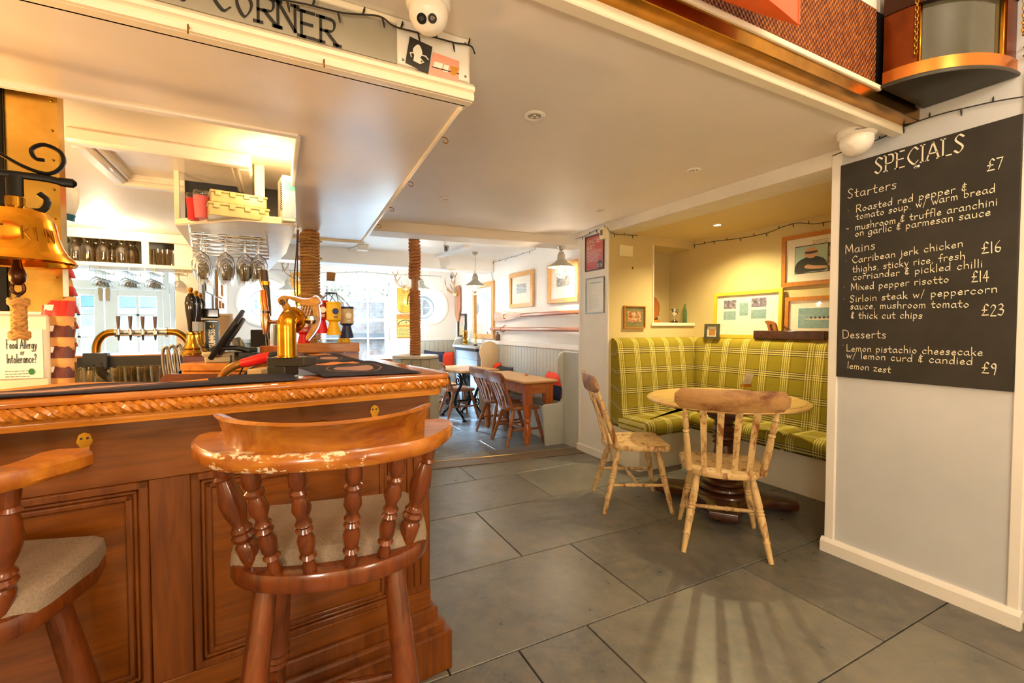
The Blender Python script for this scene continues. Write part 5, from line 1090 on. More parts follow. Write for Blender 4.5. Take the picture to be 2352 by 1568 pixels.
def pine_leg(x, y):
    m = MB(); m.bb((x - .046, y - .046, TZ - .27), (x + .046, y + .046, TZ - .024), TA, .004)
    z0, z1 = FZ, TZ - .27; pf = [(0, .018), (.07, .024), (.08, .030), (.1, .031), (.13, .026), (.2, .032), (.3, .037), (.4, .036), (.5, .026), (.54, .024), (.57, .033), (.62, .034), (.66, .026), (.74, .034), (.82, .037), (.9, .030), (.93, .034), (.97, .036), (1, .034)]
    m.turn(TA @ V((x, y, z0)), TA @ V((x, y, z1)), [(a, b * 1.3) for a, b in pf], 16); m.build('leg', PINEO, pt)
for x, y in ((.09, .09), (W1 - .09, .09), (.09, L1 - .09), (W1 - .09, L1 - .09)): pine_leg(x, y)
p = pz(1209, 862, TZ); cardholder((p.x, p.y, TZ), R(60), 'white menu card in a wooden holder on the pine farmhouse table', .085, .5, .2)
# cast iron table
a_, b_, c_ = pz(1058, 853, TZ), pz(1172, 845, TZ), pz(1028, 836, TZ)
ex = (b_ - a_); ex.z = 0; WB = .66; ex.normalize(); ey = V((-ex.y, ex.x, 0)); LB = .95
it = thing('iron_table', 'wooden topped table on scrolled black cast iron legs behind the pine table', 'table', a_ + ex * WB / 2 + ey * LB / 2)
TB = basis((a_.x, a_.y, 0), ex, ey, (0, 0, 1))
m = MB(); m.box((WB / 2, LB / 2, TZ - .014), (WB, LB, .028), TB, .005); m.build('tabletop', PINE, it)
def scroll(cx, cz, r0, turns, a0, sgn, n=28): return [(cx + (r0 * (1 - .8 * i / n)) * math.cos(a0 + sgn * 2 * PI * turns * i / n), cz + (r0 * (1 - .8 * i / n)) * math.sin(a0 + sgn * 2 * PI * turns * i / n)) for i in range(n + 1)]
for k, x in enumerate((.16, WB - .16)):
    m = MB(); yc = LB / 2
    for s_ in (-1, 1):
        P = [(yc + s_ * .30, FZ + .02), (yc + s_ * .26, FZ + .06), (yc + s_ * .12, FZ + .15), (yc + s_ * .06, .2), (yc + s_ * .12, .34), (yc + s_ * .22, .46), (yc + s_ * .24, .56), (yc + s_ * .16, TZ - .04)]
        m.tube([TB @ p for p in crom([(x, a, b) for a, b in P], 5)], [.016] * 5 + [.02] * 26 + [.016] * 5, 8)
        m.tube([TB @ V((x, a, b)) for a, b in scroll(yc + s_ * .14, .52, .075, 1.4, R(90), -s_)], .010, 6)
        m.tube([TB @ V((x, a, b)) for a, b in scroll(yc + s_ * .13, FZ + .24, .06, 1.3, R(-60), s_)], .010, 6)
        m.lathe([(.0, 0), (.03, .004), (.034, .02), (.0, .036)], 12, TB @ MX.Translation((x, yc + s_ * .31, FZ)))
    m.tube([TB @ V((x, yc - .26, TZ - .045)), TB @ V((x, yc + .26, TZ - .045))], .016, 8); m.tube([TB @ V((x, yc - .07, .2)), TB @ V((x, yc + .07, .2))], .014, 8); m.build('leg', BLACKM, it)
m = MB(); m.tube([TB @ V((.16, LB / 2, .2)), TB @ V((WB - .16, LB / 2, .2))], .014, 8); m.build('stretcher', BLACKM, it)
# brown slat back chairs
ch = build_chair('dining_chair', '', CHAIRW, CHAIRW, .20, .20, .845, .445, 'brown slat back chairs in the dining end')
def place(o, rl, rr):   # rear-left foot and rear-right foot pixels (chair seen from its back)
    a, b = pz(*rl, FZ), pz(*rr, FZ); d = b - a; ang = math.atan2(d.y, d.x); c = (a + b) / 2; f = V((-math.sin(ang), math.cos(ang), 0)); return V((c.x, c.y, FZ)) + f * .235, ang
lo, an = place(ch, (1136, 1012), (1162, 1028)); ch.location = lo; ch.rotation_euler = (0, 0, an); ch['label'] = 'brown slat back chair tucked under the pine table, nearer the settle end'
lo, an = place(ch, (1100, 992), (1126, 1005)); dup(ch, lo, an, 'brown slat back chair tucked under the pine table, nearer the iron table')
lo, an = place(ch, (1012, 957), (1026, 965)); dup(ch, lo, an, 'brown slat back chair at the near end of the iron scroll table')
lo2 = lo + V((-.05, .62, 0)); dup(ch, lo2, an + .1, 'brown slat back chair half hidden behind another at the iron table')
# settles
GRYP = plain('settle_grey_paint', 'B9BCB6', .35, var=.05); BEIGE = plain('settle_beige_paint', 'CDB795', .45, var=.04); SEATC = plain('grey_brown_cushion', '8E857A', .9, var=.12, scale=20)
def settle_end(M, mat, parent, w_, top=1.10, th=.035, name='end_panel'):
    P = [(w_, 0), (w_, top)] + [(p.x, p.y) for p in crom([(.30, top), (.235, top - .035), (.205, top - .14), (.235, top - .27), (.275, top - .40), (.28, top - .52), (.22, top - .575), (.06, top - .58), (.02, top - .62), (.035, top - .76), (.06, 0)], 4)]
    m = MB(); m.prism(P, 0, th, M, .004); return m.build(name, mat, parent)
se = thing('settle', 'grey painted settle bench with curved end panel along the dining side wall', 'settle', (2.85, 5.2, FZ))
yS = 4.225; M = basis((2.52, yS, FZ), (1, 0, 0), (0, 0, 1)); settle_end(M, GRYP, se, XR - 2.52 - .005, 1.08)
m = MB(); m.bb((2.80, YP + .022, FZ), (2.825, yS - .036, 1.03), None, .01); m.build('side_board', GRYP, se)
m = MB(); m.bb((2.79, yS + .001, FZ + .36), (XR - .02, 6.33, FZ + .40)); m.bb((2.83, yS + .001, FZ), (2.86, 6.33, FZ + .36)); m.build('seat_box', FARW, se)
m = MB(); m.bb((2.77, yS + .01, FZ + .40), (XR - .03, 6.32, FZ + .47), None, .025); m.build('seat_cushion', SEATC, se)
M = basis((2.69, 6.36, FZ), (1, 0, 0), (0, 0, 1)); P = [(.0, 0), (.33, 0), (.33, .9)] + [(p.x, p.y) for p in crom([(.33, .92), (.335, 1.02), (.28, 1.10), (.18, 1.13), (.07, 1.09), (.02, .98), (.05, .84), (.04, .7), (0, .45)], 4)]
m = MB(); m.prism(P, 0, .03, M, .004); m.build('far_end_panel', BEIGE, se)
sb = thing('settle', 'pale grey settle with S curved end by the far dining wall corner', 'settle', (2.2, 8.0, FZ))
M = basis((2.76, 7.80, FZ), (1, 0, 0), (0, 0, 1)); P = [(.0, 0), (.28, 0), (.28, 1.14)] + [(p.x, p.y) for p in crom([(.2, 1.14), (.1, 1.12), (.05, 1.02), (.09, .88), (.15, .74), (.12, .62), (.02, .56), (-.02, .5), (.0, .4)], 4)]
m = MB(); m.prism(P, 0, .03, M, .004); m.build('end_panel', GRYP, sb)
m = MB(); m.bb((2.0, 7.81, FZ), (XR - .02, 8.25, FZ + .42)); m.build('seat_box', GRYP, sb); m = MB(); m.bb((2.0, 7.805, FZ + .42), (XR - .03, 8.2, FZ + .49), None, .025); m.build('seat_cushion', SEATC, sb)
# cushions
def pillow(loc, w_, h_, th, rz, lean, c, label, stripe=None, roll=0.):
    e = None; T = MX.Translation(V(loc)) @ MX.Rotation(rz, 4, 'Z') @ MX.Rotation(-lean, 4, 'X') @ MX.Rotation(roll, 4, 'Y') @ MX.Translation((0, 0, h_ / 2)); m = MB(); N = 10
    def f(s_):
        def fn(u, v):
            x, z = 2 * u - 1, 2 * v - 1; e_ = (1 - x ** 4) * (1 - z ** 4); k = 1 - .07 * (1 - max(abs(x), abs(z)) ** 6); 
            return (x * w_ / 2 * (1 - .06 * (1 - z * z)), s_ * th / 2 * max(0, e_) ** .5, z * h_ / 2 * (1 - .06 * (1 - x * x)))
        return fn
    m.grid(f(1), N, N, T); m.grid(f(-1), N, N, T)
    if not stripe: return one(m, 'cushion', c, label, 'cushion', 'scatter cushions in the dining end', 80)
    e = thing('cushion', label, 'cushion', loc, 0, 'scatter cushions in the dining end'); m.build('cover', c, e, ang=80)
    m = MB(); m.grid(lambda u, v: (lambda q_: (q_[0] * 1.012, q_[1] * 1.04 - .002, q_[2] * 1.01))(f(-1)(u, v * .52)), N, 6, T); m.build('front_panel', stripe, e, ang=80); return e
ORG = plain('orange_red_fabric', 'E2401E', .85, var=.1, scale=30); NVF = plain('navy_fabric', '2B3350', .9, var=.15, scale=40); CHF = plain('charcoal_fabric', '34363C', .9, var=.15, scale=40); BLF = plain('blue_fabric', '2F4668', .9, var=.12, scale=40)
SZ_ = FZ + .47
def atwall(px, x=XR - .10): p = pxx(px, 840, x); return V((x, p.y, SZ_))
pillow(atwall(1266), .40, .33, .15, R(-90), .25, ORG, 'orange red cushion with a navy lower half by the near settle end', NVF)
pillow(atwall(1150), .52, .30, .14, R(-90), .25, CHF, 'wide charcoal cushion on the settle before the beige wing')
pillow(atwall(1168, XR - .15), .42, .24, .13, R(-85), .5, BLF, 'small blue cushion propped against the charcoal one')
pillow(atwall(1128, XR - .12), .34, .34, .13, R(-80), .2, ORG, 'orange cushion peeping from behind the charcoal cushion')
p = pyy(1026, 815, 8.02); pillow((p.x, 8.04, FZ + .49), .38, .40, .14, R(5), .2, ORG, 'square orange cushion beside the S curved settle end')
p = pyy(996, 815, 8.02); pillow((p.x, 8.0, FZ + .49), .42, .43, .14, R(8), .2, NVF, 'square navy cushion standing beside the square orange one', None, .12)
# fireplace with mantel
fp_ = thing('fireplace', 'grey painted brick fireplace with corbelled mantel', 'fireplace', (2.95, 7.25, FZ)); y0, y1, xf = 6.75, 7.72, 2.84
tb_ = NT('grey_brick'); setp(tb_.b, .6); bk_ = tb_.new('ShaderNodeTexBrick'); tb_.link(tb_.coord((1, 1, 1), 'Object', (R(90), 0, R(90))), bk_.inputs[0])
for k_, c_ in (('Color1', '8C95A0'), ('Color2', '727B88'), ('Mortar', '5B626C')): bk_.inputs[k_].default_value = srgb(c_)
bk_.inputs['Scale'].default_value = 3.4; bk_.inputs['Mortar Size'].default_value = .012; tb_.col(bk_.outputs[0]); GBR = tb_.m
m = MB(); m.bb((xf, y0, FZ), (XR - .02, y0 + .28, .9)); m.bb((xf, y1 - .28, FZ), (XR - .02, y1, .9)); m.bb((xf, y0 + .28, .62), (XR - .02, y1 - .28, .9)); m.bb((XR - .05, y0 + .28, FZ), (XR - .02, y1 - .28, .62)); m.build('brick_surround', GBR, fp_)
m = MB(); m.bb((xf - .05, y0 - .06, .945), (XR - .02, y1 + .06, .985), None, .006); m.build('mantel_shelf', plain('mantel_grey', 'A9ADB0', .45), fp_)
for i in range(20): m = MB(); y = y0 + .025 + i * (y1 - y0 - .05) / 19; m.bb((xf - .03, y - .014, .90), (xf + .02, y + .014, .945), None, .006); m.build('corbel', plain('dark_corbel', '4B5058', .5), fp_)
m = MB(); m.bb((xf + .03, y0 + .3, FZ), (xf + .06, y1 - .3, .5)); m.build('grate', BLACKM, fp_)
e = thing('candlestick', 'tall brass candle lantern on the mantel near the mirror', 'candlestick', (2.95, 7.55, .985)); T_ = FRAME[e.name]
m = MB(); m.lathe([(.05, 0), (.055, .01), (.04, .03), (.05, .06), (.03, .09), (.035, .12), (.045, .13), (.045, .22), (.05, .23), (.02, .26)], 16, T_); m.build('base', BRASSD, e); m = MB(); m.lathe([(.02, .26), (.018, .34)], 12, T_); m.build('candle', DKGREY, e)
e = thing('figurine', 'small brass figure with raised arm on the mantel', 'figurine', (2.92, 7.0, .985)); T_ = FRAME[e.name]
m = MB(); m.lathe([(.035, 0), (.035, .02), (.02, .03)], 14, T_); m.build('stand', DARKW, e)
m = MB(); m.tube([(0, 0, .03), (0, .012, .09), (0, 0, .13), (0, 0, .17)], [.010, .013, .02, .012], 8, T_); m.tube([(0, 0, .03), (0, -.02, .09), (0, 0, .13)], [.008, .011, .013], 8, T_); m.lathe([(0, .17), (.014, .18), (.016, .195), (0, .212)], 10, T_); m.tube([(0, 0, .165), (0, .045, .19), (0, .06, .235)], .007, 6, T_); m.tube([(0, 0, .165), (0, -.045, .15), (0, -.05, .11)], .007, 6, T_); m.build('figure', BRASS, e)
p = pxx(1143, 772, XR - .06); m = MB(); m.lathe([(.04, 0), (.042, .08), (.03, .10), (.012, .105), (.012, .125), (.02, .13)], 16, MX.Translation((XR - .06, p.y, DADO + .015))); one(m, 'dark_caddy', plain('brown_tin', '6A4A38', .4), 'small dark lidded tin standing on the dado rail beside the mirror', 'tin')
# mirror and pictures on the dining side wall
xw = XR - .004
a, b = pxx(1089, 776, xw), pxx(1136, 640, xw); MIR = plain('mirror_glass', 'F4F4F4', .02, 1, var=.0)
M = basis((xw, a.y, a.z), (0, -1, 0), (0, 0, 1)); frame('wall_mirror', M, a.y - b.y, b.z - a.z - .03, .075, OAK, 'tall oak framed mirror above the fireplace', 'mirror', MIR, None, .03, False)
def d_eng(e, M, w_, h_): rect(e, M, w_ * .22, h_ * .27, w_ * .78, h_ * .76, PAPER, 'inner_mount', .0014); rect(e, M, w_ * .25, h_ * .38, w_ * .75, h_ * .72, ENG, 'engraving', .003)
def rectx(tl, br, x): A, B = pxx(*tl, x), pxx(*br, x); return A, B
for (tl, bl, br, lab) in (((1173, 631), (1173, 708), (1227, 703), 'oak framed engraving further along the dining wall above the oars'), ((1261, 610), (1261, 698), (1331, 692), 'larger oak framed engraving above the oars next to the pillar')):
    A, B, C = pxx(*tl, xw), pxx(*bl, xw), pxx(*br, xw); M = basis((xw, A.y, (B.z + C.z) / 2), (0, -1, 0), (0, 0, 1)); frame('framed_engraving', M, A.y - C.y, A.z - B.z, .055, OAK, lab, 'picture', PAPER, d_eng, .03)
a, b = pxx(1054, 773, xw), pxx(1072, 720, xw)
M = basis((xw, a.y, a.z), (0, -1, 0), (0, 0, 1)); frame('framed_poster', M, a.y - b.y, b.z - a.z, .03, BLACK, 'small black framed poster between the antlers and the mirror', 'poster', PAPER, lambda e, M, w_, h_: (rect(e, M, 0, h_ * .45, w_, h_, photo('poster_print', [(.35, '3A3A3A'), (.5, 'E9E4DC'), (.62, 'C94A3A')], 30), 'poster_print'), rect(e, M, 0, 0, w_, h_ * .42, plain('poster_cream', 'E6D6A0', .6), 'poster_lower')), .03)
# oars
def oar(name, pa, pb, label, blade):
    A, B = pxx(*pa, XR - .05), pxx(*pb, XR - .05); d = (B - A).normalized(); e = thing(name, label, 'oar', (A + B) / 2)
    m = MB(); m.tube([A + d * (.9 if blade else 0), B], .026, 12); m.build('shaft', wood('oar_wood', '8C4A26', 'BB7648', 'y', .3, .3, 3, 8), e)
    if blade:
        up = V((0, 0, 1)); P = [(0, -.045), (.02, -.062), (.35, -.072), (.62, -.05), (.95, -.022), (.95, .022), (.62, .05), (.35, .072), (.02, .062), (0, .045)]
        M = basis(A, d, up - d * d.z); m = MB(); m.prism(P, -.012, .012, M, .006); m.build('blade', wood('blade_wood', '9A5530', 'D9C2A8', 'y', .3, .3, 3, 4), e)
    for f in (.3,):
        q_ = A + d * f * (B - A).length * .6; m = MB(); m.tube([q_ + V((.048, 0, .06)), q_ + V((.0, 0, .03)), q_ + V((-.04, 0, .02)), q_ + V((-.045, 0, -.03)), q_ + V((0, 0, -.045)), q_ + V((.048, 0, -.02))], .006, 6); m.build('rope_loop', plain('red_cord', '8E4A30', .8), e)
oar('oar', (1135, 727), (1333, 716), 'wooden oar with its blade showing on the dining wall', True)
oar('oar', (1128, 755), (1333, 757), 'plain wooden oar shaft mounted below the bladed oar', False)
# shield board, painted sign, antlers on the far wall
yw = YBK - .005; sx0, sx1 = pyy(913, 690, yw).x, pyy(949, 690, yw).x; sz0, sz1 = pyy(925, 720, yw).z, pyy(925, 659, yw).z; sw_ = sx1 - sx0; sh_ = sz1 - sz0
HON = wood('honey_board', 'C77E1C', 'E9A93E', 'z', .35, .2, 3, 7)
e = thing('honours_board', 'shield shaped honey wood honours board with rows of names between window and post', 'board', ((sx0 + sx1) / 2, yw, sz0)); M = basis((sx0, yw, sz0), (1, 0, 0), (0, 0, 1))
m = MB(); m.prism([(0, sh_ * .95), (0, sh_ * .2)] + [(p.x, p.y) for p in crom([(0, sh_ * .2), (sw_ * .12, sh_ * .09), (sw_ * .4, sh_ * .035), (sw_ * .5, 0), (sw_ * .6, sh_ * .035), (sw_ * .88, sh_ * .09), (sw_, sh_ * .2)], 4)] + [(sw_, sh_ * .95), (sw_ * .62, sh_ * .95), (sw_ * .55, sh_ * 1.02), (sw_ * .45, sh_ * 1.02), (sw_ * .38, sh_ * .95)], 0, .025, M, .005); m.build('shield', HON, e)
m = MB(); M2 = M @ MX.Translation((0, 0, .0256)); text(m, 'LIST OF', M2 @ MX.Translation((sw_ * .3, sh_ * .8, 0)), .035, .006, sw_ * .4); scribble(m, M2, sw_ * .12, sh_ * .74, sw_ * .45, 13, .034, .018, .007); scribble(m, M2, sw_ * .55, sh_ * .74, sw_ * .88, 13, .034, .018, .007); m.build('lettering', DKGREY, e)
bx0, bx1, bz0, bz1 = pyy(911, 748, yw).x, pyy(952, 748, yw).x, pyy(925, 775, yw).z, pyy(925, 722, yw).z; bw, bh = bx1 - bx0, bz1 - bz0
M = basis((bx0, yw, bz0), (1, 0, 0), (0, 0, 1)); SGO = plain('sign_orange', 'E0732A', .5); SGC = plain('sign_cream', 'E9C777', .5)
def d_sign(e, M, w_, h_):
    rect(e, M, 0, h_ * .82, w_, h_, SGO, 'orange_band'); rect(e, M, 0, h_ * .44, w_, h_ * .55, SGO, 'orange_band')
    m = MB(); cx = w_ / 2; oc = [(cx + w_ * .48 * math.cos(R(a)), h_ * .56 + h_ * .24 * math.sin(R(a))) for a in range(0, 181, 12)]; m.prism(oc, .001, .002, M); m.build('dark_arch', INK, e)
    m = MB(); oc = [(cx + w_ * .42 * math.cos(R(a)), h_ * .57 + h_ * .19 * math.sin(R(a))) for a in range(0, 181, 12)]; m.prism(oc, .002, .003, M); m.build('cream_arch', SGC, e)
    m = MB(); scribble(m, M @ MX.Translation((0, 0, .003)), w_ * .06, h_ * .38, w_ * .94, 8, h_ * .045, h_ * .03, .007); text(m, 'LIST', M @ MX.Translation((w_ * .2, h_ * .63, .003)), h_ * .08, .01, w_ * .6); m.build('lettering', INK, e)
frame('painted_sign', M, bw, bh, .018, OAKD, 'yellow painted sign with orange bands below the shield board', 'sign', SGC, d_sign, .02, False)
def antlers(name, org, out, side, label, plaque=None, k=1.):
    e = thing(name, label, 'antlers', org); o, n_, s_ = V(org), V(out), V(side); BON = plain('antler_bone', '9A7A58', .5, var=.25, scale=20)
    m = MB(); m.lathe([(0, -.02), (.055 * k, 0), (.06 * k, .03), (.03 * k, .07), (0, .08)], 14, basis(o, s_, V((0, 0, 1)), n_)); m.build('skull_cap', plain('skull_bone', 'C9AE86', .5), e)
    for g in (-1, 1):
        m = MB(); b = o + n_ * .05 + s_ * g * .03; f = lambda a, h, d: b + s_ * g * a * k + V((0, 0, h * k)) + n_ * d * k
        m.tube(crom([f(0, 0, 0), f(.10, .03, .04), (f(.20, .12, .08)), f(.24, .26, .08), f(.30, .38, .05)], 5), [.017] * 6 + [.014] * 8 + [.008] * 6 + [.004], 8)
        for q_ in (((.06, .02, .03), (.08, .10, .10), (.12, .16, .13)), ((.20, .13, .08), (.14, .22, .12), (.12, .30, .12)), ((.24, .26, .08), (.18, .34, .1), (.17, .42, .09))): m.tube(crom([f(*z) for z in q_], 4), [.011, .010, .010, .009, .008, .007, .006, .004, .003], 7)
        m.build('antler', BON, e)
    if plaque: m = MB(); M = basis(o - n_ * .03, s_, V((0, 0, 1)), n_); m.prism([(-.13 * k, .10 * k)] + [(p.x, p.y) for p in crom([(-.13 * k, .1 * k), (-.14 * k, -.25 * k), (-.1 * k, -.42 * k), (0, -.56 * k), (.1 * k, -.42 * k), (.14 * k, -.25 * k), (.13 * k, .1 * k)], 4)] + [(.05 * k, .14 * k), (-.05 * k, .14 * k)], 0, .025, M, .006); m.build('plaque', plaque, e)
    return e
p = pyy(931, 662, YBK - .05); antlers('mounted_antlers', (p.x, YBK - .04, p.z), (0, -1, 0), (1, 0, 0), 'small mounted antlers above the shield shaped honours board', None, .75)
p = pxx(1049, 673, XR - .05); antlers('mounted_antlers', (XR - .05, p.y, p.z), (-1, 0, 0), (0, 1, 0), 'large antlers on a shield plaque in the far corner beside the round window', wood('plaque_wood', '8A4A24', 'B87646', 'z', .15, .6), 1.0)
p = pyy(683, 640, YBK - .05); antlers('mounted_antlers', (p.x, YBK - .04, p.z), (0, -1, 0), (1, 0, 0), 'antlers on a wooden plaque partly hidden behind the thick rope post', HON, .8)
# roman blind
def blindm():
    t = NT('patterned_blind'); setp(t.b, .9); v = t.new('ShaderNodeTexVoronoi'); v.inputs['Scale'].default_value = 16; t.link(t.coord((1, 1, .8)), v.inputs['Vector'])
    n = t.noise(t.coord(), 28, 4); t.col(t.mix(t.ramp(v.outputs['Distance'], [(.25, (0, 0, 0, 1)), (.45, (1, 1, 1, 1))]), t.ramp(n, [(.4, srgb('7E8C7C')), (.6, srgb('B9B59F'))]), srgb('E4E2D6'))); return t.m
zt, zb = pyy(800, 654, yd - .06).z, pyy(800, 692, yd - .06).z; bd = thing('roman_blind', 'patterned grey green roman blind at the top of the sash window', 'blind', ((WX0 + WX1) / 2, yd - .06, zb))
m = MB(); prof = [(0, zt), (.012, zt), (.016, (zt + zb) / 2 + .02), (.03, (zt + zb) / 2), (.034, zb + .03), (.028, zb), (.01, zb + .005), (0, zb + .03)]; m.prism(prof, WX0 + .02, WX1 - .02, basis((0, yd - .05, 0), (0, -1, 0), (0, 0, 1), (1, 0, 0))); m.build('fabric', blindm(), bd)
# pendant lamps
GALV = plain('galvanised_shade', 'B6B0A0', .35, .4, var=.08); BULB = emit('warm_bulb', 'FFD89A', 26)
def pendant(px, py, dep, ztop, label, power):
    p = pd(px, py, dep); e = thing('pendant_lamp', label, 'pendant lamp', p, 0, 'caged pendant lamps in the dining end'); T_ = FRAME[e.name]; k = 1.
    m = MB(); m.lathe([(.148, 0), (.15, .004), (.11, .035), (.065, .062), (.06, .075), (.045, .082), (.043, .14), (.032, .15), (.030, .172), (.012, .18)], 36, T_, caps=False); m.lathe([(.140, .002), (.10, .03), (.05, .058), (.0, .06)], 36, T_, caps=False); m.build('lamp_shade', GALV, e)
    m = MB()
    for i in range(8):
        a = i * PI / 4; m.tube([T_ @ V((.062 * f * math.cos(a), .062 * f * math.sin(a), z)) for f, z in ((1, .02), (1, -.05), (.9, -.085), (.55, -.11), (0, -.12))], .0026, 5)
    for z, r in ((.0, .062), (-.05, .063)): m.tube([T_ @ V((r * math.cos(2 * PI * i / 20), r * math.sin(2 * PI * i / 20), z)) for i in range(20)], .003, 5, closed=True)
    m.build('wire_cage', GALV, e)
    m = MB(); m.lathe([(.012, .02), (.026, -.01), (.034, -.035), (.026, -.06), (0, -.072)], 16, T_); m.build('bulb', BULB, e)
    H = ztop - p.z; m = MB(); m.tube([T_ @ V((.014 * math.cos(i * .6), 0, .185 + .014 + .014 * math.sin(i * .6))) for i in range(11)], .003, 5)
    m.tube([T_ @ V((0, 0, .205)), T_ @ V((.01, 0, .205 + (H - .205) * .5)), T_ @ V((0, 0, H - .03))], .0035, 6); m.build('hanging_cord', GALV, e)
    m = MB(); m.lathe([(.012, H - .045), (.035, H - .03), (.045, H - .001)], 18, T_); m.build('ceiling_rose', GALV, e)
    lamp('pendant_bulb', 'POINT', (p.x, p.y, p.z - .16), power, (1, .84, .62), .05)
pendant(1289, 614, 5.05, 2.19, 'caged metal pendant lamp nearest the pillar, over the pine table', 10)
pendant(1091, 657, 6.5, 2.37, 'caged metal pendant lamp in front of the oak mirror', 8)
pendant(968, 664, 7.9, 2.37, 'caged metal pendant lamp half hidden behind the thin rope post', 8)
pendant(661, 667, 7.2, 2.37, 'caged metal pendant lamp beside the thick rope post, above the harp', 8)
# thin rope post on its round cabinet
P2 = pyy(954, 815, 5.1); p2 = thing('rope_post', 'thin rope bound post rising from the round topped grey cabinet', 'post', (P2.x, 5.1, P2.z))
m = MB(); m.tube([(P2.x, 5.1, P2.z), (P2.x, 5.1, 2.37)], .04, 14); m.build('timber_core', wood('post_core', '8A5A34', 'B9855A', 'z', .5), p2)
ROPE2 = plain('brown_rope', 'A86C3A', .85, var=.3, scale=60)
def coilrope(x, y, z0, z1, R_, r, parent, mat, name, n=6, jit=.12):
    m = MB(); pts = []; N = int((z1 - z0) / (2 * r) * 14)
    for i in range(N + 1): a = 2 * PI * i / 14; k = 1 + jit * math.sin(i * .73) * math.sin(i * .09); pts.append((x + (R_ + r * .4 * k) * math.cos(a), y + (R_ + r * .4 * k) * math.sin(a), z0 + (z1 - z0) * i / N))
    m.tube(pts, [r * (1 + jit * math.sin(i * 1.3)) for i in range(N + 1)], n); return m.build(name, mat, parent)
zz = lambda py: pyy(954, py, 5.1).z
coilrope(P2.x, 5.1, P2.z + .005, zz(665), .044, .015, p2, ROPE2, 'rope_binding'); coilrope(P2.x, 5.1, zz(640), 2.365, .044, .019, p2, ROPE2, 'rope_binding', 6, .2)
m = MB(); m.tube(crom([(P2.x - .05, 5.06, zz(600)), (P2.x - .075, 5.04, zz(612)), (P2.x - .08, 5.04, zz(640))], 4), .008, 6); m.tube(crom([(P2.x - .04, 5.06, zz(668)), (P2.x - .09, 5.04, zz(680)), (P2.x - .1, 5.04, zz(700))], 4), .008, 6); m.build('rope_tail', ROPE2, p2)
cb = thing('round_cabinet', 'grey boarded cabinet with a round shelf top behind the bar corner', 'cabinet', (P2.x, 5.1, FZ))
m = MB(); m.lathe([(.245, P2.z - .035), (.26, P2.z - .03), (.262, P2.z - .008), (.255, P2.z - .001), (0, P2.z - .001)], 44, MX.Translation((P2.x, 5.1, 0))); m.build('round_top', plain('cabinet_top', 'CFC8BB', .35), cb)
m = MB(); hw = .20
for s_ in range(4):
    M = MX.Translation((P2.x, 5.1, 0)) @ MX.Rotation(s_ * PI / 2, 4, 'Z'); M = M @ basis((-hw, -hw, 0), (1, 0, 0), (0, 1, 0))
    beadboard(m, M, 2 * hw, FZ, P2.z - .036, .1)
m.build('boarded_body', plain('cabinet_grey', 'A9A698', .4, var=.05), cb)
# small items on the dining ceiling and pillar
def spot(px, py, z, label):
    p = pz(px, py, z); e = thing('ceiling_spotlight', label, 'spotlight', (p.x, p.y, z)); T_ = FRAME[e.name]
    m = MB(); m.bb((-.06, -.03, -.025), (.06, .03, 0), T_, .004); m.build('base', WHITE, e); m = MB(); m.tube([(0, 0, -.025), (0, 0, -.09)], .008, 8, T_); m.build('stem', WHITE, e); m = MB(); m.lathe([(.02, 0), (.032, .02), (.034, .07), (0, .075)], 16, T_ @ MX.Translation((.0, 0, -.15)) @ MX.Rotation(.5, 4, 'X')); m.build('lamp_head', STEEL, e)
spot(1023, 548, 2.37, 'small white ceiling spotlight beyond the front beam'); spot(1036, 617, 2.165, 'small white spotlight under the middle beam')
p = pz(833, 563, 2.37); e = thing('junction_box', 'white junction box with conduit on the ceiling beyond the canopy', 'junction box', (p.x, p.y, 2.37)); m = MB(); m.bb((p.x - .07, p.y - .06, 2.30), (p.x + .07, p.y + .06, 2.37), None, .006); m.build('box', WHITE, e); m = MB(); m.tube([(p.x - .05, p.y + .05, 2.355), (p.x - .30, p.y + 1.2, 2.355)], .018, 8); m.build('conduit', WHITE, e)
xp = XS - .014
def onpillar(tl, bl, br): A, B, C = pxx(*tl, xp), pxx(*bl, xp), pxx(*br, xp); return basis((xp + .012, A.y, (B.z + C.z) / 2), (0, -1, 0), (0, 0, 1)), A.y - C.y, A.z - B.z
M, w1, h1 = onpillar((1344, 545), (1344, 625), (1386.5, 617))
REDP = plain('poster_red', 'C8413A', .5, var=.04)
def d_u25(e, M, w_, h_):
    m = MB(); T_ = M @ MX.Translation((0, 0, .0004)); text(m, 'UNDER', T_ @ MX.Translation((w_ * .06, h_ * .80, 0)), h_ * .11, .006, w_ * .88); text(m, '25?', T_ @ MX.Translation((w_ * .06, h_ * .64, 0)), h_ * .12, .006, w_ * .44); scribble(m, T_, w_ * .06, h_ * .56, w_ * .9, 8, h_ * .045, h_ * .02, h_ * .016); m.build('white_lettering', PAPER, e)
    m = MB(); oc = [(w_ * .8 + h_ * .13 * math.cos(R(a)), h_ * .12 + h_ * .13 * math.sin(R(a))) for a in range(0, 360, 15)]; oc = [(min(a, w_), max(b, 0)) for a, b in oc]; m.prism(oc, .0003, .0008, M); m.build('black_disc', INK, e); m = MB(); text(m, '25', M @ MX.Translation((w_ * .64, h_ * .06, .0012)), h_ * .1, .006, w_ * .32); m.build('disc_number', PAPER, e)
frame('framed_notice', M, w1, h1, .012, DARKW, 'red age check poster in a dark frame high on the pillar', 'poster', REDP, d_u25, .014)
M, w1, h1 = onpillar((1344.6, 640.7), (1345, 720.5), (1387, 718))
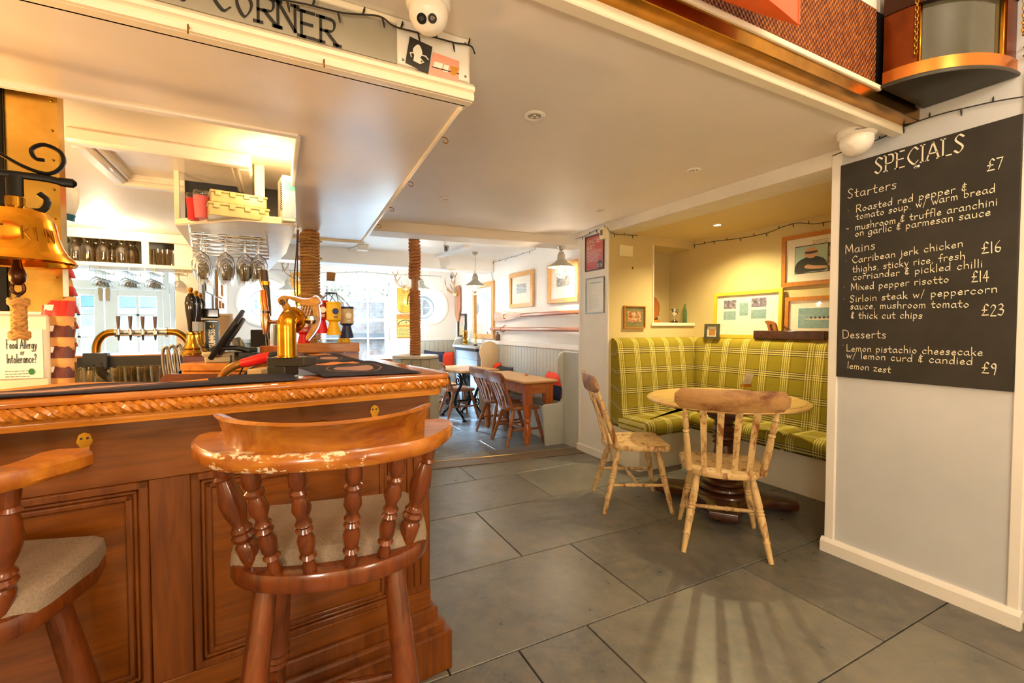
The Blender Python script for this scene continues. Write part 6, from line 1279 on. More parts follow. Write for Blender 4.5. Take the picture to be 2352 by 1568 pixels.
def d_cert(e, M, w_, h_): m = MB(); T_ = M @ MX.Translation((0, 0, .0004)); m.bb((w_ * .2, h_ * .86, 0), (w_ * .85, h_ * .9, .0003), T_); scribble(m, T_, w_ * .15, h_ * .5, w_ * .85, 9, h_ * .045, h_ * .02, h_ * .008); m.build('faint_print', plain('grey_print', 'A9B0B0', .6), e)
frame('framed_certificate', M, w1, h1, .011, plain('pewter_frame', '7F7D7A', .3, .5), 'grey framed certificate below the red poster on the pillar', 'certificate', PAPER, d_cert, .014)
p = pxx(1388, 536, xp); e = thing('alarm_sensor', 'small cream sensor box with dark window at the top of the pillar', 'sensor', (xp, p.y, p.z)); m = MB(); m.bb((XS - .05, p.y - .035, p.z - .055), (XS, p.y + .035, p.z + .055), None, .006); m.build('case', plain('cream_plastic', 'F1E6BC', .35), e); m = MB(); m.bb((XS - .052, p.y - .018, p.z - .02), (XS - .049, p.y + .016, p.z + .03)); m.build('sensor_window', plain('sensor_brown', '7A5E34', .3), e)
# little table and chair beyond the bar end
p = pz(885, 826, .69); p.y = min(p.y, 7.75); e = thing('side_table', 'pale small table glimpsed beyond the bar by the far window', 'table', (p.x, p.y + .1, FZ)); T_ = FRAME[e.name]; m = MB(); m.lathe([(.38, .72), (.4, .725), (.4, .745), (0, .745)], 32, T_); m.build('tabletop', plain('pale_top', 'D9CDBB', .35), e); m = MB(); m.lathe([(.2, 0), (.2, .02), (.04, .05), (.035, .7), (.1, .72)], 16, T_); m.build('pedestal', DARKW, e)
q_ = pz(895, 830, .69); dup(ch, (q_.x - .02, q_.y - .55, FZ), R(-15), 'pale brown chair glimpsed beyond the bar beside the round cabinet')
e = thing('green_notice', 'green notice on the end of the partition behind the hand pumps', 'notice', pyy(452, 700, 5.45)); a, b = pyy(445, 705, 5.445), pyy(462, 672, 5.445); m = MB(); m.bb((a.x, 5.44, a.z), (b.x, 5.449, b.z)); m.build('sheet', plain('notice_green', '4F7A56', .5), e); m = MB(); scribble(m, basis((a.x, 5.4395, a.z), (1, 0, 0), (0, 0, 1)), .01, (b.z - a.z) * .8, (b.x - a.x) * .9, 5, .03, .014, .004); m.build('print', PAPER, e)
for (pa, pb, lab) in (((497, 680), (508, 630), 'narrow wooden frame high on the partition beyond its doorway'), ((497, 712), (504, 687), 'narrow wooden frame low on the partition just beyond its doorway'), ((505, 712), (511, 692), 'narrow wooden frame low on the partition nearest the far wall')):
    A, B = pxx(*pa, -.69), pxx(*pb, -.69); y1 = min(B.y, 8.2); M = basis((-.699, A.y, A.z), (0, 1, 0), (0, 0, 1), (1, 0, 0)); frame('framed_picture', M, max(.2, y1 - A.y), B.z - A.z, .03, OAKD, lab, 'picture', PAPER, None, .03, False)
# ------------------------------------------------------------ servery: column, bell, packets
GLR = glass('refracting_glass', 'FFFFFF', 0.0, 1.45)
GL1 = glass('clear_glass', 'F4F7F7', thin=True, edge=.8, pw=1.5); GL2 = glass('warm_glass', 'F2EBDC', thin=True, edge=.75, pw=1.5)
YC = 2.12
cr = pyy(137, 500, YC).x; cl = cr - .42
col = thing('brass_column', 'brass sheathed square column behind the bar front with white boarded lower part', 'column', (cr - .2, YC + .1, 0))
zb_ = pyy(140, 716, YC).z
m = MB(); m.bb((cl, YC + .004, zb_ - .01), (cr - .003, YC + .05, 2.188)); m.build('core', WHITE, col)
def hammered():
    t = NT('brass_sheet'); setp(t.b, .26, 1); n = t.noise(t.coord((1, 1, 1)), 3, 4, .6, .5); t.col(t.ramp(n, [(.3, srgb('B58E3E')), (.5, srgb('D2A852')), (.72, srgb('E2C67A'))])); t.bump(t.noise(t.coord(), 11, 4), .12, .01); return t.m
SHEET = hammered()
m = MB(); m.bb((cl, YC, zb_), (cr, YC + .003, 1.62)); m.bb((cr, YC, zb_), (cr + .003, YC + .05, 2.188)); m.bb((cl, YC + .001, 1.621), (cr, YC + .0035, 2.188)); sh = m.build('brass_sheet', SHEET, col)
for i in range(9):
    m = MB(); m.lathe([(.004, 0), (.002, .002)], 8, basis((cr - .012 - .0 * i, YC - .0005, zb_ + .02 + i * .1), (1, 0, 0), (0, 0, 1))); sub(sh, m.build('rivet', BRASSD, col))
m = MB(); sx = pyy(14, 500, YC - .01).x; m.bb((sx - .06, YC - .012, zb_), (sx, YC - .0005, 2.18), None, .003); m.build('iron_strap', BLACKM, col)
wr = pyy(113, 800, YC - .02).x
m = MB(); m.bb((cl, YC - .02, .2), (wr, YC + .05, zb_ - .012), None, .006); m.build('white_boxing', TRIMW, col)
ys = YC - .024; a, b = pyy(-30, 872, ys), pyy(97, 756, ys)
e = thing('allergy_notice', 'laminated food allergy notice on the white boxing below the bell', 'notice', (b.x, ys, a.z)); m = MB(); m.bb((a.x, ys - .001, a.z), (b.x, ys + .003, b.z)); m.build('sheet', PAPER, e)
M = basis((0, ys - .0016, 0), (1, 0, 0), (0, 0, 1)); AL = plain('slate_text', '4A5A5C', .6)
def al(s_, x0, x1, py, h): A, B = pyy(x0, py, ys), pyy(x1, py, ys); m = MB(); text(m, s_, M @ MX.Translation((A.x, A.z, 0)), h, h * .085, B.x - A.x); m.build('lettering', AL, e)
al('Food Allergy', 15, 85, 801, .030); al('or', 47, 57, 815, .022); al('Intolerance?', 16, 85, 834, .030)
m = MB(); A = pyy(12, 853, ys); scribble(m, M, A.x, A.z, A.x + .08, 3, .009, .005, .002); m.build('small_print', AL, e)
A = pyy(73, 853, ys); m = MB(); oc = [(A.x + .008 * math.cos(i * .5), A.z + .011 * math.sin(i * .5)) for i in range(13)]; m.prism(oc, 0, .0006, M); m.build('green_emblem', plain('emblem_green', '2E7A3E', .5), e)
# bell
bp = pd(40, 620, 1.35); BX, BY = bp.x, bp.y; zm, ztp = 1.29 + (752 - 606) / 1040 * 1.35, 1.29 + (752 - 478) / 1040 * 1.35; bh = ztp - zm
BK = .8
bell = thing('ship_bell', 'polished brass ship bell hanging from a scrolled iron bracket with knotted rope', 'bell', (BX, BY, zm)); T_ = MX.Translation((BX, BY, zm))
m = MB(); m.lathe([(r_ * BK, z_) for r_, z_ in ((.150, .004), (.162, 0), (.166, .006), (.158, .018), (.142, .030), (.140, .033), (.128, .05), (.115, .085), (.106, .13), (.100, bh - .03), (.088, bh - .012), (.05, bh), (.0, bh))], 56, T_, caps=False); m.lathe([(r_ * BK, z_) for r_, z_ in ((.150, .004), (.12, .04), (.1, .10), (.09, bh - .03), (0, bh - .012))], 40, T_, caps=False); m.build('bell_body', plain('polished_brass', 'E0A22E', .14, 1, var=.12, scale=7), bell)
m = MB()
for i, ch in enumerate('T KIN'):
    if ch == ' ': continue
    a = R(-92 + i * 17); rr = .0955; o = T_ @ V((rr * math.cos(a), rr * math.sin(a), .062 + .0)); tx = V((-math.sin(a), math.cos(a), 0)); M = basis(o, tx, V((-math.cos(a) * .16, -math.sin(a) * .16, 1)))
    for q_ in GL[ch][1]:
        pts = [V(((x - .3) * .036, y * .04, .001)) for x, y in q_]; m.tube([M @ p for p in (crom(pts, 4) if len(pts) > 2 else pts)], .0028, 6)
m.build('raised_letters', BRASSD, bell)
m = MB(); m.tube([T_ @ V((0, 0, bh - .005)), T_ @ V((0, 0, bh + .03))], .022, 12); m.build('crown', BRASSD, bell)
dx = V((.985, .17, 0)); zt_ = 1.29 + (752 - 405) / 1040 * 1.35 - zm
m = MB(); m.tube([T_ @ V((-.0, 0, zt_ - .06)), T_ @ V((0, 0, zt_))], .020, 10, flat=.5)
lp = [T_ @ (dx * .05 + V((0, 0, zt_ - .045))), T_ @ (dx * .068 + V((0, 0, zt_ - .065))), T_ @ (dx * .055 + V((0, 0, zt_ - .095))), T_ @ (dx * .02 + V((0, 0, zt_ - .10)))]
m.tube(crom(lp, 5), .009, 8); m.build('shackle', BLACKM, bell)
br_ = thing('bell_bracket', 'black iron bell bracket with a curled scroll on the brass column', 'bracket', (BX - .25, BY, zm + zt_))
m = MB(); m.tube(crom([T_ @ (dx * d_ + V((0, 0, zt_ + h_))) for d_, h_ in ((-.42, .0), (-.1, .0), (.05, .004), (.10, 0), (.135, .0))], 4), [.011] * 12 + [.014] * 4 + [.005], 8, flat=.8); m.build('arm', BLACKM, br_)
m = MB(); S_ = [(-.42, .26), (-.2, .14), (-.06, .075), (.02, .03), (.075, .02), (.105, .055), (.10, .09), (.065, .105), (.038, .085), (.045, .06), (.065, .058)]
m.tube(crom([T_ @ (dx * a + V((0, 0, zt_ + b))) for a, b in S_], 5), [.0055] * 20 + [.006] * 20 + [.006] * 5 + [.0055] * 6, 8, flat=1.4); m.build('scroll', BLACKM, br_)
m = MB(); m.tube([T_ @ (dx * -.3 + V((0, 0, zt_))), (T_ @ (dx * -.3 + V((0, 0, zt_)))) + V((0, YC - BY, 0))], .014, 8); m.build('wall_stay', BLACKM, br_)
m = MB(); z = lambda py: (752 - py) / 1040 * 1.35 + 1.29 - zm
m.tube([T_ @ V((0, 0, z(y_))) for y_ in (590, 612, 630, 645, 655)], [.008, .012, .020, .018, .008], 12); m.tube([T_ @ V((.014 * math.cos(i * .65), 0, z(662) + .018 * math.sin(i * .65))) for i in range(11)], .005, 8); m.build('clapper', plain('dark_bronze', '4A2A16', .3, .8), bell)
m = MB(); m.tube([T_ @ V((.004 * math.sin(i), .004 * math.cos(i), z(672 + i * 3))) for i in range(9)], .004, 6); m.build('shackle_chain', DKGREY, bell)
ROPEB = plain('tan_rope', 'C08B45', .8, var=.25, scale=50)
m = MB(); zr0, zr1 = z(774), z(697)
for k in range(4):
    for s_ in (-1, 1): m.tube([T_ @ V((.012 * math.cos(s_ * t * .5 + k * PI / 2), .012 * math.sin(s_ * t * .5 + k * PI / 2), zr0 + (zr1 - zr0) * t / 20)) for t in range(21)], .0068, 6)
for zz_ in (zr0, zr1):
    for k in range(2): m.tube([T_ @ V((.018 * math.cos(t * PI / 10), .018 * math.sin(t * PI / 10), zz_ + k * .008 + .004 * math.sin(t * PI / 2.5))) for t in range(20)], .0075, 6, closed=True)
m.build('bell_rope', ROPEB, bell)
# snack packets hanging beside the column
KRAFT = plain('kraft_packet', 'D29A58', .45, var=.1, scale=14); REDB = plain('packet_red', 'C62A26', .4, var=.1, scale=10); MARN = plain('packet_maroon', '5E2622', .45, var=.1); BLUB = plain('packet_blue', '2F6F94', .4); WHB = plain('packet_white', 'E4E4DE', .4)
def packet(p, w_, h_, th, rz, lean, body, band, lab, band_f=(0, .22), square=False):
    e = thing('snack_packet', lab, 'snack packet', p, 0, 'snack packets hanging by the column'); T_ = MX.Translation(V(p)) @ MX.Rotation(rz, 4, 'Z') @ MX.Rotation(lean, 4, 'X'); N = 8
    def fn(s_, v0, v1, k, of=0):
        return lambda u, v: (lambda x, zz: (x * w_ / 2 * (1 - .05 * math.sin(PI * zz)), s_ * th / 2 * k * (max(0, (1 - x ** 4)) * max(0, math.sin(PI * min(1, max(0, zz))))) ** .5 + s_ * of + .002 * math.sin(9 * x + 7 * zz), zz * h_))(2 * u - 1, v0 + (v1 - v0) * v)
    m = MB(); m.grid(fn(1, 0, 1, 1), N, N, T_); m.grid(fn(-1, 0, 1, 1), N, N, T_); m.build('bag', body, e, ang=80)
    m = MB(); m.grid(fn(1, band_f[0], band_f[1], 1.02, .002), N, 3, T_); m.grid(fn(-1, band_f[0], band_f[1], 1.02, .002), N, 3, T_); m.build('colour_band', band, e, ang=80)
    if square: m = MB(); m.bb((-w_ * .28, -th * .56, h_ * .55), (-w_ * .02, -th * .54, h_ * .72), T_); m.build('pale_label', PAPER, e)
ords = ['topmost', 'second from the top', 'third from the top', 'fourth from the top', 'fifth from the top', 'sixth from the top']
for i, (px, py) in enumerate(((164, 630), (169, 672), (174, 712), (172, 748), (170, 790), (166, 836))): p = pyy(px, py, YC + .10); packet((p.x - .02, YC + .1, p.z - .01), .085, .13, .035, R(62), -.40, KRAFT, REDB, f'kraft snack packet with red foot, {ords[i]} of the strip beside the column')
for i, (px, py, bd_) in enumerate(((131, 752, REDB), (132, 800, MARN), (132, 848, MARN), (133, 893, MARN))): p = pyy(px, py, YC - .0); packet((p.x, YC - .0, p.z - .006), .10, .115, .035, R(-12), -.12, KRAFT, bd_, f'kraft snack packet with {"red" if bd_ is REDB else "maroon"} front label, {ords[i]} below the brass sheet', (.38, .86), True)
p = pyy(158, 505, YC + .12); packet((p.x - .01, YC + .12, p.z), .07, .12, .035, R(62), .2, WHB, BLUB, 'white and blue snack packet hanging highest beside the brass column', (0, .2))
# ------------------------------------------------------------ overhead shelf inside the bar
def organizer(name, c, d, lab, parent=None):
    e = thing(name, lab, 'box', c, R(10), 'clear divided boxes on the overhead shelf'); B = lambda m, n, mt: m.build(n, mt, e, world=False); x, y, z_ = d
    m = MB(); m.bb((-x / 2, -y / 2, 0), (x / 2, y / 2, z_ * .8), None, .004); B(m, 'body', CLR); m = MB(); m.bb((-x / 2 - .004, -y / 2 - .004, z_ * .8), (x / 2 + .004, y / 2 + .004, z_), None, .004); B(m, 'lid', CLR)
    for i in range(4): m = MB(); xx = -x / 2 + x * (i + .5) / 4; m.bb((xx - .014, -y / 2 - .008, z_ * .55), (xx + .014, -y / 2 - .003, z_ * .95), None, .003); B(m, 'clip', CLR)
CLR = plain('frosted_clear_plastic', 'B9A878', .3, var=.12, scale=15)
SZB = 1.875
sp = [pz(402, 514, SZB), pz(545, 503, SZB), pz(672, 513, SZB)]
os_ = thing('overhead_shelf', 'cream edged overhead shelf hung from the bar ceiling, carrying boxes and cups', 'shelf', (sp[1].x, sp[1].y, SZB))
poly = [(sp[0].x, sp[0].y), (sp[1].x, sp[1].y), (sp[2].x + .02, sp[2].y), (.06, 3.96), (-.09, 5.3), (-.62, 5.3)]
m = MB(); m.prism(poly, SZB - .006, SZB); m.build('shelf_board', plain('shelf_white', 'E3E6EA', .25), os_)
for a, b in ((sp[0], sp[1]), (sp[1], sp[2])): m = MB(); d = (b - a); M = basis(a, d, V((0, 0, 1)).cross(d.normalized()), (0, 0, 1)); m.bb((0, 0, -.008), (d.length, .018, .03), M, .003); m.build('front_lip', TRIMW, os_)
def upright(px, w_, y_off=.01): 
    p = sp[0].lerp(sp[1], (px - 402) / 143) if px < 545 else sp[1].lerp(sp[2], (px - 545) / 127); m = MB(); m.bb((p.x - w_ / 2, p.y + .02, SZB), (p.x + w_ / 2, p.y + .04, 2.188), None, .003); m.build('upright', TRIMW, os_)
upright(406, .025); upright(596, .05)
m = MB(); m.bb((sp[0].x + .02, 3.36, SZB), (.06, 3.38, 2.188)); m.build('back_board', plain('black_back', '1E1C1C', .4), os_)
q0 = lambda px, py, k=0.: pz(px, py, SZB + .001)
def cup(p, r, h, mat, lab, lidm=None):
    e = thing('cup', lab, 'cup', p); T_ = FRAME[e.name]; m = MB(); m.lathe([(r * .82, 0), (r, h), (r * .96, h), (r * .78, .01), (0, .01)], 24, T_); m.build('body', mat, e)
    m = MB(); m.lathe([(r * 1.02, h), (r * 1.02, h + .012), (r * .9, h + .03), (r * .5, h + .034)], 24, T_, caps=False); m.build('clear_lid', GL1, e)
p = q0(438, 497); cup((p.x, p.y + .09, SZB), .032, .115, RED, 'red plastic cup at the outer end of the overhead shelf'); p = q0(459, 494); cup((p.x, p.y + .07, SZB), .038, .115, PINK, 'pink plastic cup between the red cup and the clear boxes')
p = q0(530, 492); organizer('organizer_box', (p.x + .02, p.y + .17, SZB), (.28, .2, .07), 'lower clear divided box on the overhead shelf'); organizer('organizer_box', (p.x + .02, p.y + .175, SZB + .071), (.26, .19, .065), 'upper clear divided box stacked on another on the overhead shelf')
p = q0(655, 505); e = thing('box_file', 'tall white and blue box file at the canopy end of the overhead shelf', 'box file', (p.x + .015, p.y + .07, SZB), R(8)); B = lambda m, n, mt: m.build(n, mt, e, world=False)
m = MB(); m.bb((-.034, -.05, 0), (.034, .11, .25), None, .004); B(m, 'body', plain('file_white', 'D8D6CC', .5)); m = MB(); m.bb((-.03, -.052, .10), (.032, -.049, .02)); B(m, 'blue_label', plain('file_blue', '9AAFC6', .5)); m = MB(); m.bb((-.02, -.052, .17), (.03, -.049, .22)); B(m, 'teal_label', plain('file_teal', '5FA5AE', .5))
m = MB()
for i in range(14): m.tube([(-.038 + .006 * math.cos(t * .7), -.045, .06 + i * .011 + .004 * math.sin(t * .7)) for t in range(9)], .0015, 4)
B(m, 'wire_binding', DKGREY)
p = q0(622, 502); m = MB(); m.grid(lambda u, v: (p.x - .05 + .1 * u, p.y + .05 + .1 * v, SZB + .004 + .02 * abs(math.sin(u * 9 + v * 4))), 10, 8); one(m, 'plastic_bag', GL2, 'crumpled clear plastic bag on the overhead shelf beside the box file', 'bag')
# glass rack below the shelf
rk = thing('glass_rack', 'chrome wire glass rack under the overhead shelf', 'rack', (-.3, 3.4, SZB - .06)); RX0, RX1 = -.44, -.06
for i in range(6):
    y = 3.13 + i * .17; xa = RX0 - .02 * i; m = MB()
    for dy in (-.022, .022): m.tube([(xa, y + dy, SZB - .008), (xa, y + dy, SZB - .055), (RX1, y + dy, SZB - .055), (RX1, y + dy, SZB - .008)], .004, 6)
    m.build('rail', CHROME, rk)
def wine(p, lab, grp, k=1., kind=0):
    e = thing('wine_glass', lab, 'wine glass', p, 0, grp); return e
def hung(p, prof, lab, grp, mat):
    """upside down stemmed glass hanging by its foot: foot, stem and bowl"""
    e = thing('wine_glass', lab, 'wine glass', p, 0, grp); T_ = FRAME[e.name]
    for n_, pr_ in prof: m = MB(); m.lathe(pr_, 20, T_, caps=False); m.build(n_, mat, e)
    return e
WP = [('foot', [(0, .004), (.034, .002), (.034, 0), (.006, -.006), (0, -.006)]), ('stem', [(0, -.005), (.006, -.006), (.0038, -.02), (.0038, -.075), (.006, -.085), (0, -.085)]), ('bowl', [(.0, -.082), (.006, -.085), (.034, -.11), (.043, -.14), (.042, -.165), (.032, -.215), (.0305, -.215), (.0405, -.165), (.0415, -.14), (.0325, -.112), (0, -.088)])]
WP = [(n_, [(r_ * 1.12, z_ * 1.15) for r_, z_ in pr_]) for n_, pr_ in WP]
proto = None; W0 = (-.39, -.27, -.17, -.10)
for i in range(4):
    for j, x in enumerate(W0):
        lab = 'clear wine glass hanging upside down in the wire rack under the overhead shelf'
        loc = (x - .012 * i, 3.13 + .17 * i, SZB - .049)
        if i == 0 and j == 0: proto = hung(loc, WP, lab, 'wine glasses in the wire rack', GLR)
        elif not (i == 3 and j == 3): dup(proto, loc)
# ------------------------------------------------------------ far glass shelf
YF = 5.40; a, b = pyy(120, 605, YF), pyy(452, 614, YF); FS = a.z + .0; zc = 2.189
fs_ = thing('glass_shelf', 'long cream shelf of upturned glasses over the far bar opening', 'shelf', ((a.x + b.x) / 2, YF, FS))
m = MB(); m.bb((a.x - .1, YF, FS), (b.x, YF + .32, FS + .035), None, .004); m.build('shelf_board', TRIMW, fs_)
m = MB(); m.bb((a.x - .1, YF, 2.10), (b.x, YF + .03, zc), None, .004); m.build('top_rail', TRIMW, fs_)
ux = pyy(325, 580, YF).x
for x in (ux, b.x - .03): m = MB(); m.bb((x, YF + .002, FS + .035), (x + .055, YF + .03, 2.10), None, .003); m.build('upright', TRIMW, fs_)
m = MB(); m.bb((a.x - .1, YF + .30, FS + .035), (b.x, YF + .32, zc)); m.build('black_back', plain('brown_back', '2E2823', .4), fs_)
JP = [(.0, .0), (.052, 0), (.056, .01), (.056, .13), (.045, .165), (.030, .18), (.030, .2), (.046, .225), (.044, .225), (.0285, .2), (.0285, .18), (.0435, .163), (.054, .13), (.054, .012), (0, .01)]; TP = [(0, 0), (.034, 0), (.045, .16), (.0435, .16), (.0325, .008), (0, .008)]
def jar(p, prof, lab, grp, name='glass_jar', cat='glass'): m = MB(); m.lathe(prof, 20, MX.Translation(p), caps=False); return one(m, name, GL2, lab, cat, grp)
p0_ = None
for i, px in enumerate((172, 180, 201, 221, 238, 257, 281, 302)):
    p = pyy(px, 590, YF + .1 + .07 * (i % 2)); q_ = (p.x, YF + .1 + .07 * (i % 2), FS + .036)
    if p0_ is None: p0_ = jar(q_, JP, 'clear glass carafe on the left hand bay of the far glass shelf'.replace('left hand ', 'carafe '), 'carafes on the far shelf', 'glass_carafe', 'carafe')
    else: dup(p0_, q_)
p1_ = None
for i, px in enumerate((339, 353, 368, 378, 390, 404, 418, 430, 441)):
    p = pyy(px, 595, YF + .1 + .06 * (i % 2)); q_ = (p.x, YF + .1 + .06 * (i % 2), FS + .036)
    if p1_ is None: p1_ = jar(q_, TP, 'plain tumbler in the tumbler bay of the far glass shelf', 'tumblers on the far shelf', 'glass_tumbler', 'tumbler')
    else: dup(p1_, q_)
CP = [('foot', [(0, .003), (.032, .002), (.032, 0), (.005, -.005), (0, -.005)]), ('stem', [(0, -.004), (.005, -.005), (.004, -.02), (.004, -.05), (.006, -.06), (0, -.06)]), ('bowl', [(0, -.058), (.006, -.06), (.030, -.075), (.045, -.10), (.052, -.14), (.0505, -.14), (.0437, -.10), (.0287, -.077), (0, -.064)])]
cp0 = None
for g_, px in enumerate((216, 284, 343, 408)):
    x0 = pyy(px, 620, YF).x; m = MB()
    for dy in (-.035, .035): m.tube([(x0 + dy, YF + .02, FS), (x0 + dy, YF + .02, FS - .04), (x0 + dy, YF + .42, FS - .04), (x0 + dy, YF + .42, FS + .0)], .0035, 6)
    tag(m.build('hanging_rail', CHROME), 'chrome hanging rail for stemmed glasses under the far shelf', 'rail', 'hanging rails under the far shelf')
    for k in range(5 if g_ < 3 else 1):
        loc = (x0, YF + .05 + k * .085, FS - .036)
        if cp0 is None: cp0 = hung(loc, CP, 'small stemmed glass hanging in a row under the far glass shelf', 'stemmed glasses under the far shelf', GLR)
        else: dup(cp0, loc)
# ------------------------------------------------------------ far counter with tap font
YT = 5.15; fz = pyy(325, 814, YT).z
fc = thing('back_bar', 'far bar counter with dark front rail and steel under shelf', 'counter', (-1.2, YT + .2, 0)); xa, xb = pyy(120, 830, YT).x, pyy(425, 830, YT).x
m = MB(); m.bb((xa, YT, fz - .02), (xb + .2, YT + .42, fz), None, .005); m.build('worktop', AMBER, fc); m = MB(); m.bb((xa, YT - .03, fz - .12), (xb, YT, fz - .012), None, .004); m.build('front_rail', plain('black_rail', '23282E', .3), fc)
us = pyy(270, 884, YT - .15).z; m = MB(); m.bb((xa, YT - .32, us - .03), (xb, YT + .1, us), None, .004); m.build('steel_shelf', STEEL, fc); m = MB(); m.bb((xa, YT - .28, .0), (xb, YT - .26, us - .03)); m.bb((xa, YT + .3, 0), (xb + .2, YT + .38, fz - .02)); m.build('cupboard_front', STEEL, fc)
dt = pyy(300, 846, YT - .1); m = MB(); m.bb((pyy(258, 846, YT - .1).x, YT - .16, dt.z - .012), (pyy(375, 846, YT - .1).x, YT - .04, dt.z + .012), None, .003); m.build('drip_tray', STEEL, fc)
tf = thing('tap_font', 'arched brass and steel pipe font with four taps on the far counter', 'beer font', pyy(225, 815, YT - .05)); g = lambda px, py: pyy(px, py, YT - .06)
P = [g(222, 822), g(221, 800), g(226, 782), g(240, 768), g(262, 763), g(330, 762), g(395, 762), g(415, 768), g(430, 782), g(436, 800), g(436, 820)]
m = MB(); m.tube(crom(P, 5), .030, 14); m.build('arched_pipe', BRASSD, tf); m = MB(); m.tube([g(272, 763), g(385, 762)], .033, 14); m.build('steel_sleeve', STEEL, tf)
for px in (268, 383): m = MB(); c_ = g(px, 762.5); m.lathe([(.034, -.008), (.045, -.008), (.045, .008), (.034, .008)], 18, basis(c_, (0, 1, 0), (0, 0, 1))); m.build('flange', STEEL, tf)
m = MB(); c_ = g(222, 815); m.bb((c_.x - .08, c_.y - .05, c_.z - .13), (c_.x + .08, c_.y + .05, c_.z + .02), None, .006); m.build('mount_box', plain('black_mount', '2A3038', .35), tf)
for i, px in enumerate((278, 305, 333, 361)):
    c_ = g(px, 763); m = MB(); m.tube([c_ + V((0, -.02, 0)), c_ + V((0, -.085, 0))], .014, 10); m.tube([c_ + V((0, -.07, .03)), c_ + V((0, -.07, -.02))], .017, 10); tp = m.build('tap', CHROME, tf)
    m = MB(); m.tube([c_ + V((0, -.07, .03)), c_ + V((0, -.07, .06)), c_ + V((0, -.07, .14))], [.008, .011, .016], 10); sub(tp, m.build('tap_handle', plain('mauve_handle', '7E6A66', .35), tf)); m = MB(); m.tube([c_ + V((0, -.07, -.02)), c_ + V((0, -.07, -.07))], [.011, .006], 10); sub(tp, m.build('nozzle', DKGREY, tf))
ug = None
for i, px in enumerate((168, 184, 203, 232, 268, 282, 296, 310, 326, 341, 356, 370)):
    y = YT - .24 + .1 * (i % 2); p = pyy(px, 880, y); q_ = (p.x, y, us + .002)
    if ug is None: ug = jar(q_, TP, 'upturned glass in the row under the far counter', 'glasses under the far counter', 'glass_tumbler', 'tumbler')
    else: dup(ug, q_)
m = MB(); c_ = pyy(225, 850, YT - .1); m.tube(crom([c_ + V((0, 0, .06)), c_ + V((.03, 0, -.03)), c_ + V((.12, -.01, -.1)), c_ + V((.22, -.02, -.08)), c_ + V((.28, -.02, -.03))], 5), .035, 10); one(m, 'hose', plain('dark_hose', '3A3836', .5), 'dark corrugated hose bundle under the far counter', 'hose')
sw_ = thing('swan_necks', 'three bent steel pipe necks standing beside the hand pumps', 'pipes', pyy(395, 860, 4.2))
for i, (x0, x1) in enumerate(((374, 392), (386, 410), (402, 424))):
    y = 4.2 + .1 * i; m = MB(); m.tube(crom([pyy(x0 + 5, 862, y), pyy(x0 + 1, 835, y), pyy(x0, 806, y), pyy((x0 + x1) / 2 - 2, 797 - i * 3, y), pyy(x1 - 4, 808, y), pyy(x1, 830, y), pyy(x1 + 4, 852, y)], 5), .012, 8); m.build('pipe', STEEL, sw_)
# ------------------------------------------------------------ hand pumps and the till side
def hexp(px, py, y): return pyy(px, py, y)
bx_ = thing('pump_box', 'dark red wooden plinth carrying three hand pumps', 'plinth', hexp(448, 835, 3.5)); a, b = hexp(419, 834, 3.2), hexp(463, 816, 3.2); zt_ = b.z; m = MB(); m.bb((a.x, 3.2, zt_ - .05), (b.x + .02, 3.95, zt_), None, .008); m.bb((a.x + .01, 3.21, .5), (b.x, 3.94, zt_ - .05)); m.build('wooden_top', MAHOG, bx_)
BLKG = plain('black_gloss', '17110D', .12, coat=.6)
for px, y, h_, lab in ((441, 3.30, .315, 'black and brass hand pump nearest the swan neck pipes'), (453, 3.55, .315, 'black and brass hand pump in the middle of the three'), (463, 3.80, .30, 'black and brass hand pump nearest the slim blue font')):
    p = hexp(px, 815, y); e = thing('hand_pump', lab, 'hand pump', (p.x, y, zt_), 0, 'hand pumps'); T_ = FRAME[e.name]
    m = MB(); m.lathe([(.058, 0), (.06, .012), (.045, .03), (.05, .04), (.03, .07), (.024, .12), (.028, .125), (.028, .135)], 20, T_); m.build('brass_base', BRASS, e)
    k = h_ + .02; m = MB(); m.lathe([(.012, .135), (.018, .15), (.022, .2), (.030, .27), (.032, .31), (.026, .345), (.016, .36)], 18, T_); m.build('handle', BLKG, e)
    m = MB(); m.lathe([(.014, .36), (.018, .365), (.010, .375), (.015, .39), (.010, .402), (0, .405)], 14, T_); m.build('finial', BRASS, e)
    m = MB(); m.bb((.010, -.045, .14), (.042, -.038, .20), T_, .004); m.build('pump_clip', plain('clip_grey', '8A93A0', .4), e)
gf = thing('slim_font', 'slim stout font with black cap, steel spout and blue lettered panel', 'beer font', (hexp(486, 800, 3.6).x, 3.6, zt_)); x_ = hexp(488, 800, 3.6).x; zz = lambda py: hexp(486, py, 3.6).z
m = MB(); m.bb((x_ - .04, 3.57, zz(805)), (x_ + .04, 3.65, zz(735)), None, .006); m.build('body', STEEL, gf); m = MB(); m.bb((x_ - .05, 3.56, zz(729)), (x_ + .045, 3.66, zz(709)), None, .006); m.build('cap', BLKG, gf); m = MB(); m.tube([(x_ + .03, 3.6, zz(733)), (x_ - .04, 3.58, zz(733)), (x_ - .085, 3.56, zz(735))], [.018, .018, .007], 12); m.build('spout', STEEL, gf)
m = MB(); m.bb((x_ - .032, 3.564, zz(803)), (x_ + .04, 3.569, zz(738))); pn = m.build('blue_panel', plain('stout_blue', '1E3E52', .3), gf); m = MB(); text(m, 'GUINNESS', basis((x_ + .018, 3.5635, zz(797)), (0, 0, 1), (-1, 0, 0)), .032, .005, zz(756) - zz(797)); sub(pn, m.build('white_lettering', PAPER, gf))
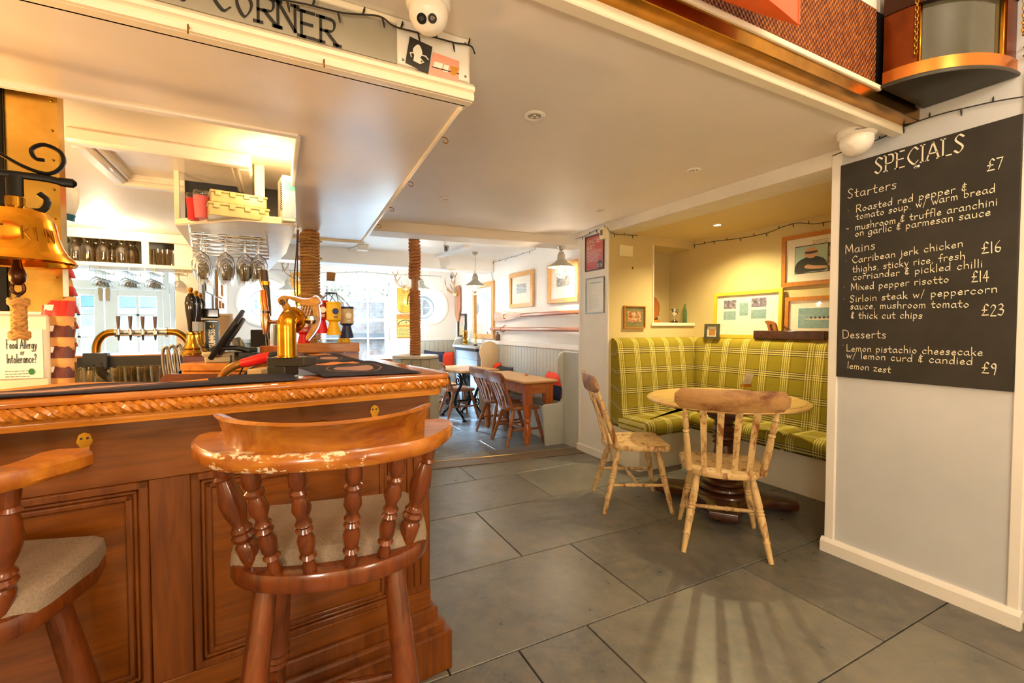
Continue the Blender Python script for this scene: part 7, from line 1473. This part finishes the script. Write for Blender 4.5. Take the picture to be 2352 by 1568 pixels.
m = MB(); m.tube([(x_ + .004 + .012 * math.cos(t), 3.563, zz(748) + .014 * math.sin(t)) for t in [i * .7 for i in range(9)]], .004, 5, closed=True); sub(pn, m.build('gold_emblem', BRASS, gf))
p = hexp(503, 780, 3.75); m = MB(); m.lathe([(0, 0), (.062, 0), (.062, .25), (.02, .25), (.02, .24), (0, .24)], 24, MX.Translation((p.x, 3.8, zt_))); one(m, 'paper_roll', plain('beige_roll', 'D2B58E', .7), 'upright beige paper roll behind the till screen', 'paper roll')
m = MB(); p = hexp(517, 735, 3.9); m.lathe([(.05, -.045), (.05, .045), (.02, .045), (.02, -.045)], 22, basis((p.x, 3.95, p.z), (0, 1, 0), (0, 0, 1))); m.bb((p.x - .01, 3.96, zt_), (p.x + .01, 3.98, p.z)); one(m, 'towel_dispenser', plain('cream_roll', 'E2D8C8', .5), 'cream roll on a holder beside the paper roll', 'dispenser')
# till
dT = 2.55; tl_ = thing('till_screen', 'black tilted till screen on a grey stand seen from its side', 'till screen', pd(545, 815, dT)); A, B_ = pd(512, 792, dT), pd(566, 714, dT); d = (B_ - A); vd = ray(525, 757).normalized(); M = basis(A, d, -(vd - d.normalized() * vd.dot(d.normalized()))); L = d.length
m = MB(); M2 = M @ MX.Rotation(0, 4, 'X')
nrm = d.normalized().cross(vd).normalized(); M = basis(A, d, -nrm if nrm.z > 0 else nrm, None)
m.prism(rrect(0, -.026, L, .0, .01), -.30, .0, M, .004); m.build('screen_body', BLACK, tl_)
m = MB(); m.prism(rrect(L * .12, .0, L * .86, .022, .01), -.26, -.03, M, .004); m.build('rear_housing', DKGREY, tl_)
m = MB(); c0, c1_ = pd(541, 778, dT + .1), pd(560, 815, dT + .1); m.tube([c0, c0.lerp(c1_, .35), c1_], .022, 8, flat=1.6); m.build('stand', plain('grey_stand', '77736C', .4), tl_)
# wooden ledge unit with its clutter
dW = 2.3; zW = pd(480, 842, dW).z
un = thing('servery_unit', 'moulded orange wood shelf over a mahogany panel behind the bar', 'unit', pd(480, 870, dW)); a, b = pd(417, 842, dW), pd(580, 842, dW); ex = (b - a); ex.z = 0; M = basis((a.x, a.y, zW), ex, V((0, 0, 1)).cross(ex.normalized()), (0, 0, 1)); L = ex.length
m = MB(); m.bb((0, -.015, -.022), (L, .42, .018), M, .006); m.bb((.0, -.005, -.04), (L, .40, -.022), M, .005); m.build('moulded_top', AMBER, un)
m = MB(); x0 = -.10; m.prism([(x0, -.6), (x0, -.10)] + arc(x0 + .05, -.085, .05, 180, 90, 5) + [(L + .1, -.035), (L + .1, -.6)], 0, .02, M @ basis((0, .0, 0), (1, 0, 0), (0, 0, 1))); m.build('mahogany_panel', MAHOG, un)
def onu(px, y, z=.018): 
    f = M.inverted() @ pd(px, 830, dW); return M @ V((f.x, y, z))
c_ = onu(478, .12); e = thing('paper_tray', 'cream paper tray with a lid on the moulded shelf', 'tray', c_, R(18)); m = MB(); m.prism([(-.09, -.06), (.09, -.07), (.10, .05), (-.07, .07)], 0, .03, None, .006); m.build('tray', plain('tray_cream', 'D9C79F', .5), e, world=False); m = MB(); m.prism([(-.10, -.05), (.06, -.06), (.08, .06), (-.08, .08)], .03, .05, None, .005); m.build('lid', plain('tray_cream', 'D9C79F', .5), e, world=False)
c_ = onu(515, .05); e = thing('telephone_handset', 'black telephone handset lying on the cream tray', 'telephone', c_ + V((0, 0, .052)), R(12)); m = MB(); m.tube(crom([(-.085, 0, .008), (-.05, 0, .022), (.03, 0, .022), (.085, 0, .006)], 5), [.018] * 5 + [.012] * 5 + [.014] * 5 + [.018], 10, flat=1.4); m.build('handset', BLACK, e, world=False)
m = MB(); m.tube([(.085 + .03 * i / 30, .012 * math.cos(i * 1.1), .01 + .012 * math.sin(i * 1.1)) for i in range(40)], .003, 5); m.build('coiled_cord', BLACK, e, world=False)
c_ = onu(560, .10); e = thing('card_terminal', 'black card terminal beside the telephone handset', 'card terminal', c_ + V((0, 0, .003)), R(25)); m = MB(); m.prism(rrect(-.09, -.04, .09, .04, .012), 0, .045, MX.Rotation(.08, 4, 'Y'), .006); m.build('body', BLACK, e, world=False); m = MB(); m.bb((.01, -.03, .044), (.08, .03, .047), MX.Rotation(.08, 4, 'Y')); m.build('display', plain('dim_display', '48525A', .2), e, world=False)
# drinks gun
hd = 1.75; gun = thing('drinks_gun', 'red drinks gun on a ribbed brass hose behind the bar front', 'drinks gun', pd(560, 850, hd)); P = crom([pd(498, 905, hd), pd(503, 880, hd), pd(515, 858, hd), pd(535, 842, hd), pd(562, 832, hd)], 10); m = MB(); rs = [.014 + .0025 * (i % 2) for i in range(len(P) * 1)]
P2_ = []
for a, b in zip(P, P[1:]): P2_ += [a, a.lerp(b, .5)]
m.tube(P2_, [.013 + .003 * (i % 2) for i in range(len(P2_))], 10); m.build('ribbed_hose', plain('hose_brass', 'BE9048', .35, .8), gun)
m = MB(); m.tube([pd(556, 834, hd), pd(580, 829, hd), pd(605, 822, hd), pd(622, 818, hd)], [.017, .02, .021, .017], 12, flat=.9); m.build('red_grip', RED, gun); m = MB(); m.tube([pd(620, 818, hd), pd(640, 812, hd)], [.016, .012], 10); m.build('black_head', BLACK, gun)
wr_ = thing('cable_bundle', 'loose black cables hanging behind the drinks gun', 'cables', pd(545, 860, 1.95))
for pts in (((530, 815), (528, 835), (505, 860), (480, 895)), ((560, 838), (552, 855), (540, 885), (528, 900)), ((575, 845), (560, 860), (550, 885)), ((600, 835), (570, 850), (556, 878), (545, 900))): m = MB(); m.tube(crom([pd(a, b, 1.95) for a, b in pts], 6), .004, 6); m.build('cable', BLACK, wr_)
def boxat(name, px0, py0, px1, py1, dep, th, mat, lab, cat, bev=.004):
    a, b = pd(px0, py0, dep), pd(px1, py1, dep); rt = V((_r.x, _r.y, 0)); fd = V((_f0.x, _f0.y, 0)); w_ = (b - a).dot(rt); M = basis(a, rt, fd, (0, 0, 1)); m = MB(); m.bb((0, 0, min(0, b.z - a.z)), (w_, th, max(0, b.z - a.z)), M, bev); return one(m, name, mat, lab, cat)
boxat('folded_leaflets', 567, 874, 602, 848, 1.85, .12, plain('leaflet_beige', 'C2A777', .6), 'stack of beige leaflets behind the bar beside the black font base', 'leaflets'); 
boxat('black_caddy', 575, 797, 612, 757, 2.6, .12, DKGREY, 'dark grey box behind the tall tap handle', 'box'); boxat('wooden_box', 596, 815, 640, 794, 2.45, .15, PINEO, 'small orange wooden box under the steel shaker', 'box')
p = pd(624, 794, 2.52); m = MB(); m.lathe([(0, 0), (.030, 0), (.036, .12), (.034, .12)], 24, MX.Translation(p)); one(m, 'steel_shaker', STEEL, 'tall polished steel shaker standing on the small wooden box', 'shaker'); p = pd(565, 814, 2.65); m = MB(); m.lathe([(0, 0), (.03, 0), (.033, .09), (.031, .09), (.028, .008)], 22, MX.Translation(p), caps=False); one(m, 'glass_tumbler', GL1, 'patterned short glass behind the till screen stand', 'tumbler')
# ------------------------------------------------------------ stout font with harp on the bar corner
p0 = pz(660, 866, BT); rt, fd, up = V((_r.x, _r.y, 0)), V((_f0.x, _f0.y, 0)), V((0, 0, 1)); dF = (p0 - EYE).dot(_f)
fo = thing('beer_font', 'brass column beer font with tap and illuminated harp by the bar corner', 'beer font', (p0.x, p0.y, BT)); k = dF / 1040
FO = basis((p0.x, p0.y, BT), rt, fd, up)
m = MB(); m.bb((-40 * k, -.02, 25 * k), (46 * k, .075, 38 * k + .012), FO, .003); m.bb((-40 * k, -.02, 0.001), (2 * k, .075, 26 * k), FO, .003); m.build('black_base', plain('font_base', '35302A', .3, .3), fo)
zb_ = 38 * k + .012; ztop = 136 * k + .0; FBR = plain('font_brass', 'C79128', .18, 1, var=.25, scale=12)
m = MB(); m.lathe([(24 * k, zb_), (24 * k, zb_ + .004), (20 * k, zb_ + .006)], 24, FO); m.tube([FO @ V(p) for p in crom([(0, 0, zb_), (0, 0, ztop - .05), (0, 0, ztop - .022), (0, .012, ztop - .004), (0, .035, ztop)], 5)], 20 * k, 22); m.build('column', FBR, fo)
m = MB(); m.lathe([(30 * k, -.006), (31 * k, 0), (30 * k, .006)], 30, FO @ basis((0, .042, ztop - .006), (1, 0, 0), (0, 0, 1))); fl_ = m.build('flange', BRASSD, fo)
for a in range(5): m = MB(); m.lathe([(.004, 0), (.003, .004)], 8, FO @ basis((26 * k * math.cos(a * 1.256 + .6), .036, ztop - .006 + 26 * k * math.sin(a * 1.256 + .6)), (1, 0, 0), (0, 0, 1))); sub(fl_, m.build('bolt', BRASS, fo))
q2 = lambda px, py, y=.05: FO @ V(((px - 660) * k, y, (866 - py) * k))
m = MB(); m.tube([q2(632, 738), q2(612, 739), q2(602, 738)], [.008, .006, .008], 10); m.tube([q2(594, 768), q2(594, 740), q2(593, 722), q2(592, 705)], [.009, .016, .014, .012], 14); m.build('tap_body', plain('copper_chrome', 'B98A66', .2, 1), fo)
m = MB(); m.tube([q2(594, 718), q2(594, 713)], .0155, 14); m.build('tap_collar', BLKG, fo); m = MB(); m.tube([q2(596, 765), q2(599, 780)], [.009, .006], 10); m.build('nozzle', BLKG, fo)
m = MB(); m.tube([q2(592, 705), q2(590, 690), q2(589, 664)], [.010, .012, .009], 12); m.build('inner_lever', COPPER, fo)
th_ = m = MB(); m.tube([q2(588, 725, .085), q2(586, 700, .085), q2(583, 660, .085), q2(578, 640, .085), q2(577, 614, .085)], [.009, .011, .012, .015, .013], 12); m.build('tall_handle', plain('dark_handle', '3A2A18', .25), fo); m = MB(); m.tube([q2(581, 650, .085), q2(581, 641, .085)], .0155, 12); m.build('handle_band', BRASS, fo)
# harp: neck, sound board, curved pillar, strings, lit edge
hq = lambda L: [(((380 + x / 5.6) - 660) * k, (866 - (640 + y / 5.6)) * k) for x, y in L]; HM = FO @ basis((0, .10, 0), (1, 0, 0), (0, 0, 1)); HW = wood('harp_wood', '8E5A20', 'CF9A4A', 'x', .3, .3, 5, 6); HWD = plain('harp_dark', '5E4020', .4)
hp_ = thing('harp_badge_tmp', None, None); bpy.data.objects.remove(hp_)
def hprism(L, z0, z1, name, mat, kk=4): P = crom([(a, b, 0) for a, b in hq(L)], kk, True); m = MB(); m.prism([(p.x, p.y) for p in P], z0, z1, HM, .002); return m.build(name, mat, fo)
nk = hprism([(1290, 270), (1320, 215), (1385, 195), (1480, 208), (1600, 238), (1700, 242), (1795, 205), (1830, 245), (1860, 290), (1800, 330), (1720, 338), (1610, 312), (1500, 262), (1420, 240), (1395, 300), (1340, 330)], 0, .018, 'harp_neck', HW)
hprism([(1335, 320), (1400, 290), (1440, 340), (1490, 420), (1500, 520), (1420, 500), (1380, 430)], .0, .016, 'sound_board', HW)
hprism([(1760, 330), (1820, 318), (1835, 420), (1835, 520), (1795, 650), (1680, 800), (1670, 740), (1735, 620), (1765, 510), (1765, 420)], 0, .016, 'curved_pillar', HW)
m = MB(); m.tube([HM @ V((((380 + (1357 + (38 - 1.1 * t) * math.cos(t * .55)) / 5.6) - 0) * 0 + hq([(1357 + (40 - 1.2 * t) * math.cos(t * .55), 285 + (40 - 1.2 * t) * math.sin(t * .55))])[0][0], hq([(1357 + (40 - 1.2 * t) * math.cos(t * .55), 285 + (40 - 1.2 * t) * math.sin(t * .55))])[0][1], .019)) for t in range(26)], .0022, 6); sub(nk, m.build('scroll_carving', HWD, fo))
m = MB()
for i in range(8):
    a, b = hq([(1470 + i * 38, 275 + i * 10)])[0], hq([(1440 + i * 34, 400 + i * 18)])[0]; m.tube([HM @ V((a[0], a[1], .008)), HM @ V((b[0], b[1], .008))], .0009, 5)
m.build('harp_strings', PAPER, fo)
m = MB(); E1 = hq([(1300, 225), (1385, 188), (1480, 200), (1600, 230), (1700, 234), (1798, 196), (1866, 290), (1828, 325), (1845, 420), (1845, 525), (1800, 655), (1682, 806)]); m.tube([HM @ p for p in crom([(a, b, 0.002) for a, b in E1], 5)], .0016, 6); m.build('lit_edge', emit('harp_glow', 'C9D6F6', .9), fo)
m = MB(); m.lathe([(0, -.016), (.014, -.012), (.02, 0), (.016, .014), (0, .02)], 16, MX.Translation(q2(697, 735, .06)) , sx=1., sy=1.); m.build('chrome_knob', CHROME, fo)
# ------------------------------------------------------------ thick rope post, ledge, collection tins
PX, PY = .236, 4.07
rp = thing('rope_post', 'thick post bound in coarse tan rope standing on the bar up to the canopy', 'post', (PX, PY, BT)); m = MB(); m.tube([(PX, PY, BT), (PX, PY, 2.079)], .058, 16); m.build('timber_core', CHAIRW, rp)
def ropetan():
    t = NT('coarse_rope'); setp(t.b, .85); v = t.coord((1, 1, 1)); wv = t.new('ShaderNodeTexWave'); wv.inputs['Scale'].default_value = 38; wv.inputs['Distortion'].default_value = 2; t.link(t.coord((1, 1, .6), 'Object', (0, .7, .4)), wv.inputs[0]); n = t.noise(v, 60, 3)
    t.col(t.mix(t.math('MULTIPLY', wv.outputs['Fac'], .6), t.ramp(n, [(.3, srgb('B07A3C')), (.7, srgb('D9A866'))]), srgb('7A4A1E'))); return t.m
coilrope(PX, PY, BT + .008, 2.068, .06, .0125, rp, ropetan(), 'rope_binding', 7, .08)
for zr in (1.30, 1.55, 1.86, 2.0): m = MB(); m.tube([(PX + .087 * math.cos(i * PI / 12), PY + .087 * math.sin(i * PI / 12), zr + .01 * math.sin(i * .5)) for i in range(24)], .006, 6, closed=True); m.build('cord_tie', plain('pale_cord', 'C9A063', .8), rp)
m = MB(); m.tube(crom([(PX - .09, PY - .02, 2.075), (PX - .1, PY - .03, 1.9), (PX - .12, PY - .03, 1.65), (PX - .1, PY - .03, 1.4)], 6), .005, 6); m.tube(crom([(PX - .085, PY - .03, 2.075), (PX - .095, PY - .03, 1.8), (PX - .1, PY - .03, 1.5), (PX - .12, PY - .05, 1.3)], 6), .005, 6); m.build('hanging_cable', plain('brown_cable', '6A4A2A', .6), rp)
a, b = pyy(682, 806, 3.2), pyy(826, 804, 3.2); m = MB(); m.bb((a.x, 3.2, BT + .001), (b.x, 3.42, BT + .062), None, .004); one(m, 'wooden_ledge', OAKD, 'plain orange wooden ledge block on the bar under the collection tins', 'ledge')
LZ = BT + .0625
def tin(px, py_b, y, c, lab_c, lab, k=1., emblem=PAPER):
    p = pyy(px, py_b, y); e = thing('collection_tin', lab, 'collection tin', p, 0, 'charity collection tins on the bar'); T_ = FRAME[e.name]
    m = MB(); m.lathe([(0, 0), (.040 * k, 0), (.042 * k, .006), (.026 * k, .075), (.028 * k, .082), (.041 * k, .09), (.043 * k, .095)], 26, T_); m.build('flared_base', c, e); m = MB(); m.lathe([(.0425 * k, .095), (.0425 * k, .19)], 26, T_, caps=False); lb = m.build('label_body', lab_c, e); m = MB(); m.lathe([(.0435 * k, .19), (.0445 * k, .193), (.0445 * k, .203), (0, .205)], 26, T_); m.build('lid', c, e)
    cx = ray(px, py_b); an_ = math.atan2(-cx.y, -cx.x) + .25; o = T_ @ V((.0432 * math.cos(an_), .0432 * math.sin(an_), .145)); nn = V((math.cos(an_), math.sin(an_), 0)); m = MB(); M = basis(o, up.cross(nn), up, nn); m.lathe([(.011, 0), (.019, 0), (.019, .001), (.011, .001)], 18, M); m.bb((-.012, -.034, 0), (.012, -.03, .001), M); m.bb((-.01, -.042, 0), (.01, -.038, .001), M); sub(lb, m.build('emblem', emblem, e)); return e
tin(738, 765, 3.05, RED, plain('red_label', '8E2226', .4), 'red collection tin with dark red label hanging nearest the rope post'); tin(767, 769, 3.0, YEL, plain('yellow_label', 'E9B81E', .4), 'yellow collection tin hanging between the red and navy ones', 1., plain('navy_print', '2A3A78', .5)); tin(797, 776, 3.12, NAVY, plain('tan_label', 'CDB893', .5), 'navy collection tin with tan label hanging at the end of the ledge')
p = pyy(697, 795, 3.3); tin(698, 795, 3.3, RED, plain('pink_label', 'C4484C', .4), 'red collection tin standing on the ledge behind the harp'); m = MB(); p = pyy(791, 793, 3.3); m.lathe([(0, 0), (.040, 0), (.042, .006), (.027, .07), (.03, .08)], 24, MX.Translation((p.x, 3.3, LZ))); one(m, 'collection_tin', YEL, 'yellow tin base standing low on the ledge behind the hanging tins', 'collection tin', 'charity collection tins on the bar')
p = pyy(762, 795, 3.28); cb_ = thing('glass_carboy', 'large clear glass bottle with cork on the ledge, holding strings of tins', 'bottle', (p.x, 3.3, LZ)); T_ = FRAME[cb_.name]
m = MB(); m.lathe([(.0, .002), (.085, 0), (.092, .02), (.092, .20), (.08, .27), (.045, .32), (.03, .34), (.028, .42), (.034, .425), (.034, .435)], 30, T_, caps=False); m.build('bottle_body', GL1, cb_); m = MB(); m.tube([T_ @ V((0, 0, .42)), T_ @ V((.004, 0, .475))], [.026, .028], 12); m.build('cork', plain('cork', '8A6A3E', .8), cb_)
cd_ = thing('cord_strings', 'black cords running from the glass bottle neck to the hanging tins', 'cord', T_ @ V((0, 0, .33)))
for px, py, y in ((727, 703, 3.05), (751, 703, 3.05), (755, 706, 3.0), (779, 706, 3.0), (783, 712, 3.12), (810, 712, 3.12)): m = MB(); o = T_ @ V((.03 * math.cos(px), -.032, .335)); q_ = pyy(px, py, y); m.tube(crom([o, o.lerp(q_, .5) + V((0, 0, .01)), q_], 4), .0025, 5); m.build('cord', INK, cd_)
m = MB(); m.tube([T_ @ V((.036 * math.cos(i * PI / 8), .036 * math.sin(i * PI / 8), .335)) for i in range(16)], .004, 5, closed=True); m.build('cord_ring', INK, cd_)
boxat('glass_dish', 738, 795, 786, 779, 3.15, .1, GL1, 'shallow clear glass dish on the ledge below the hanging tins', 'dish')
# ------------------------------------------------------------ lantern, kayak, cameras, fairy lights
lt = thing('ship_lantern', 'copper corner ship lantern with curved glass above the chalkboard', 'lantern', (XS - .2, .92, 2.36)); cx, cy = XS - .004, 1.072
def qarc(rx, ry, n=16): return [(cx, cy), (cx - rx, cy)] + [(cx - rx * math.cos(R(90 * i / n)), cy - ry * math.sin(R(90 * i / n))) for i in range(1, n + 1)]
m = MB(); m.prism(qarc(.40, .325), 2.352, 2.372, None, .006); m.build('bottom_plate', plain('lantern_base', '3E3A32', .4, .5), lt)
CPR = plain('lantern_copper', '74340F', .32, .85, var=.25, scale=8); CPB = plain('copper_band', 'C87632', .28, .9, var=.15)
m = MB(); m.prism(qarc(.39, .315), 2.372, 2.425); m.build('copper_band', CPB, lt)
m = MB(); m.prism([(cx, cy), (cx - .385, cy)] + [(cx - .385 * math.cos(R(a)), cy - .31 * math.sin(R(a))) for a in range(0, 22, 3)] + [(cx, cy - .02)], 2.42, 2.80); m.prism([(cx, cy)] + [(cx - .385 * math.cos(R(a)), cy - .31 * math.sin(R(a))) for a in range(78, 91, 3)], 2.42, 2.80); m.build('body', CPR, lt)
m = MB(); n = 14; vs_ = []
for z in (2.425, 2.67):
    for i in range(n + 1): a = R(21 + 58 * i / n); vs_.append((cx - .36 * math.cos(a), cy - .288 * math.sin(a), z))
m.add(vs_, [(i, i + 1, n + 2 + i, n + 1 + i) for i in range(n)]); m.build('curved_glass', plain('smoked_glass', '45412F', .12, var=.1, coat=.5), lt)
for a in (22, 78): m = MB(); m.bb((-.008, -.008, 0), (.008, .008, .25), MX.Translation((cx - .368 * math.cos(R(a)), cy - .295 * math.sin(R(a)), 2.425)), .003); m.build('glass_bead', BRASSD, lt)
m = MB(); m.prism(qarc(.39, .315), 2.67, 2.80); m.build('top_band', plain('lantern_dark', '3A1E10', .35, .7), lt)
def chain(P, name, mat, parent, r=.009):
    m = MB()
    for i, (a, b) in enumerate(zip(P, P[1:])):
        d = (b - a).normalized(); s1 = d.orthogonal().normalized(); s1 = s1 if i % 2 else d.cross(s1); m.tube([(a + b) / 2 + d * (b - a).length * .62 * math.cos(t * PI / 6) + s1 * r * .6 * math.sin(t * PI / 6) for t in range(12)], .0022, 5, closed=True)
    return m.build(name, mat, parent)
p = V((cx - .40 * math.cos(R(20)), cy - .33 * math.sin(R(20)), 2.68)); chain([p + V((0, 0, -.015 * i)) for i in range(16)], 'chain', BRASSD, lt)
p = V((cx - .02, cy - .335, 2.72)); chain([p + V((0, 0, -.015 * i)) for i in range(15)], 'chain', BRASSD, lt)
m = MB(); p = V((cx - .01, cy - .335, 2.43)); m.tube(crom([p + V((0, 0, .03)), p + V((0, -.03, .05)), p + V((0, -.06, .03)), p + V((0, -.055, 0)), p + V((0, -.02, -.01)), p], 5), .005, 8); m.build('ring_handle', DKGREY, lt)
# kayak
ky = thing('kayak', 'bright orange kayak hull fixed above the brass beam, its pointed end showing', 'kayak', (.6, .98, 2.38)); tipx = pyy(1832, 60, .965).x
def kfn(u, v):
    t = (u * 1.0); x = tipx - 2.6 * (1 - t); s_ = min(1, (1 - t) * 2.6 / .8); w_ = .25 * (1 - (1 - s_) ** 2.2) + .012; h_ = .12 + .02 * (1 - (1 - s_) ** 2.6); a = 2 * PI * v; ca, sa = math.cos(a), math.sin(a); sq = 1 / max(abs(ca), abs(sa)) ** .35
    return (x, .965 - w_ * .42 * ca * sq * (.8 if ca > 0 else 1) * .9, 2.45 - .04 * (1 - s_) + h_ * sa * sq * .8 + (.018 * abs(math.cos(2 * a)) if sa < 0 else 0))
m = MB(); m.grid(kfn, 60, 28); m.build('hull', plain('kayak_orange', 'E2521A', .35, var=.06, coat=.2), ky, ang=50)
m = MB(); m.tube([V(kfn(1, v / 12)) for v in range(12)], .004, 6, closed=True); m.build('bow_cap', plain('kayak_orange', 'E2521A', .35), ky)
m = MB(); m.bb((tipx - .10, .938, 2.43), (tipx - .06, .948, 2.47), None, .002); m.build('yellow_sticker', YEL, ky)
def turret(p, r, face, lab, black=True, txt=None):
    e = thing('security_camera', lab, 'security camera', p); T_ = FRAME[e.name]; W_ = plain('camera_white', 'EDE6DA', .3)
    m = MB(); m.lathe([(r * .95, 0), (r * 1.0, -r * .1), (r * .98, -r * .32), (r * .86, -r * .42)], 32, T_); m.build('base_ring', W_, e)
    f = V(face).normalized(); c_ = V(p) + V((0, 0, -r * .62)); s1 = f.orthogonal().normalized(); s2 = f.cross(s1); M = basis(c_, s1, s2, f); R_ = r * .86
    m = MB(); m.lathe([(R_ * math.sin(R(a)), -R_ * math.cos(R(a))) for a in range(0, 141, 10)] + [(R_ * .60, R_ * .80), (R_ * .52, R_ * .86), (0, R_ * .86)], 32, M); m.build('ball_housing', W_, e)
    return e, M, R_
p = pz(982, 4, CZ); e, M, R_ = turret((p.x, p.y - .01, CZ), .068, (-.28, -.62, -.72), 'white turret security camera on the ceiling at the end of the lettered fascia')
Mi = M.to_3x3().inverted(); rx = (Mi @ V((_r.x, _r.y, 0))); rx.z = 0; rx.normalize()
for s_, r_, mt in ((-1, .40, BLKG), (1, .36, DKGREY)): m = MB(); m.lathe([(R_ * r_ * .62, 0), (R_ * r_ * .62, .002), (0, .002)], 22, M @ MX.Translation(rx * s_ * R_ * .27 + V((0, 0, R_ * .861)))); m.build('lens' if s_ < 0 else 'infrared_window', mt, e); m = MB(); m.lathe([(R_ * r_ * .3, 0), (R_ * r_ * .22, .002), (0, .001)], 16, M @ MX.Translation(rx * s_ * R_ * .27 + V((0, 0, R_ * .861 + .002)))); m.build('lens_centre', CHROME if s_ > 0 else DKGREY, e)
p = pz(1968, 300, CZ); e, M, R_ = turret((p.x, p.y, CZ), .084, (-.62, .35, -.7), 'white turret security camera on the ceiling corner above the chalkboard')
m = MB(); cv = V((-.80, -.60, 0)); o = V((p.x, p.y, CZ - .025)) + cv * .0845; text(m, 'HIKVISION', basis(o + V((.6, -.8, 0)) * -.024, (.6, -.8, 0), (0, 0, 1)), .007, .0012, .048); m.build('lettering', INK, e)
def fairy(px_pts, fn, lab, step=.13):
    P = crom([fn(*q_) for q_ in px_pts], 6); e = thing('fairy_lights', lab, 'fairy lights', P[0]); m = MB(); m.tube(P, .0028, 6); m.build('cable', INK, e); acc = 0; k = 0
    for a, b in zip(P, P[1:]):
        acc += (b - a).length
        if acc > step: acc = 0; k += 1; m = MB(); s_ = (-1 if k % 2 else .8); m.tube([b, b + V((.004, 0, .016 * s_)), b + V((.006, 0, .03 * s_))], [.0028, .0035, .0018], 6); m.build('bulb', INK, e)
    return e
fairy([(600, -14), (640, -2), (705, 10), (790, 30), (870, 37), (905, 60), (960, 75), (1040, 97), (1080, 105), (1091, 124)], lambda x, y: pyy(x, y, CY0 - .03), 'black fairy light string along the lettered fascia', .055)
fairy([(1912, 358), (1940, 347), (1990, 331), (2035, 312), (2085, 287), (2160, 262), (2230, 245), (2290, 232), (2350, 222)], lambda x, y: pxx(x, y, XS - .012), 'black fairy light string running above the chalkboard', .1)
fairy([(1393, 521), (1405, 535), (1428, 539), (1465, 541)], lambda x, y: pyy(x, y, YN - .01), 'short black fairy light string on the nook side wall by the sensor', .1)
fairy([(1504, 549), (1540, 556), (1595, 562), (1640, 554), (1700, 547), (1760, 535), (1800, 520), (1832, 512), (1870, 514), (1912, 507)], lambda x, y: pxx(x, y, XB - .012), 'black fairy light string along the top of the nook back wall', .11)
fairy([(620, 619), (700, 622), (760, 627), (830, 624), (900, 630), (960, 632), (1012, 634)], lambda x, y: pyy(x, y, YBK - .02), 'thin fairy light string across the far dining wall', .16)
fairy([(1133, 645), (1127, 620), (1124, 606), (1160, 595), (1200, 583), (1229, 572)], lambda x, y: pxx(x, y, XR - .02), 'fairy light string at the top of the dining side wall', .14)
fairy([(1322, 549), (1345, 541), (1370, 528), (1391, 521)], lambda x, y: pxx(x, y, XS - .012), 'short fairy light string across the top of the pillar', .1)
